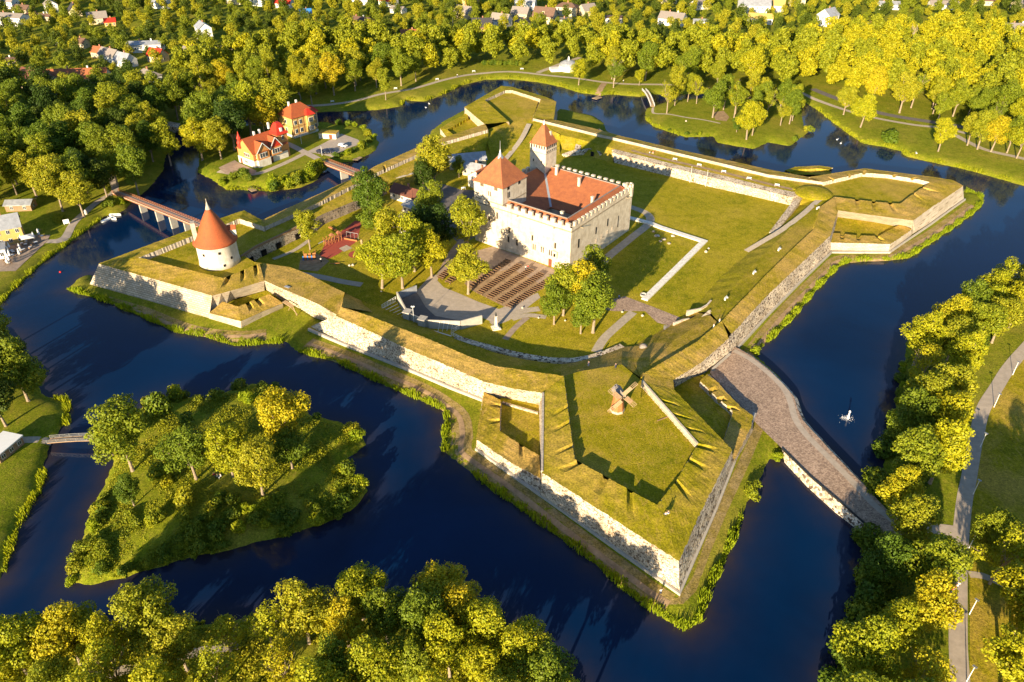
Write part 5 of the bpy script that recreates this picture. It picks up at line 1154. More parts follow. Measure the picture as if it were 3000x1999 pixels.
# park island trees
for a in [('round1', 395, 1395, 1.23, 'big tree at the island end of the white park footbridge'),
 ('gold0', 330, 1330, 0.64, 'small tree leaning over the white park footbridge'),
 ('round2', 582, 1425, 1.04, 'left tree of the row in the middle of the wooded island'),
 ('gold1', 690, 1418, 1.04, 'tree with a pale leaning trunk in the middle of the wooded island'),
 ('round3', 775, 1470, 1.00, 'dense green tree at the right of the row on the wooded island'),
 ('gold2', 850, 1345, 1.23, 'widest pale golden tree near the pointed right side of the wooded island'),
 ('green0', 860, 1390, 0.87, 'shaded green tree under the widest golden tree of the island'),
 ('green2', 400, 1500, 0.56, 'small round tree on the left slope of the wooded island')]:
    T(*a[:5])
for a in [('bush0', 480, 1222, 2.2, 'large leafy bush on the upper edge of the wooded island'), ('bush1', 560, 1258, 1.5, 'lone bush on the upper lawn of the wooded island'),
 ('ybush0', 520, 1175, 1.6, 'light bush at the top corner of the wooded island'), ('bush2', 490, 1412, 1.8, 'round bush left of the island picnickers'), ('ybush1', 500, 1440, 1.0, 'small yellow bush on the lower island lawn'),
 ('bush2', 550, 1492, 1.5, 'spiky light bush in the middle of the lower island lawn'), ('ybush0', 735, 1196, 1.4, 'bright bush on the top slope of the island'), ('bush0', 790, 1170, 1.5, 'green bush at the peak of the island'),
 ('ybush0', 1040, 1290, 1.3, 'yellow bush on the right tip of the island'), ('bush1', 1020, 1400, 1.5, 'bush above the lower right cove of the island'), ('ybush1', 997, 1385, .9, 'tiny yellow bush beside the cove')]:
    T(*a[:5])
def inpoly(x, y, P):
    c = False; n = len(P)
    for i in range(n):
        x1, y1 = P[i]; x2, y2 = P[(i+1) % n]
        if (y1 > y) != (y2 > y) and x < (x2-x1)*(y-y1)/(y2-y1)+x1: c = not c
    return c
PLACED = [o.location.xy.copy() for o in COL.objects if o.get('category') == 'tree']
HOUSES = [(o.location.xy.copy(), 8.5) for o in COL.objects if o.get('category') in ('house', 'cafe', 'villa', 'pavilion', 'annex', 'kiosk', 'shed')]
def fill(poly, spacing, seed, z=1.5, shore=2.0, avoid=8.5, town=False):
    P = [W(x, y, z) for x, y in poly]; P = [(p.x, p.y) for p in P]; r = random.Random(seed)
    x0, x1 = min(p[0] for p in P), max(p[0] for p in P); y0, y1 = min(p[1] for p in P), max(p[1] for p in P)
    out = []; n = int((x1-x0)*(y1-y0)/(spacing*spacing)*7)
    for _ in range(n):
        x, y = r.uniform(x0, x1), r.uniform(y0, y1)
        if not inpoly(x, y, P) or gd(x, y) < shore: continue
        v = Vector((x, y))
        if any((v-q).length < spacing for q in out) or any((v-q).length < spacing*.8 for q in PLACED) or any((v-h).length < (avoid if not town else (18 if v.length < h.length and abs(v.x/v.y-h.x/h.y) < .022 else 7.5)) for h, a in HOUSES): continue
        out.append(v)
    PLACED.extend(out); return out
FAR = []
def wood(poly, spacing, seed, kinds, label, group, s0=.85, s1=1.15, **k):
    kw = random.Random(seed+5)
    for v in fill(poly, spacing, seed, **k): FAR.append((v, kw.choice(kinds), kw.uniform(s0, s1), kw.uniform(0, 6.28), label, group))
wood([(20,2010),(150,1975),(330,1915),(600,1868),(1000,1815),(1330,1800),(1480,1860),(1600,1950),(1690,2040),(1720,2250),(20,2250)], 5.9, 1, ['gold0', 'gold1', 'gold2', 'gold0', 'gold1', 'round2', 'sparse1'], 'golden green tree packed in the wood along the bottom edge of the view', 'trees of the wood along the bottom edge', .82, 1.05)
wood([(2665,1040),(2700,1000),(2800,945),(2920,895),(3010,850),(3200,800),(3150,860),(3000,930),(2900,1010),(2840,1090),(2790,1160),(2765,1250),(2755,1350),(2735,1450),(2715,1530),(2705,1640),(2698,1800),(2698,1950),(2705,2080),(2720,2250),(2420,2250),(2440,2040),(2465,1930),(2505,1800),(2540,1700),(2545,1620),(2580,1480),(2600,1400),(2630,1290),(2645,1150)], 6.8, 2, ['gold0', 'gold1', 'round1', 'round3', 'gold2', 'green0', 'sparse1'], 'dense tree in the belt between the right pond and the promenade', 'trees between the pond and the promenade', .95, 1.2)
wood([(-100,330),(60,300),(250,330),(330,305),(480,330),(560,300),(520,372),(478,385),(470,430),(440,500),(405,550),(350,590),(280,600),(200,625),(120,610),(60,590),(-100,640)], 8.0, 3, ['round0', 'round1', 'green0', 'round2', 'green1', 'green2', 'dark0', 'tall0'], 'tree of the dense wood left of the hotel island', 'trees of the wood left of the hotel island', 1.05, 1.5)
wood([(592,470),(590,410),(620,378),(700,368),(790,366),(830,380),(830,395),(790,400),(700,440),(660,452),(645,480)], 6.8, 4, ['green0', 'round1', 'green2', 'gold1', 'dark1'], 'tree in the grove behind the orange villa', 'grove behind the villas', 1.15, 1.55)
wood([(560,335),(570,280),(520,260),(560,215),(700,180),(850,165),(1050,160),(1250,165),(1400,158),(1500,150),(1640,150),(1800,150),(1920,160),(2100,165),(2250,170),(2340,200),(2370,245),(2300,280),(2200,268),(2100,262),(2010,265),(1930,240),(1840,240),(1760,232),(1690,218),(1610,210),(1500,198),(1400,205),(1300,225),(1200,250),(1110,268),(1040,283),(930,298),(800,305),(700,330),(620,345)], 8.8, 5, ['round0', 'round1', 'round2', 'round3', 'round4', 'gold0', 'gold1', 'sparse0', 'tall0', 'tall1', 'sparse1'], 'tree of the park belt beyond the far side of the moat', 'trees of the park belt beyond the moat', .95, 1.45)
wood([(2385,240),(2450,275),(2560,315),(2700,350),(2850,372),(3000,405),(3250,500),(3300,300),(3000,150),(2780,110),(2520,115),(2380,150),(2340,190)], 8.6, 6, ['gold0', 'gold1', 'round0', 'round2', 'sparse1', 'tall0', 'gold2', 'sparse0'], 'yellow green tree of the park wood at the upper right', 'trees of the upper right park wood', .9, 1.45)
wood([(2100,312),(2200,308),(2320,318),(2345,350),(2300,372),(2220,372),(2150,340)], 7.5, 7, ['round0', 'gold0', 'sparse0', 'tall1'], 'tree of the clump on the small lawn island at the upper right', 'clump on the lawn island', .9, 1.15)
wood([(-60,1010),(20,990),(60,1040),(110,1100),(105,1140),(120,1180),(60,1240),(0,1260),(-80,1260)], 7.0, 8, ['green0', 'round0', 'dark0', 'green1'], 'dark tree on the left bank above the park footbridge', 'trees on the left bank above the park footbridge', 1.1, 1.4)
FAR = [f for f in FAR]
for a in [('sparse0', 1953, 335, 1.15, 'slender tree with bare lower trunk nearest the arched footbridge'), ('tall0', 1976, 312, 1.15, 'tree with two pale trunks behind the arched footbridge'), ('round0', 2087, 348, 1.15, 'thick green tree on twin trunks on the lawn island'),
  ('tall1', 2014, 300, 1.0, 'thin tree on the back shore of the lawn island'), ('sparse1', 2040, 306, 1.0, 'open crowned tree near the back shore of the lawn island'), ('sparse0', 2150, 348, 1.2, 'tree beside the bare earth patch on the lawn island'), ('gold0', 2186, 411, 1.25, 'leaning light tree at the front of the lawn island'),
  ('sparse1', 2203, 400, 1.1, 'tree with light forked limbs at the front of the lawn island'), ('green0', 2157, 390, .55, 'small young tree at the front of the lawn island'), ('round2', 2290, 340, 1.1, 'rounded tree near the right tip of the lawn island'), ('round3', 2312, 366, 1.0, 'tree over the stony right tip of the lawn island'),
  ('gold1', 2520, 377, 1.1, 'golden tree on the lawn edge beside the right promenade'), ('round1', 2470, 340, 1.0, 'first avenue tree where the right promenade starts'), ('gold2', 2747, 448, .95, 'autumn golden tree standing alone on the right lawn'), ('bush0', 2612, 421, 2.2, 'dark round bush alone on the right lawn'),
  ('round4', 2832, 431, 1.1, 'first tree of the avenue along the far right promenade'), ('round1', 2861, 443, 1.1, 'second tree of the avenue along the far right promenade'), ('gold0', 2901, 450, 1.1, 'third tree of the avenue along the far right promenade'), ('round2', 2948, 453, 1.1, 'fourth tree of the avenue along the far right promenade'), ('gold1', 2976, 469, 1.1, 'fifth tree of the avenue along the far right promenade'),
  ('tall0', 1131, 297, .95, 'single slim tree between the far promenade and the moat'), ('tall1', 915, 312, 1.0, 'narrow golden green tree at the water behind the yellow villa'), ('gold1', 1695, 253, 1.0, 'large tree on the bank in front of the white pavilion'), ('sparse0', 1797, 260, 1.15, 'half bare tree at the waterside beside the jetty'), ('gold2', 1872, 254, .6, 'small golden tree beside the far promenade'),
  ('sparse1', 2895, 1718, 1.1, 'golden tree on the lawn right of the promenade lamps'), ('gold0', 2960, 1870, 1.15, 'large tree at the right edge below the lawn path'), ('round2', 3040, 1780, 1.2, 'tree just beyond the right edge of the lawn'), ('gold1', 2930, 2060, 1.2, 'tree at the bottom right corner of the lawn'), ('round3', 2870, 1640, .8, 'small tree beside the lawn lamp'), ('gold1', 3020, 1960, 1.1, 'tree in the bottom right corner'),
  ('gold2', 265, 1925, .85, 'slender lone tree on the bank at the bottom left'), ('gold0', 178, 1942, .8, 'small golden tree on the bank at the bottom left corner'), ('gold1', 95, 1995, 1.0, 'bushy golden tree in the bottom left corner'),
  ('round0', 248, 640, 1.25, 'big tree with tall pale trunk beside the left waterside path'), ('round1', 405, 566, 1.25, 'tree overhanging the left end of the long wooden bridge'), ('tall1', 500, 480, 1.3, 'tree on the left bank of the dark channel')]:
    T(*a[:5])
FAR.sort(key=lambda f: f[0].length)
NI = 300-NT[0]
VAR = {'gold': 'golden', 'roun': 'rounded light green', 'gree': 'full green', 'dark': 'dark green', 'tall': 'tall narrow', 'spar': 'thinly leaved'}
vis = []
for f in FAR:                                  # only trees the photograph can show
    v = f[0]; q = np.array([v.x, v.y, 6.0])-CAMP; dz = q@_fw; px = 1500+FPX*(q@_rt)/dz; py = 999.5-FPX*(q@_up)/dz
    if dz > 0 and -130 < px < 3130 and -60 < py < 2160: vis.append(f)
near, rest = vis[:NI], vis[NI:]
for v, k, s, rz, lab, g in near:
    z = gz(v.x, v.y); plant(k, (v.x, v.y, z), s, rz, VAR[k[:4]]+' '+lab.replace('golden green ', '').replace('yellow green ', '').replace('dense tree', 'tree').replace('dark tree', 'tree'), VAR[k[:4]]+' '+g)
# gardens of the town
TOWN = []
for poly, sp, sd in (([(-150,-50),(3150,-70),(3150,110),(2800,100),(2500,100),(2350,120),(2250,165),(1900,150),(1500,140),(1100,150),(850,155),(560,210),(520,250),(330,300),(250,320),(60,290),(-150,320)], 8.8, 21),):
    r = random.Random(sd)
    for v in fill(poly, sp, sd, town=True): TOWN.append((v, r.choice(['round0', 'round1', 'green0', 'green1', 'green2', 'round3', 'dark1', 'dark0']), r.uniform(.42, .95), r.uniform(0, 6.28)))
def merged(name, items, label, frac, mat_split=True):
    by = {}
    for v, k, s, rz in items:
        me = PROTO[k][0]; by.setdefault(me.materials[0].name, []).append((me, v, s, rz))
    allV = []; mats = []; idx = []
    for mi, (mn, lst) in enumerate(by.items()):
        mats.append(bpy.data.materials[mn])
        for me, v, s, rz in lst:
            co = np.empty(len(me.vertices)*3); me.vertices.foreach_get('co', co); co = co.reshape(-1, 4, 3)
            n = co.shape[0]; co = co[RNG.random(n) < frac].copy(); c = co.mean(1, keepdims=True); co = c+(co-c)*1.9
            cs, sn = math.cos(rz), math.sin(rz); x = co[..., 0]*cs-co[..., 1]*sn; y = co[..., 0]*sn+co[..., 1]*cs
            allV.append(np.stack([x*s+v.x, y*s+v.y, co[..., 2]*s+1.7], -1).reshape(-1, 3)); idx += [mi]*len(co)
    V = np.concatenate(allV); me = qmesh(name, V, mats[0])
    for m in mats[1:]: me.materials.append(m)
    me.polygons.foreach_set('material_index', np.array(idx, dtype=np.int32)); o = bpy.data.objects.new(name, me); COL.objects.link(o)
    tag(o, label, 'woodland'); o['kind'] = 'stuff'; return o
merged('far_woodland', [(f[0], f[1], f[2], f[3]) for f in rest], 'distant tree tops of the park wood running together below the town', .28)
merged('garden_trees', TOWN, 'garden trees and bushes running together between the town houses', .2)
print('TREES', NT[0], 'near', len(near), 'rest', len(rest), 'town', len(TOWN))
# ---- bushes along shores
def bushes(pts, n, s0, s1, label, group, kinds=('bush0', 'bush1', 'bush2', 'ybush0'), wd=1.5, seed=3, off=0.8):
    P = [W(x, y, .5) for x, y in pts]; r = random.Random(seed); seg = [(b-a).length for a, b in zip(P, P[1:])]; tot = sum(seg)
    for k in range(n):
        d = tot*(k+r.random()*.9)/n; i = 0
        while i < len(seg)-1 and d > seg[i]: d -= seg[i]; i += 1
        p = P[i].lerp(P[i+1], min(1, d/seg[i])); p.x += r.uniform(-wd, wd); p.y += r.uniform(-wd, wd)
        if gd(p.x, p.y) < .4: continue
        s = r.uniform(s0, s1); plant(r.choice(kinds), (p.x, p.y, gz(p.x, p.y)-.15), s, r.uniform(0, 6), label, group)
bushes([(300,1440),(280,1500),(258,1560),(235,1640),(225,1695),(300,1690),(420,1655),(560,1615),(700,1580),(850,1545),(960,1505)], 44, .7, 1.3, 'leafy shoreline bush on the lower left banks of the wooded island', 'bushes on the lower banks of the island', wd=2.2, seed=4)
bushes([(440,1560),(560,1560),(700,1520),(640,1500),(800,1520)], 12, .7, 1.3, 'low bush on the front slope of the wooded island', 'bushes on the front slope of the island', wd=3, seed=14)
bushes([(420,1225),(520,1170),(610,1182),(690,1150),(760,1132),(830,1160),(880,1205),(970,1240),(1030,1262),(1060,1295)], 26, .7, 1.4, 'dark low bush on the upper shore of the wooded island', 'bushes on the upper shore of the island', kinds=('bush0', 'bush1', 'bush2'), wd=1.2, seed=5)
bushes([(1030,1395),(1062,1420),(1060,1450),(1030,1482),(960,1515)], 12, .8, 1.4, 'bush on the right cove shore of the wooded island', 'bushes on the right cove of the island', wd=1.2, seed=6)
bushes([(2290,1335),(2262,1345),(2235,1380),(2218,1420),(2200,1450),(2188,1475),(2176,1500)], 14, .9, 1.4, 'bright round bush on the shore below the causeway', 'bushes on the shore below the causeway', kinds=('ybush0', 'bush2'), wd=.5, seed=7)
bushes([(2205,1035),(2225,1022),(2248,1005)], 4, .8, 1.1, 'bright bush beside the causeway gate', 'bushes beside the causeway gate', kinds=('ybush0',), wd=.3, seed=8)
bushes([(800,552),(850,545),(890,532),(925,515),(930,495)], 46, 1.1, 1.8, 'bush of the bright thicket on the hotel island shore', 'thicket on the hotel island shore', kinds=('ybush0', 'bush2', 'bush1'), wd=1.8, seed=9)
bushes([(650,545),(690,530),(720,522),(740,535)], 9, .9, 1.5, 'bush on the stony left point of the hotel island', 'bushes on the left point of the hotel island', wd=1.5, seed=10)
bushes([(975,470),(1010,462),(1045,448),(1075,430),(1095,412),(1075,392),(1045,378),(1000,370)], 24, .7, 1.3, 'shoreline bush round the hotel car park', 'bushes round the hotel car park', wd=1.0, seed=11)
bushes([(2655,1050),(2640,1110),(2632,1160),(2622,1215),(2612,1260),(2600,1290)], 14, .6, 1.2, 'small bush on the grassy right pond shore', 'bushes on the pond shore', wd=.6, seed=12)
bushes([(2600,1300),(2598,1370),(2560,1425),(2580,1470)], 12, 1.2, 2.0, 'dark bush on the shaded lower end of the pond', 'bushes at the lower end of the pond', kinds=('bush0', 'bush1'), wd=1.2, seed=13)
bushes([(2545,1570),(2560,1640),(2550,1720),(2510,1850),(2470,1950),(2440,2040)], 22, 1.2, 2.0, 'bush under the trees on the lower right shore', 'bushes on the lower right shore', kinds=('bush0', 'bush1'), wd=1.2, seed=15)
bushes([(140,1095),(120,1140)], 3, .8, 1.2, 'bush on the left point above the footbridge', 'bushes on the left point', seed=16)
bushes([(60,1560),(100,1480),(130,1400),(140,1340)], 14, .7, 1.3, 'bush on the left bank below the footbridge', 'bushes on the left bank below the footbridge', wd=1.5, seed=17)
bushes([(170,655),(182,662)], 2, 1.2, 1.3, 'round bush beside the white signboard on the left bank', 'bushes beside the signboard', kinds=('bush2',), wd=.2, seed=18)
bushes([(355,600),(320,615),(385,590)], 8, .9, 1.4, 'bush at the left end of the long wooden bridge', 'bushes at the bridge end', wd=1.2, seed=19)
bushes([(1900,385),(1960,384),(2010,398),(2080,395)], 12, .4, .8, 'small bush on the front bank of the lawn island', 'small bushes on the lawn island bank', wd=1.2, seed=20)
bushes([(2310,425),(2345,405),(2365,380)], 9, .8, 1.4, 'reedy bush at the right tip of the lawn island', 'bushes at the lawn island tip', wd=.8, seed=22)
for k, (x, y) in enumerate([(2029,533),(2051,536)]): T('conifer0', x, y, .14, ['left small clipped shrub at the lawn retaining wall', 'right small clipped shrub at the lawn retaining wall'][k], z=ZG)
hd = [(2400+0,0)]
mbh = None
# hedge in the far park
pts = [(1408,196),(1450,196),(1500,196),(1530,198)]
bushes(pts, 16, 1.0, 1.2, 'clipped bush of the hedge along the far promenade', 'hedge along the far promenade', kinds=('bush0', 'bush1'), wd=.2, seed=23)
# ---- undergrowth
def undergrowth(poly, n, hmax, seed, mat, label, z=1.0, thr=0.0, size=.2):
    r = np.random.default_rng(seed); P = [W(x, y, z) for x, y in poly]; P = [(p.x, p.y) for p in P]; PA = np.array(P)
    X = r.uniform(PA[:, 0].min(), PA[:, 0].max(), n*3); Y = r.uniform(PA[:, 1].min(), PA[:, 1].max(), n*3)
    k = (dist_in(P, X, Y) > 0); X, Y = X[k][:n], Y[k][:n]
    pt = np.sin(X*.35+np.sin(Y*.22)*2)+np.sin(Y*.5+np.sin(X*.31)*2)+.7*np.sin(X*1.3)*np.sin(Y*1.1); k = pt > thr+r.normal(0, .3, len(X)); X, Y, pt = X[k], Y[k], pt[k]
    k = np.array([gd(x, y) > .2 for x, y in zip(X, Y)]); X, Y, pt = X[k], Y[k], pt[k]
    h = hmax*r.random(len(X))**.6*np.clip((pt-thr+.4)/2, .15, 1); Z = np.array([gz(x, y) for x, y in zip(X, Y)])+h
    N = np.tile([0, 0, 1.0], (len(X), 1))+r.normal(0, .5, (len(X), 3)); me = qmesh('undergrowth', quads(np.stack([X, Y, Z], 1), N, size, seed), M[mat])
    o = bpy.data.objects.new('undergrowth', me); COL.objects.link(o); o['kind'] = 'stuff'; tag(o, label, 'undergrowth')
isl = [(204,1708),(344,1695),(497,1648),(663,1612),(829,1568),(1030,1488),(1070,1440),(1070,1418),(980,1363),(1025,1335),(1066,1300),(1027,1250),(916,1222),(833,1168),(750,1126),(606,1174),(510,1156),(400,1207),(322,1275),(331,1363),(287,1459),(255,1538)]
undergrowth(isl, 60000, .9, 31, 'leaf', 'low green scrub and tall grass over the wooded island', z=2.5, thr=.9)
undergrowth(isl, 50000, .5, 32, 'leaf', 'light green tall grass over the wooded island', z=2.5, thr=-.6, size=.14)
undergrowth([(215,1700),(240,1620),(270,1520),(310,1440),(360,1500),(480,1540),(640,1500),(760,1470),(900,1440),(1040,1400),(1070,1440),(1030,1490),(829,1568),(663,1612),(497,1648),(344,1695)], 60000, 1.7, 33, 'leaf', 'thick shrubbery on the lower slopes of the wooded island', z=2.2, thr=.5)
undergrowth([(0,1890),(300,1874),(600,1828),(1000,1772),(1330,1768),(1480,1834),(1600,1920),(1700,2010),(1740,2250),(0,2250)], 60000, .6, 34, 'leaf', 'tall grass on the ground of the bottom wood', z=1.5, thr=-.3)
undergrowth([(2655,1045),(2900,872),(3000,826),(3050,900),(2900,1010),(2760,1250),(2720,1450),(2700,1700),(2700,2000),(2720,2250),(2400,2250),(2450,1950),(2545,1700),(2540,1560),(2560,1430),(2610,1270)], 60000, .6, 35, 'leaf_green', 'tall grass under the belt of trees by the right pond', z=1.5, thr=-.2)
# ================================================================== reeds
def reeds(pl, wd, dens, ht, seed, name='reeds', label=''):
    r = np.random.default_rng(seed); Vs = []
    for pts in pl:
        P = [W(x, y, 0) for x, y in pts]
        for a, b in zip(P, P[1:]):
            n = int((b-a).length*wd*dens); t = r.random(n)[:, None]; A = np.array(a); B = np.array(b)
            d = (B-A)[:2]; d = d/np.linalg.norm(d); nn = np.array([-d[1], d[0]])
            patch = 0.75+0.35*np.sin(t[:, 0]*(b-a).length*.6+seed)
            o = (r.random(n)-.5)*wd*patch; C = A+(B-A)*t; C[:, 0] += nn[0]*o; C[:, 1] += nn[1]*o
            h = ht*(.6+.6*r.random(n))*patch; C[:, 2] = -.1
            an = r.random(n)*6.28; w_ = .07+.09*r.random(n); dx = np.cos(an)*w_; dy = np.sin(an)*w_; lx = r.normal(0, .22, n); ly = r.normal(0, .22, n)
            base1 = C.copy(); base1[:, 0] -= dx; base1[:, 1] -= dy; base2 = C.copy(); base2[:, 0] += dx; base2[:, 1] += dy
            t1 = C.copy(); t1[:, 0] += lx+dx*.5; t1[:, 1] += ly+dy*.5; t1[:, 2] = h; t2 = C.copy(); t2[:, 0] += lx-dx*.5; t2[:, 1] += ly-dy*.5; t2[:, 2] = h
            Vs.append(np.stack([base1, base2, t1, t2], 1).reshape(-1, 3))
    me = qmesh(name, np.concatenate(Vs), M['reed']); o = bpy.data.objects.new(name, me); COL.objects.link(o); o['kind'] = 'stuff'; tag(o, label, 'reeds')
reeds([[(200,848),(271,868),(338,893),(414,925),(485,957),(536,976),(600,983),(688,1012),(770,1006),(830,1002)], [(877,1030),(983,1056),(1056,1092),(1168,1143),(1228,1168),(1305,1200),(1312,1230),(1302,1287),(1306,1325)],
       [(1385,1385),(1423,1417),(1500,1468),(1538,1496),(1755,1655),(1844,1738),(1946,1808),(2010,1842),(2050,1812),(2070,1736),(2124,1627),(2172,1513)], [(2245,1004),(2314,936),(2387,850),(2454,780),(2486,765),(2601,761),(2664,753),(2719,713),(2792,665),(2856,617),(2877,592),(2866,572),(2824,562)]],
      1.9, 16, 1.5, 5, 'reeds', 'bright green reeds fringing the fortress shore')
reeds([[(1174,309),(1187,292),(1244,295),(1292,278),(1356,247),(1420,231),(1500,230),(1580,239),(1643,252),(1704,271),(1736,274)], [(1775,276),(1832,277),(1873,280),(1918,275)], [(2393,318),(2441,356),(2489,391),(2527,417),(2585,427),(2649,442),(2652,455),(2840,497),(3000,541)]],
      2.4, 10, 1.4, 6, 'reeds', 'reeds along the far park shore of the moat')
reeds([[(0,890),(42,843),(80,808),(137,757),(179,729),(223,693),(290,646)], [(663,555),(720,556),(798,560)], [(1895,350),(1918,371),(1966,387),(2010,400)], [(195,1250),(198,1205),(197,1176),(160,1166)], [(130,1380),(115,1440),(80,1490),(40,1580),(10,1680)], [(20,1885),(185,1884),(300,1871),(600,1826)], [(1330,1768),(1400,1793),(1480,1834)]],
      1.8, 12, 1.3, 7, 'reeds', 'reeds along the left hand shores of the moat')
# ================================================================== surfaces inside the fortress
def csheet(name, pts, mat, lift): return struct(sheet(name, [W(x, y, ZG+lift) for x, y in pts], ZG+lift, M[mat]))
csheet('plaza', [(1385,738),(1445,722),(1541,757),(1655,801),(1665,820),(1640,850),(1600,842),(1500,788),(1440,800),(1390,790)], 'plaza', .012)
csheet('plaza', [(1222,850),(1240,830),(1262,806),(1290,805),(1281,822),(1300,842),(1340,858),(1400,884),(1462,906),(1520,880),(1575,858),(1583,872),(1540,905),(1500,932),(1450,948),(1411,930),(1350,952),(1250,940),(1190,920),(1168,875)], 'asphalt_light', .016)
csheet('forecourt', [(1785,880),(1830,868),(1920,902),(2005,936),(1972,958),(1925,945),(1890,912),(1800,912),(1750,905)], 'cobble', .02)
csheet('castle_yard', [(1240,540),(1300,540),(1350,556),(1400,558),(1402,640),(1398,690),(1350,720),(1310,680),(1240,640),(1185,590)], 'asphalt', .012)
csheet('bench_ground', [(1385,790),(1440,800),(1500,788),(1600,842),(1560,860),(1490,905),(1440,880),(1380,850),(1360,830)], 'dirt', .008)
for pts, wd, m, lf in (([(1690,840),(1740,795),(1785,750),(1850,697),(1903,652),(1893,625),(1845,606)], 3.0, 'path', .03), ([(1580,905),(1520,915),(1480,935),(1440,950)], 2.6, 'path', .034), ([(1855,915),(1815,950),(1770,992),(1745,1032)], 2.6, 'path', .038),
                       ([(1545,930),(1510,960),(1480,995)], 1.8, 'plaza', .042), ([(1600,930),(1545,924),(1500,936)], 2.0, 'path', .046), ([(1290,810),(1310,770),(1330,735),(1360,700)], 2.6, 'plaza', .05), ([(770,790),(860,800),(940,812),(1000,825),(1060,835)], 2.6, 'asphalt_light', .054),
                       ([(1200,600),(1170,640),(1130,700)], 2.5, 'plaza', .058), ([(800,760),(860,735),(905,705)], 1.6, 'path', .062)):
    struct(pathstrip('path', pts, wd, M[m], lift=lf, z=ZG))
# playground grounds
struct(sheet('rubber_ground', [W(x, y, ZG+.03) for x, y in [(957,706),(985,690),(1040,647),(1060,650),(1050,690),(1040,712),(990,745),(960,760),(935,748)]], ZG+.03, M['red_rubber']))
c = W(1044,745,ZG+.04); struct(sheet('rubber_ground', [(c.x+2.6*math.cos(a*.262), c.y+2.6*math.sin(a*.262)) for a in range(24)], ZG+.04, M['red_rubber']))
struct(sheet('sand', [W(x, y, ZG+.045) for x, y in [(993,728),(1015,718),(1032,727),(1008,738)]], ZG+.045, M['path']))
struct(sheet('sand', [W(x, y, ZG+.02) for x, y in [(880,760),(925,742),(965,765),(930,795),(875,790)]], ZG+.02, M['dirt']))
# ================================================================== footing of the ruined enclosure
ft = thing('ruined_wall', 'low pale L shaped wall footing on the lawn right of the castle', 'ruin')
b = MB(); wallstrip(b, rowz([(1843,640),(1905,656),(1935,668),(1990,686),(2062,709),(1975,795),(1888,880)], 3), 2.0, 2.9, 3.45); b.build('stone_face', M['pale_stone'], ft)
b = MB()
for x, y, r in ((1925,690,1.6), (1945,700,1.3), (1960,712,1.1), (1915,678,1.0), (1935,706,.9), (1972,690,1.2)): p = W(x, y, 3.2); b.lathe((p.x, p.y, 2.8), [(r*.7, 0), (r*.6, .4), (r*.3, .55)], 7, x)
b.build('rubble_heap', M['boulders'], ft)
b = MB(); p = W(1885, 866, ZG); b.lathe((p.x, p.y, ZG), [(1.0, 0), (1.0, .5), (.8, .5), (.75, .2)], 20); o = b.build('stone_well', M['concrete']); tag(o, 'round low stone well at the lower end of the wall footing', 'well')
# gate ramp with walls
gt = thing('gate_ramp', 'sunken ramp with white flanking walls and ridged roof at the gate inside the right rampart', 'gate')
b = MB(); wallstrip(b, rowz([(1972,958),(2000,948),(2035,942)], 3), .5, 2.9, 4.4); wallstrip(b, rowz([(2010,930),(2050,922),(2068,912),(2080,898)], 3), .5, 2.9, 5.2); b.build('flanking_wall', M['ashlar_white'], gt)
b = MB(); A = W(2047,943,5.0); B_ = W(2082,912,6.2); b.beam(A, B_, 1.2, .2)
for k in range(9): b.beam(A.lerp(B_, k/8)+Vector((-.1, .6, .05)), A.lerp(B_, k/8)+Vector((.3, -.9, -.6)), .18, .18)
b.build('steps', M['ashlar_white'], gt)
b = MB(); p = W(2030,935,3.8); b.box(p, (2.6, .6, 1.5), .5); b.build('archway', M['dark'], gt)
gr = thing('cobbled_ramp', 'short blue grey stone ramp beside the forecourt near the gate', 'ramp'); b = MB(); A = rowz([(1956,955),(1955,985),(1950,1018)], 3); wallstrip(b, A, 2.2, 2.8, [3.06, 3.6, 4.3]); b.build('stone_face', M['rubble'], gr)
dm = thing('vent_dome', 'small shade darkened dome in the grass above the gorge of the nearest bastion', 'dome', W(1885, 1015, 4.6)); b = MB(); b.lathe((0, 0, -.6), [(1.1, 0), (1.0, .7), (.7, 1.1), (.2, 1.3)], 14); b.build('cover', M['slate'], dm)  # dark slate tone stands in for the shade lying on the dome
# ================================================================== stage
sg = thing('stage', 'angular open air stage with tall plank back walls and a dark floor', 'stage')
P = [W(x, y, ZG) for x, y in [(1222,858),(1165,880),(1195,938),(1255,962),(1350,965),(1413,948)]]
names = ['metal_wall', 'back_wall', 'back_wall', 'back_wall', 'back_wall']; hts = [2.6, 3.0, 2.6, 2.8, 2.8]
for k in range(5):
    b = MB(); wallstrip(b, [P[k].lerp(P[k+1], .01), P[k].lerp(P[k+1], .99)], .35, ZG, ZG+hts[k]); o = b.build(names[k], M['metal_roof'] if k == 0 else M['concrete'], sg)
b = MB(); b.prism([(p.x, p.y) for p in [W(x, y, ZG) for x, y in [(1222,862),(1170,882),(1198,936),(1257,960),(1350,962),(1400,950),(1340,942),(1275,930),(1248,905)]]], ZG+.02, ZG+.5); b.build('stage_floor', M['asphalt'], sg)
for (x, y) in ((1196,936),(1240,957)):
    p = W(x, y, ZG); b = MB(); b.box((p.x, p.y-.4, ZG+1.5), (2.0, 2.2, 3.0), -.35); b.box((p.x, p.y-.4, ZG+3.08), (2.3, 2.5, .16), -.35); b.build('booth', M['concrete'], sg)
b = MB()
for k in range(6):
    A = W(1122+k*8.5, 908+k*5.5, ZG); B_ = W(1160+k*5.5, 888+k*8, ZG); b.beam(A+Vector((0, 0, .6)), B_+Vector((0, 0, .6)), .12, .12)
A = W(1120,908,ZG); B_ = W(1160,884,ZG)
for h in (.7, 1.2, 1.7): b.beam(A+Vector((0, 0, h)), B_+Vector((0, 0, h)), .07, .07)
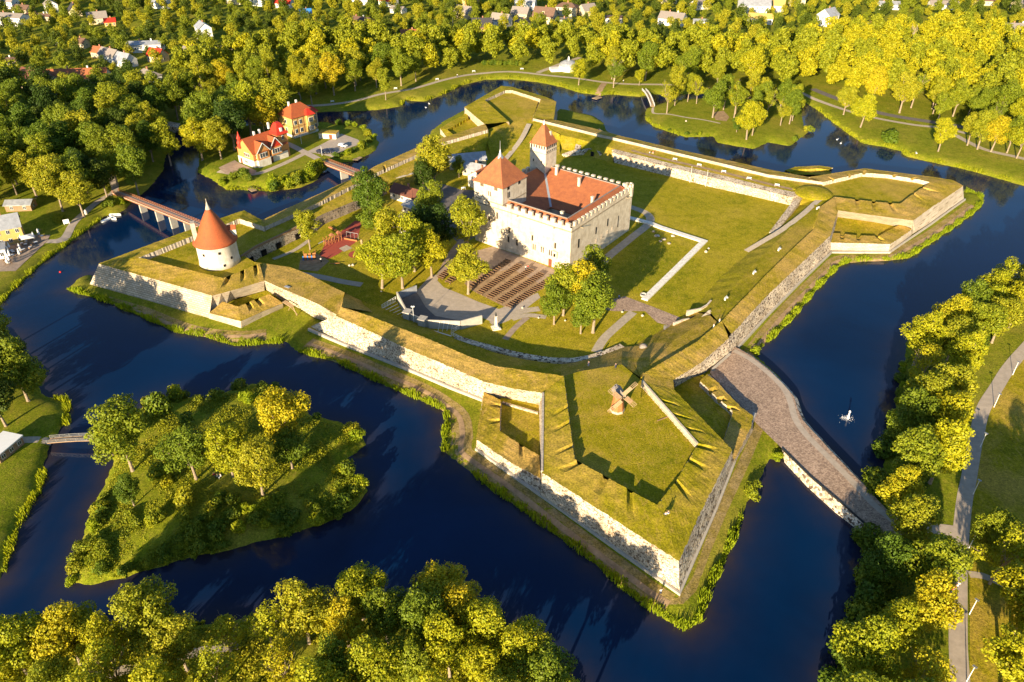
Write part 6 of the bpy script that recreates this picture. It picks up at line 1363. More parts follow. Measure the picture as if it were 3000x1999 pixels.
for k in range(6): q = A.lerp(B_, k/5); b.tube(q, q+Vector((0, 0, 1.75)), .05, .05, 5)
b.build('railing', M['white_paint'], sg)
b = MB()
for k in range(5): A = W(1283+k*13, 972-k*1, ZG+.1); b.beam(A, A+Vector((.6, 1.3, 2.4)), .09, .09)
A = W(1265,968,ZG+.2); B_ = W(1322,985,ZG+.2); b.beam(A, B_, .2, .2); b.build('strut', M['white_paint'], sg)
b = MB(); A = W(1322,982,ZG+.3); B_ = W(1352,995,ZG+.3)
for h in (0.1, .6, 1.1): b.beam(A+Vector((0, 0, h)), B_+Vector((0, 0, h-.3)), .07, .07)
for k in range(5): q = A.lerp(B_, k/4); b.tube(q, q+Vector((0, 0, 1.1)), .05, .05, 5)
A2 = W(1325,975,ZG+.3); B2_ = W(1352,960,ZG+.3)
for h in (.1, .6, 1.1): b.beam(A2+Vector((0, 0, h)), B2_+Vector((0, 0, h)), .07, .07)
b.build('railing', M['white_paint'], sg)
# benches of the open air theatre
bp = W(1403, 852, ZG); th = math.atan2(*(reversed((W(1430,868,ZG)-W(1403,852,ZG)).xy)))
bench0 = None; nb = 0
def bench(p, rz, lab, grp, name='wooden_bench'):
    global bench0
    if bench0 is None:
        t = thing('bench', lab, 'bench', p, rz, grp)
        b = MB(); b.box((0, 0, .46), (2.3, .40, .08)); b.build('seat', M['bench_wood'], t); b = MB(); b.box((0, .2, .75), (2.3, .06, .3)); b.build('backrest', M['bench_wood'], t)
        for s in (-.9, .9): b = MB(); b.box((s, 0, .21), (.12, .4, .42)); b.build('leg', M['wood'], t)
        bench0 = t; return t
    return dup(bench0, p, rz, lab, grp)
along = math.atan2((W(1515,778,ZG)-W(1403,852,ZG)).y, (W(1515,778,ZG)-W(1403,852,ZG)).x)
for ci, (a, b_, n, nm) in enumerate([((1405,862),(1520,781),20,'left'), ((1433,874),(1554,795),20,'second'), ((1462,888),(1585,807),20,'third'), ((1490,902),(1613,822),20,'right'), ((1378,845),(1487,768),16,'innermost')]):
    A = W(*a, ZG+.02); B_ = W(*b_, ZG+.02)
    for k in range(n): bench(A.lerp(B_, k/(n-1))+Vector((random.uniform(-.06, .06), random.uniform(-.06, .06), 0)), along-math.pi/2+random.uniform(-.04, .04), 'dark wooden bench in the %s column of open air theatre benches' % nm, 'benches of the %s theatre column' % nm)
for k in range(5): bench(W(1290+k*5, 818-k*4.5, ZG+.02), along-math.pi/2, 'dark wooden bench of the small block left of the tree among the benches', 'small bench block left of the tree')
for k in range(4): bench(W(1312+k*7, 830-k*5, ZG+.02), along-math.pi/2, 'dark wooden bench of the front left short row under the tree', 'short front row under the tree')
# white park benches
wb0 = None
def wbench(px, py, z, rz, lab):
    global wb0; p = W(px, py, z)
    if z < 2.5: p.z = gz(p.x, p.y)
    if wb0 is None:
        t = thing('park_bench', lab, 'bench', p, rz); b = MB(); b.box((0, 0, .45), (1.7, .4, .08)); b.build('seat', M['white_paint'], t); b = MB(); b.box((0, .22, .72), (1.7, .06, .28)); b.build('backrest', M['white_paint'], t)
        for s in (-.8, .8): b = MB(); b.box((s, 0, .22), (.1, .45, .44)); b.build('leg', M['white_paint'], t)
        wb0 = t; return
    dup(wb0, p, rz, lab)
for a in [(2127,877,7.0,.9,'white bench on the right rampart walk, lower of the three'), (2210,801,7.0,.9,'white bench on the right rampart walk, middle of the three'), (2283,733,7.0,.9,'white bench on the right rampart walk, upper of the three'),
          (2397,613,7.0,.6,'white bench where the rampart walk meets the right hand bastion'), (1977,470,6.7,-.25,'white bench on the far rampart walk nearest the castle'), (2048,487,6.7,-.25,'second white bench from the castle on the far rampart walk'),
          (2120,506,6.7,-.25,'third white bench from the castle on the far rampart walk'), (2194,526,6.7,-.25,'fourth white bench from the castle on the far rampart walk'), (2276,546,6.7,-.25,'last white bench on the far rampart walk before the mound'),
          (974,301,1.5,.1,'white bench on the dark left stretch of the far promenade'), (1159,263,1.5,.15,'white bench beside the far promenade under the park trees'), (1281,236,1.5,.3,'white bench between promenade and trees left of the hedge'),
          (1388,212,1.5,.3,'white bench above the promenade bend near the hedge'), (1529,206,1.5,-.1,'white bench above the promenade left of the white pavilion'), (1358,555,3.0,.3,'white bench at the edge of the castle yard')]: wbench(*a)
# monument
mo = thing('monument', 'white column monument with a small statue beside the stage', 'monument', W(1453, 962, ZG), .3)
b = MB(); b.box((0, 0, .15), (2.4, 2.4, .3)); b.box((0, 0, .45), (1.5, 1.5, .35)); b.build('plinth', M['white_wall'], mo)
b = MB(); b.lathe((0, 0, .6), [(.5, 0), (.36, 3.2), (.5, 3.3), (.5, 3.5)], 4, .785); b.build('column', M['white_wall'], mo); b = MB(); b.lathe((0, 0, 4.1), [(.28, 0), (.2, .3), (.3, .6), (.12, .9), (.15, 1.1), (.05, 1.3)], 8); b.build('statue', M['black'], mo)
# ================================================================== lamps and poles
lp0 = None
def lamp(px, py, lab, rz=2.2, z=1.6, h=4.2):
    global lp0; p = W(px, py, z)
    if z < 2.5: p.z = gz(p.x, p.y)
    if lp0 is None:
        t = thing('street_lamp', lab, 'street lamp', p, rz); b = MB(); b.tube((0, 0, -.2), (0, 0, 4.2), .09, .06, 8); b.build('pole', M['white_paint'], t); b = MB(); b.box((0, 0, 4.26), (.75, .4, .12)); b.build('lamp_head', M['steel'], t); lp0 = t; return
    dup(lp0, p, rz, lab)
for a in [(2966,1100,'uppermost lamp post along the right promenade'), (2911,1195,'second lamp post from the top along the right promenade'), (2871,1311,'lamp post just above the big tree shadow on the lawn'), (2850,1450,'lamp post beside the big tree shadow on the lawn'),
          (2839,1606,'lamp post next to the golden lawn tree'), (2839,1802,'lamp post beside the people on the promenade'), (2831,1998,'lamp post cut by the bottom edge of the view'), (2604,1487,'lamp post under trees at the end of the causeway'),
          (884,424,'lamp post in the garden of the yellow villa'), (944,458,'lamp post at the hotel end of the wooden road bridge')]: lamp(*a)
def pole(px, py, z, h, lab, cat, mat='white_paint', name='flagpole', ball=True):
    p = W(px, py, z); t = thing(name, lab, cat, p); b = MB(); b.tube((0, 0, -.2), (0, 0, h), .09, .04, 6); b.build('pole', M[mat], t); b = MB(); b.lathe((0, 0, h), [(.03, 0), (.13, .12), (.03, .24)], 8); b.build('finial', M[mat], t)
pole(2021,535,ZG,6.5,'left white flagpole in front of the lawn retaining wall','flagpole'); pole(2067,547,ZG,6.5,'right white flagpole in front of the lawn retaining wall','flagpole')
pole(1212,622,ZG,8.5,'tall dark flagpole between the courtyard trees','flagpole','black'); pole(1323,606,ZG,3.5,'thin white pole on the shaded castle yard','pole')
pole(898,104,1.6,9,'tall pale pole in the trees at top centre','pole'); pole(930,100,1.6,10,'tall brown utility pole in the trees at top centre','utility pole','wood_pale'); pole(1327,85,1.6,7,'street light pole near the black roofed house','street light','steel')
p = W(1209,922,ZG+3); t = thing('floodlight_mast', 'thin mast with two floodlights rising from the stage back wall', 'floodlight', W(1213,950,ZG)); b = MB(); b.tube((0, 0, 0), (0, 0, 6.0), .08, .06, 6); b.build('pole', M['white_paint'], t)
for s in (-.3, .3): b = MB(); b.box((s, 0, 5.9), (.35, .3, .3)); b.build('floodlight', M['white_paint'], t)
t = thing('dead_tree', 'bare leafless tree in the far right park wood', 'dead tree', W(2665, 140, 1.6)); b = limbs([((random.uniform(-2, 2), random.uniform(-2, 2), random.uniform(8, 14)), 1) for _ in range(9)], 7, .3, 4, True); b.build('trunk', M['deadwood'], t)
t = thing('dead_tree', 'half dead grey tree beside the jetty promenade', 'dead tree', W(1800, 238, 1.6)); b = limbs([((random.uniform(-3, 3), random.uniform(-2, 2), random.uniform(6, 11)), 1) for _ in range(9)], 5, .3, 5, True); b.build('trunk', M['deadwood'], t)
# ================================================================== bridges
def bridge(lab, a, b_, za, zb, wd, rail, deckm, piers, name='wooden_bridge', railh=1.1, railm='wood_red', cross=True, arch=0.0, step=1.6):
    A = W(*a, za); B_ = W(*b_, zb); t = thing(name, lab, 'bridge'); n = max(6, int((B_-A).length/step)); d = (B_-A); d.z = 0; d.normalize(); s = Vector((-d.y, d.x, 0))
    Pz = [A.lerp(B_, k/n)+Vector((0, 0, arch*math.sin(math.pi*k/n))) for k in range(n+1)]
    b = MB()
    for p, q in zip(Pz, Pz[1:]): b.beam(p, q+(q-p)*.01, wd, .22)
    b.build('deck', M[deckm], t)
    for sg_ in (-1, 1):
        b = MB(); o = s*sg_*(wd/2-.05)
        for h in (.15, railh*.55, railh):
            for p, q in zip(Pz, Pz[1:]): b.beam(p+o+Vector((0, 0, h)), q+o+Vector((0, 0, h)), .09, .10)
        for k, p in enumerate(Pz):
            b.beam(p+o, p+o+Vector((0, 0, railh)), .1, .1)
            if cross and k < n: b.beam(p+o+Vector((0, 0, .15)), Pz[k+1]+o+Vector((0, 0, railh*.95)), .06, .06)
        b.build('railing', M[railm], t)
    if name == 'wooden_bridge':
        for sg_ in (-1, 1):
            b = MB(); b.beam(A+s*sg_*(wd/2-.3)-Vector((0, 0, .4)), B_+s*sg_*(wd/2-.3)-Vector((0, 0, .4)), .3, .5); b.build('girder', M['wood_red'], t)
    for k in piers:
        p = A.lerp(B_, k); b = MB(); R_z = math.atan2(d.y, d.x); b.box((p.x, p.y, (p.z-.6)/2-.6), (.7, wd*.95, p.z+.4), R_z); b.build('pier', M['concrete'], t)
    return t
bridge('long wooden trestle footbridge with concrete piers left of the round tower', (338,563), (590,662), 2.6, 6.6, 2.6, 1, 'asphalt_light', (.33,.52,.68,.84))
bridge('wooden road bridge with red brown railings from the hotel island to the fortress', (945,472), (1060,516), 2.6, 5.2, 3.4, 1, 'path', (.55,))
bridge('white steel footbridge to the wooded island', (143,1292), (318,1285), 1.4, 2.0, 1.8, 1, 'wood', (), name='footbridge', railm='steel', cross=False, arch=.3, step=3.0, railh=.9)
bridge('small arched white railed footbridge onto the lawn island', (1886,265), (1912,312), 1.6, 1.6, 2.0, 1, 'wood_pale', (), name='footbridge', railm='white_paint', cross=True, arch=1.2, step=2)
t = thing('stone_bridge', 'old stone arch bridge half hidden under trees at the upper left channel', 'bridge'); b = MB(); wallstrip(b, rowz([(488,372),(520,378),(560,386)], 1), 5, -1, 2.8); b.build('stone_arch', M['rubble'], t)
b = MB(); A = W(525,392,.4); b.lathe((A.x, A.y-.2, -.8), [(1.8, 0), (1.8, 1.0), (1.3, 1.9), (.5, 2.3)], 12); b.build('arch_opening', M['dark'], t)
for lab, a, b_, wd in (('wooden jetty on the far shore opposite the slender tower', (1757,284), (1741,290), 2.0), ('small wooden jetty below the hotel car park', (1040,470), (1055,460), 1.6), ('tiny wooden landing stage at the foot of the orange villa island', (727,548), (745,560), 1.4)):
    t = thing('jetty', lab, 'jetty'); b = MB(); b.beam(W(*a, .55), W(*b_, .55), wd*1.6, .15); b.build('deck', M['wood_pale'], t)
    b = MB()
    for q in (a, b_): p = W(*q, 0); b.tube((p.x-.5, p.y, -1), (p.x-.5, p.y, .5), .1, .1, 6); b.tube((p.x+.5, p.y, -1), (p.x+.5, p.y, .5), .1, .1, 6)
    b.build('post', M['wood'], t)
struct(pathstrip('boat_ramp', [(1770,248),(1760,262),(1750,276)], 3.2, M['dirt'], zf=gz, lift=.05, z=1))
# ================================================================== boats
def boat(px, py, rz, lab, hull='white_paint'):
    t = thing('rowing_boat', lab, 'rowing boat', W(px, py, .05), rz); b = MB(); n = 9; rows = []
    for k in range(n):
        u = k/(n-1)*2-1; hw = .75*(1-abs(u)**2.6)+.03 if u > 0 else .75*(1-.45*abs(u)**2.5); z = .45+.18*u*u; rows.append([(u*2.1, -hw, z), (u*2.1, -hw*.7, -.1), (u*2.1, hw*.7, -.1), (u*2.1, hw, z), (u*2.1, hw*.86, z), (u*2.1, hw*.6, .05), (u*2.1, -hw*.6, .05), (u*2.1, -hw*.86, z)])
    vs = [p for r in rows for p in r]; fs = [(k*8+i, k*8+(i+1) % 8, k*8+8+(i+1) % 8, k*8+8+i) for k in range(n-1) for i in range(8)]+[tuple(range(7, -1, -1)), tuple(range((n-1)*8, n*8))]
    b.add(vs, fs); b.build('hull', M[hull], t)
    for x in (-1.1, .1, 1.1): b = MB(); b.box((x, 0, .32), (.28, 1.15, .05)); b.build('thwart', M['blue_paint'] if hull == 'white_paint' else M['wood'], t)
boat(313,646,1.1,'rowing boat with blue thwarts moored nearest the open water'); boat(330,641,-.5,'rowing boat moored in the middle of the three boats'); boat(338,632,.05,'rowing boat moored closest to the reeds')
# buoy, signboard
t = thing('buoy', 'small red and white buoy floating left of the round tower bastion', 'buoy', W(177, 798, 0)); b = MB(); b.lathe((0, 0, -.2), [(.1, 0), (.35, .2), (.35, .45), (.1, .6)], 10); b.build('float', M['red_cloth'], t)
t = thing('signboard', 'white framed signboard on the left bank beside a bush', 'sign', W(197, 660, 1.4), .5); b = MB(); b.box((0, 0, 1.4), (1.9, .12, 1.6)); b.build('board', M['white_paint'], t)
for s in (-.8, .8): b = MB(); b.box((s, 0, .4), (.12, .14, 1.0)); b.build('leg', M['white_paint'], t)
t = thing('monument_stone', 'small white arched stone at the foot of a tree on the left bank', 'stone', W(253, 628, 1.5), .4); b = MB(); b.lathe((0, 0, -.1), [(.5, 0), (.5, 1.2), (.3, 1.7), (.1, 1.9)], 10); b.build('slab', M['white_wall'], t)
# ================================================================== fountain
t = thing('fountain', 'single white water jet with spray ring in the right pond', 'fountain', W(2484, 1226, 0))
b = MB(); r = random.Random(2)
for k in range(420):
    u = r.random(); z = 2.4*u; sp = .10+.25*(1-u)**2+.12*(u > .8); a = r.uniform(0, 6.28); x, y = sp*math.cos(a)*r.random(), sp*math.sin(a)*r.random(); s = r.uniform(.03, .10); b.box((x, y, z), (s, s, s*2.2), a, r.uniform(-.5, .5))
b.build('jet', M['spray'], t); b = MB()
for k in range(300):
    rr = abs(r.gauss(0, .65)); a = r.uniform(0, 6.28); s = r.uniform(.02, .07); b.box((rr*math.cos(a)*1.3-.3, rr*math.sin(a), .03), (s*2, s, .03), a)
b.build('foam', M['spray'], t)
# ================================================================== cars
def car(px, py, rz, paint, lab, z=1.9):
    p = W(px, py, z); p.z = gz(p.x, p.y)+.08; t = thing('parked_car', lab, 'car', p, rz)
    prof = [(-2.15, .35), (-2.2, .75), (-1.95, .95), (-1.55, 1.38), (-.2, 1.48), (.55, 1.36), (1.15, .98), (2.0, .85), (2.2, .6), (2.15, .32)]
    b = MB(); n = len(prof); vs = []
    for y, ins in ((-.86, 0), (-.70, 1), (.70, 1), (.86, 0)):
        for x, zz in prof: vs.append((x, y, zz if ins else min(zz, .95)))
    fs = [(k*n+i, k*n+i+1, (k+1)*n+i+1, (k+1)*n+i) for k in range(3) for i in range(n-1)]+[tuple(range(n-1, -1, -1)), tuple(range(3*n, 4*n))]+[(0, n, 2*n, 3*n, 4*n-1, 3*n-1, 2*n-1, n-1)]
    b.add(vs, fs); bd = b.build('body', M[paint], t)
    for nm, pts in (('windscreen', [(.58, 1.37), (1.13, 1.0)]), ('rear_window', [(-1.9, .99), (-1.57, 1.36)])):
        b = MB(); (x0, z0), (x1, z1) = pts; b.add([(x0, -.62, z0+.02), (x0, .62, z0+.02), (x1, .66, z1+.02), (x1, -.66, z1+.02)], [(0, 1, 2, 3)]); b.build(nm, M['glass'], t)
    for s in (-1, 1): b = MB(); b.add([(-1.4, s*.76, 1.25), (.45, s*.76, 1.25), (.95, s*.84, 1.0), (-1.75, s*.84, 1.0)], [(0, 1, 2, 3)]); b.build('side_window', M['glass'], t)
    for x in (-1.35, 1.35):
        for s in (-.84, .84): b = MB(); b.tube((x, s-.1, .32), (x, s+.1, .32), .32, .32, 14); b.build('wheel', M['rubber'], t)
    for s in (-.6, .6): b = MB(); b.box((2.15, s, .66), (.1, .3, .14)); b.build('headlight', M['frame'], t)
car(1005,431,-.55,'car_white','white estate car parked alone in the middle of the hotel car park'); car(940,450,-.7,'car_dark','dark car parked at the left beside the hotel road bridge'); car(956,449,-.7,'car_dark','dark blue car parked between two other dark cars at the hotel'); car(970,447,-.7,'car_dark','dark car parked rightmost of the dark cars at the hotel')
for k, (x, y) in enumerate([(160,128),(175,132),(190,135),(350,245),(366,242),(394,248)]): car(x, y, .3, 'car_white' if k % 2 else 'car_dark', ['dark car leftmost in the row below the upper left houses', 'white car in the row below the upper left houses', 'dark car rightmost in the row below the upper left houses', 'pale car parked below the long red roofed building', 'dark car beside the red roofed building', 'white car nearest the white hip roofed house'][k].replace('pale', 'dark') if k != 3 else 'white car parked right of the long red roofed building')
# ================================================================== cafe parasols and tables
pr0 = tb0 = None
for k, (x, y) in enumerate([(117,695),(103,705),(66,711),(62,738),(60,752),(30,733),(28,746),(32,757),(30,770),(25,778)]):
    p = W(x, y, 1.6); p.z = gz(p.x, p.y)
    if pr0 is None:
        t = thing('folded_parasol', 'folded white parasol on the cafe terrace at the left edge', 'parasol', p, 0, 'folded parasols of the cafe terrace'); b = MB(); b.tube((0, 0, 0), (0, 0, 3.0), .05, .04, 6); b.build('pole', M['wood_pale'], t); b = MB(); b.lathe((0, 0, 1.0), [(.30, 0), (.42, .3), (.24, 1.4), (.06, 2.2)], 8); b.build('canopy', M['canvas'], t); pr0 = t
    else: dup(pr0, p, 0)
p = W(87,712,1.6); t = thing('open_parasol', 'large open white square canopy on the cafe terrace', 'parasol', (p.x, p.y, gz(p.x, p.y)), .5); b = MB(); b.tube((0, 0, 0), (0, 0, 2.6), .06, .05, 6); b.build('pole', M['wood_pale'], t); b = MB(); b.add([(-1.9, -1.9, 2.4), (1.9, -1.9, 2.4), (1.9, 1.9, 2.4), (-1.9, 1.9, 2.4), (0, 0, 2.85), (-1.9, -1.9, 2.3), (1.9, -1.9, 2.3), (1.9, 1.9, 2.3), (-1.9, 1.9, 2.3)], [(0, 1, 4), (1, 2, 4), (2, 3, 4), (3, 0, 4), (8, 7, 6, 5), (0, 5, 6, 1), (1, 6, 7, 2), (2, 7, 8, 3), (3, 8, 5, 0)]); b.build('canopy', M['canvas'], t)
r = random.Random(9)
for k in range(26):
    u, v = r.random(), r.random(); p = W(20+u*120-v*16, 792-u*100-v*26, 1.6); p.z = gz(p.x, p.y)+.08
    if tb0 is None:
        t = thing('cafe_table', 'small white table with chairs on the cafe terrace by the water', 'table', p, 0, 'tables of the cafe terrace'); b = MB(); b.box((0, 0, .72), (.9, .9, .06)); b.build('tabletop', M['white_paint'], t); b = MB(); b.tube((0, 0, 0), (0, 0, .7), .05, .05, 6); b.build('leg', M['black'], t)
        for s in (-.85, .85): b = MB(); b.box((s, 0, .45), (.45, .45, .06)); b.box((s*1.24, 0, .7), (.05, .45, .5)); b.box((s, 0, .22), (.06, .06, .44)); b.build('chair', M['wood'], t)
        tb0 = t
    else: dup(tb0, p, r.uniform(0, 3))
# ================================================================== playground
def simple(name, lab, cat, px, py, rz, parts, z=ZG):
    t = thing(name, lab, cat, W(px, py, z), rz)
    for n, m, fn in parts: b = MB(); fn(b); b.build(n, M[m], t)
    return t
simple('play_ship', 'small playground boat frame with orange and blue boards', 'playground toy', 908, 758, .2, [('hull_board', 'wood_orange', lambda b: [b.box((x, y, .9), (.9, .12, 1.2)) for x in (-1.3, 0, 1.4) for y in (-.9, .9)]), ('blue_board', 'blue_paint', lambda b: [b.box((x, -.95, .8), (.4, .14, 1.5)) for x in (-2, -.6, .7)]), ('deck', 'wood', lambda b: b.box((0, 0, .6), (4.2, 1.8, .12))), ('mast', 'wood_orange', lambda b: [b.tube((x, .9, .5), (x, .9, 2.6), .07, .07, 6) for x in (-1.8, .2, 1.9)])])
simple('climbing_castle', 'big wooden climbing frame with towers and red ramp in the playground', 'playground toy', 975, 712, .75, [('tower', 'wood_red', lambda b: [b.box((x, 0, 1.5), (1.3, 1.3, .15)) or b.box((x, .6, 2.0), (1.3, .1, .9)) or b.box((x, -.6, 2.0), (1.3, .1, .9)) for x in (-2.4, 0, 2.6)]), ('post', 'wood_orange', lambda b: [b.tube((x+dx, dy, 0), (x+dx, dy, 3.0), .09, .09, 6) for x in (-2.4, 0, 2.6) for dx in (-.6, .6) for dy in (-.6, .6)]),
    ('walkway', 'wood_orange', lambda b: [b.box((x, 0, 1.45), (1.3, .8, .1)) for x in (-1.2, 1.3)]), ('slide', 'steel', lambda b: b.beam((-2.4, .7, 1.5), (-4.0, 2.6, .2), .7, .1)), ('roof', 'wood_red', lambda b: [b.add([(x-.8, -.8, 2.9), (x+.8, -.8, 2.9), (x+.8, .8, 2.9), (x-.8, .8, 2.9), (x, 0, 3.8)], [(0, 1, 4), (1, 2, 4), (2, 3, 4), (3, 0, 4), (3, 2, 1, 0)]) for x in (0, 2.6)])])
simple('swing_set', 'metal swing frame with four poles right of the climbing frame', 'playground toy', 1033, 700, -.35, [('frame', 'steel', lambda b: [b.tube((x, 0, 0), (x, 0, 2.3), .07, .07, 6) for x in (-2.2, -.7, .8, 2.3)]+[b.tube((-2.2, 0, 2.3), (2.3, 0, 2.3), .07, .07, 6)]), ('seat', 'black', lambda b: [b.box((x, 0, .5), (.5, .25, .06)) for x in (-1.4, 1.5)]), ('sand_box_edge', 'wood_orange', lambda b: b.box((0, -1.2, .25), (5.0, .3, .5)))])
simple('seesaw', 'long orange seesaw board on the grass at the front of the playground', 'playground toy', 982, 776, -.12, [('board', 'wood_orange', lambda b: b.beam((-1.6, 0, .35), (1.6, 0, .75), .25, .1)), ('pivot', 'steel', lambda b: b.box((0, 0, .25), (.25, .3, .5)))])
simple('log_stack', 'row of orange logs at the back of the playground', 'playground toy', 975, 672, -.7, [('log', 'wood_orange', lambda b: [b.tube((-1.8, y, .3), (1.8, y, .3), .25, .22, 8) for y in (-.25, .25)])])
simple('carved_stone', 'tall pale carved post standing near the round red rubber circle', 'carved post', 1061, 722, .2, [('post', 'wood_pale', lambda b: b.lathe((0, 0, 0), [(.45, 0), (.35, 1.2), (.42, 2.0), (.2, 2.5)], 7))])
for k, (x, y, z, s, lab) in enumerate([(1024,779,ZG,.8,'left of two white boulders at the playground lawn'), (1034,778,ZG,.9,'right of two white boulders at the playground lawn'), (1531,903,ZG,.7,'pale boulder beside the gravel path to the stage'), (1578,932,ZG,.6,'brown boulder on the lawn corner left of the tree group'), (1823,915,ZG,.7,'grey boulder at the edge of the brick forecourt'), (1882,926,ZG,.8,'white boulder where the path meets the brick forecourt'), (2068,739,ZG,1.0,'larger of two white boulders right of the wall footing'), (2076,729,ZG,.7,'smaller of two white boulders right of the wall footing'), (1656,940,ZG,.6,'upright pale stone between the trees beside the castle'),
      (1117,855,ZG,.5,'pale stone at the foot of the left grove tree'), (1169,860,ZG,.5,'pale stone at the foot of the middle grove tree'), (2010,356,1.5,.9,'round grey boulder on the lawn island'), (1030,566,2.0,.01,'x')][:12]):
    t = thing('boulder', lab, 'boulder', W(x, y, z), k); b = MB(); b.lathe((0, 0, -.1), [(.7*s, 0), (.75*s, .35*s), (.5*s, .8*s), (.15*s, 1.0*s)], 7); b.build('stone', M['boulder'], t); t.scale = (.75, .75, .75)
# embrasure boards and cannons on the ramparts
for x, y, z, lab in ((1942,1228,6.85,'thin plank lying on the floor of the windmill bastion'),):
    t = thing('plank', lab, 'plank', W(x, y, z), .5); b = MB(); b.box((0, 0, .1), (3.2, .25, .15)); b.build('board', M['wood'], t)
t = thing('hay_sheet', 'small pale flat panel set in the worn rampart top above the white flank', 'hatch', W(842, 841, 7.75), -.5); b = MB(); b.box((0, 0, .05), (1.8, .9, .1)); b.build('panel', M['metal_roof'], t)
t = thing('stone_block', 'white stone block inside the parapet right of the round tower', 'stone block', W(693, 654, ZF), .2); b = MB(); b.box((0, 0, .5), (2.0, 1.3, 1.0)); b.build('block', M['white_wall'], t)
# ================================================================== people
def person(px, py, z, rz, top, legs, lab, sit=False, sc=1.0, walk=.25):
    p = W(px, py, z)
    if z < 2.5: p.z = max(gz(p.x, p.y), z if z == 2.01 else -9)
    t = thing('person', lab, 'person', p, rz); t.scale = (sc, sc, sc); hip = .45 if sit else .92
    def skinned(name, V, E, R, mat, par):
        me = bpy.data.meshes.new(name); me.from_pydata(V, E, []); me.materials.append(M[mat]); o = bpy.data.objects.new(name, me); COL.objects.link(o); o.parent = par
        md = o.modifiers.new('Skin', 'SKIN'); 
        for i, r_ in enumerate(R): me.skin_vertices[0].data[i].radius = (r_, r_)
        me.skin_vertices[0].data[0].use_root = True; s = o.modifiers.new('Sub', 'SUBSURF'); s.levels = 1; s.render_levels = 1
        return o
    def sk(name, V, E, R, mat, par):
        me = bpy.data.meshes.new(name); me.from_pydata(V, E, []); me.materials.append(M[mat]); o = bpy.data.objects.new(name, me); COL.objects.link(o); o.parent = par
        md = o.modifiers.new('Skin', 'SKIN'); me.skin_vertices
        L_ = me.skin_vertices[0] if len(me.skin_vertices) else None
        for i, r_ in enumerate(R): me.skin_vertices[0].data[i].radius = (r_, r_)
        me.skin_vertices[0].data[0].use_root = True; s = o.modifiers.new('Sub', 'SUBSURF'); s.levels = 1; s.render_levels = 1; return o
    h = hip
    if sit: LV = [(0.1, .35, .48), (.1, .55, .05), (-.1, .35, .48), (-.1, .55, .05)]
    else: LV = [(.1, walk*.4, .48), (.1, -walk*.3, .05), (-.1, -walk*.1, .48), (-.1, walk, .05)]
    V = [(0, 0, h), (0, 0, h+.30), (0, 0, h+.50), (0, 0, h+.58), (0, .02, h+.72), (0, .02, h+.80), (.19, 0, h+.47), (.27, .02, h+.2), (.25, .12, h+.0), (-.19, 0, h+.47), (-.27, .02, h+.2), (-.25, .12, h+.0), (.1, 0, h-.03)]+LV[:2]+[(-.1, 0, h-.03)]+LV[2:]
    E_ = [(0, 1), (1, 2), (2, 3), (3, 4), (4, 5), (2, 6), (6, 7), (7, 8), (2, 9), (9, 10), (10, 11), (0, 12), (12, 13), (13, 14), (0, 15), (15, 16), (16, 17)]
    R = [.12, .12, .13, .055, .10, .09, .06, .045, .035, .06, .045, .035, .085, .065, .05, .085, .065, .05]
    sk('body', V, E_, R, 'skin', t)
    sk('shirt', V[:3]+V[6:8]+V[9:11], [(0, 1), (1, 2), (2, 3), (3, 4), (2, 5), (5, 6)], [.145, .145, .15, .08, .065, .08, .065], top, t)
    sk('trousers', [V[0]]+V[12:15]+V[15:18], [(0, 1), (1, 2), (2, 3), (0, 4), (4, 5), (5, 6)], [.15, .11, .085, .07, .11, .085, .07], legs, t)
    b = MB(); b.lathe((0, .0, h+.74), [(.105, 0), (.12, .08), (.09, .15), (.02, .18)], 10); b.build('hair', M['hair'], t)
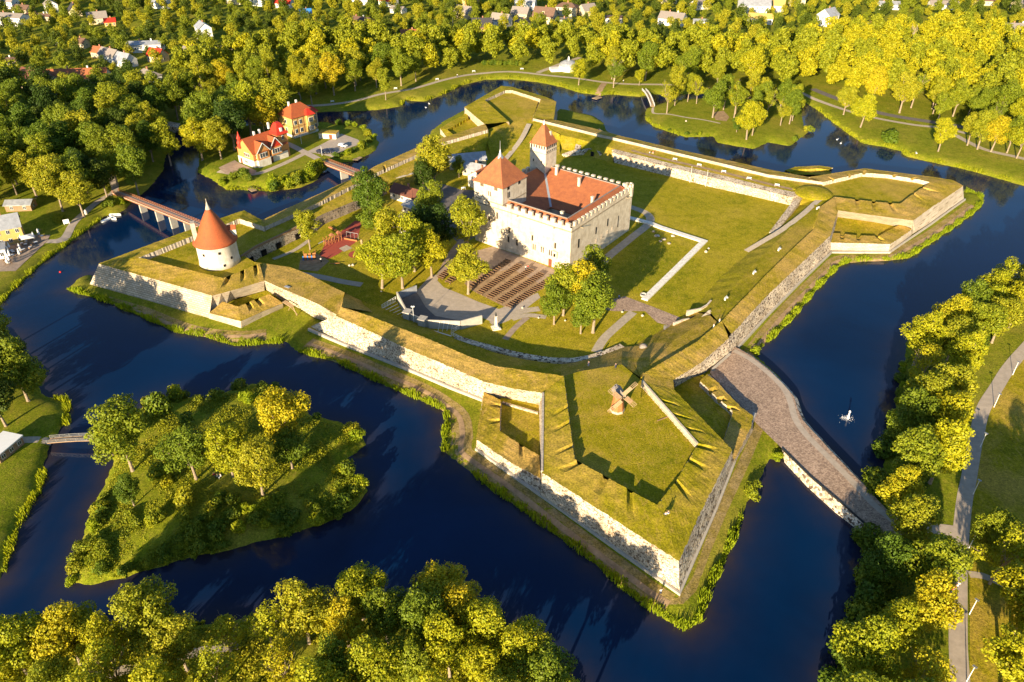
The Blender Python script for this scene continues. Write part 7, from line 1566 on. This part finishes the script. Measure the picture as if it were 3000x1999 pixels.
for a in [(2785,1739,1.6,2.9,'red_cloth','navy_cloth','person in a red top, leftmost of the group walking on the right promenade'), (2792,1733,1.6,2.9,'red_cloth','white_cloth','person in red and white walking in the promenade group'), (2797,1729,1.6,2.9,'white_cloth','navy_cloth','person in a white shirt walking in the promenade group'), (2803,1723,1.6,2.9,'white_cloth','navy_cloth','person in white with dark hair, rightmost of the promenade group'),
          (2777,1803,1.6,0,'navy_cloth','navy_cloth','person in dark clothes under the trees at the promenade edge'), (1935,1740,1.0,.4,'white_cloth','navy_cloth','person in white standing on the shore path below the tip of the nearest bastion'),
          (2090,963,7.45,.8,'white_cloth','white_cloth','person all in white, lower of two on the right rampart above the gate'), (2107,947,7.45,.8,'white_cloth','white_cloth','person all in white, upper of two on the right rampart above the gate'),
          (1813,878,ZG,.5,'blue_paint','navy_cloth','person in blue standing on the forecourt behind the tree group'), (1540,792,ZG,.5,'white_cloth','navy_cloth','left person of the pair standing by the theatre benches'), (1547,790,ZG,.5,'red_cloth','navy_cloth','right person of the pair standing by the theatre benches'),
          (1340,226,1.6,.5,'white_cloth','navy_cloth','person in white walking on the far promenade'), (941,769,ZG,.6,'white_cloth','hair','person standing beside the playground boat'), (1826,243,1.6,.5,'white_cloth','navy_cloth','person on the promenade near the half bare tree'),
          (1724,1074,6.0,.4,'navy_cloth','navy_cloth','person in dark clothes on the grass behind the windmill'), (1803,1080,6.8,.4,'navy_cloth','navy_cloth','person in dark clothes right of the grass path behind the windmill')]: person(*a)
for k, a in enumerate([(1950,1512,8.6,.6,'white_cloth','navy_cloth','person in white sitting on the grass parapet near the tip of the nearest bastion'), (1957,1508,8.6,-.6,'navy_cloth','white_cloth','person in dark top sitting beside the one in white on the near parapet'),
          (633,1412,1.6,.4,'red_cloth','navy_cloth','person sitting at the left of the picnic group on the wooded island'), (643,1416,1.6,1.4,'white_cloth','navy_cloth','person in white sitting in the middle of the island picnic group'), (652,1414,1.6,2.4,'white_cloth','white_cloth','person sitting at the right of the island picnic group'),
          (1913,451,6.6,.4,'red_cloth','white_cloth','person in red sitting on the far rampart wall'), (1903,452,6.6,.4,'white_cloth','navy_cloth','person in white sitting on the far rampart wall')]): person(*a, sit=True)
# swans
for k, (x, y) in enumerate([(2452,410),(2463,421),(2685,450),(1258,305),(1248,316)]):
    t = thing('swan', ['white swan nearest the channel mouth at the upper right water', 'white swan second from the channel mouth at the upper right water', 'white bird by the shore of the right lawn', 'white bird on the dark far water, upper of two', 'white bird on the dark far water, lower of two'][k], 'swan', W(x, y, 0 if k != 2 else 1.4), k)
    b = MB(); b.lathe((0, 0, -.05), [(.2, 0), (.42, .12), (.35, .32), (.08, .42)], 10); b.tube((.3, 0, .2), (.5, 0, .65), .07, .05, 6); b.tube((.48, 0, .64), (.68, 0, .6), .06, .03, 6); b.build('body', M['white_paint'], t)
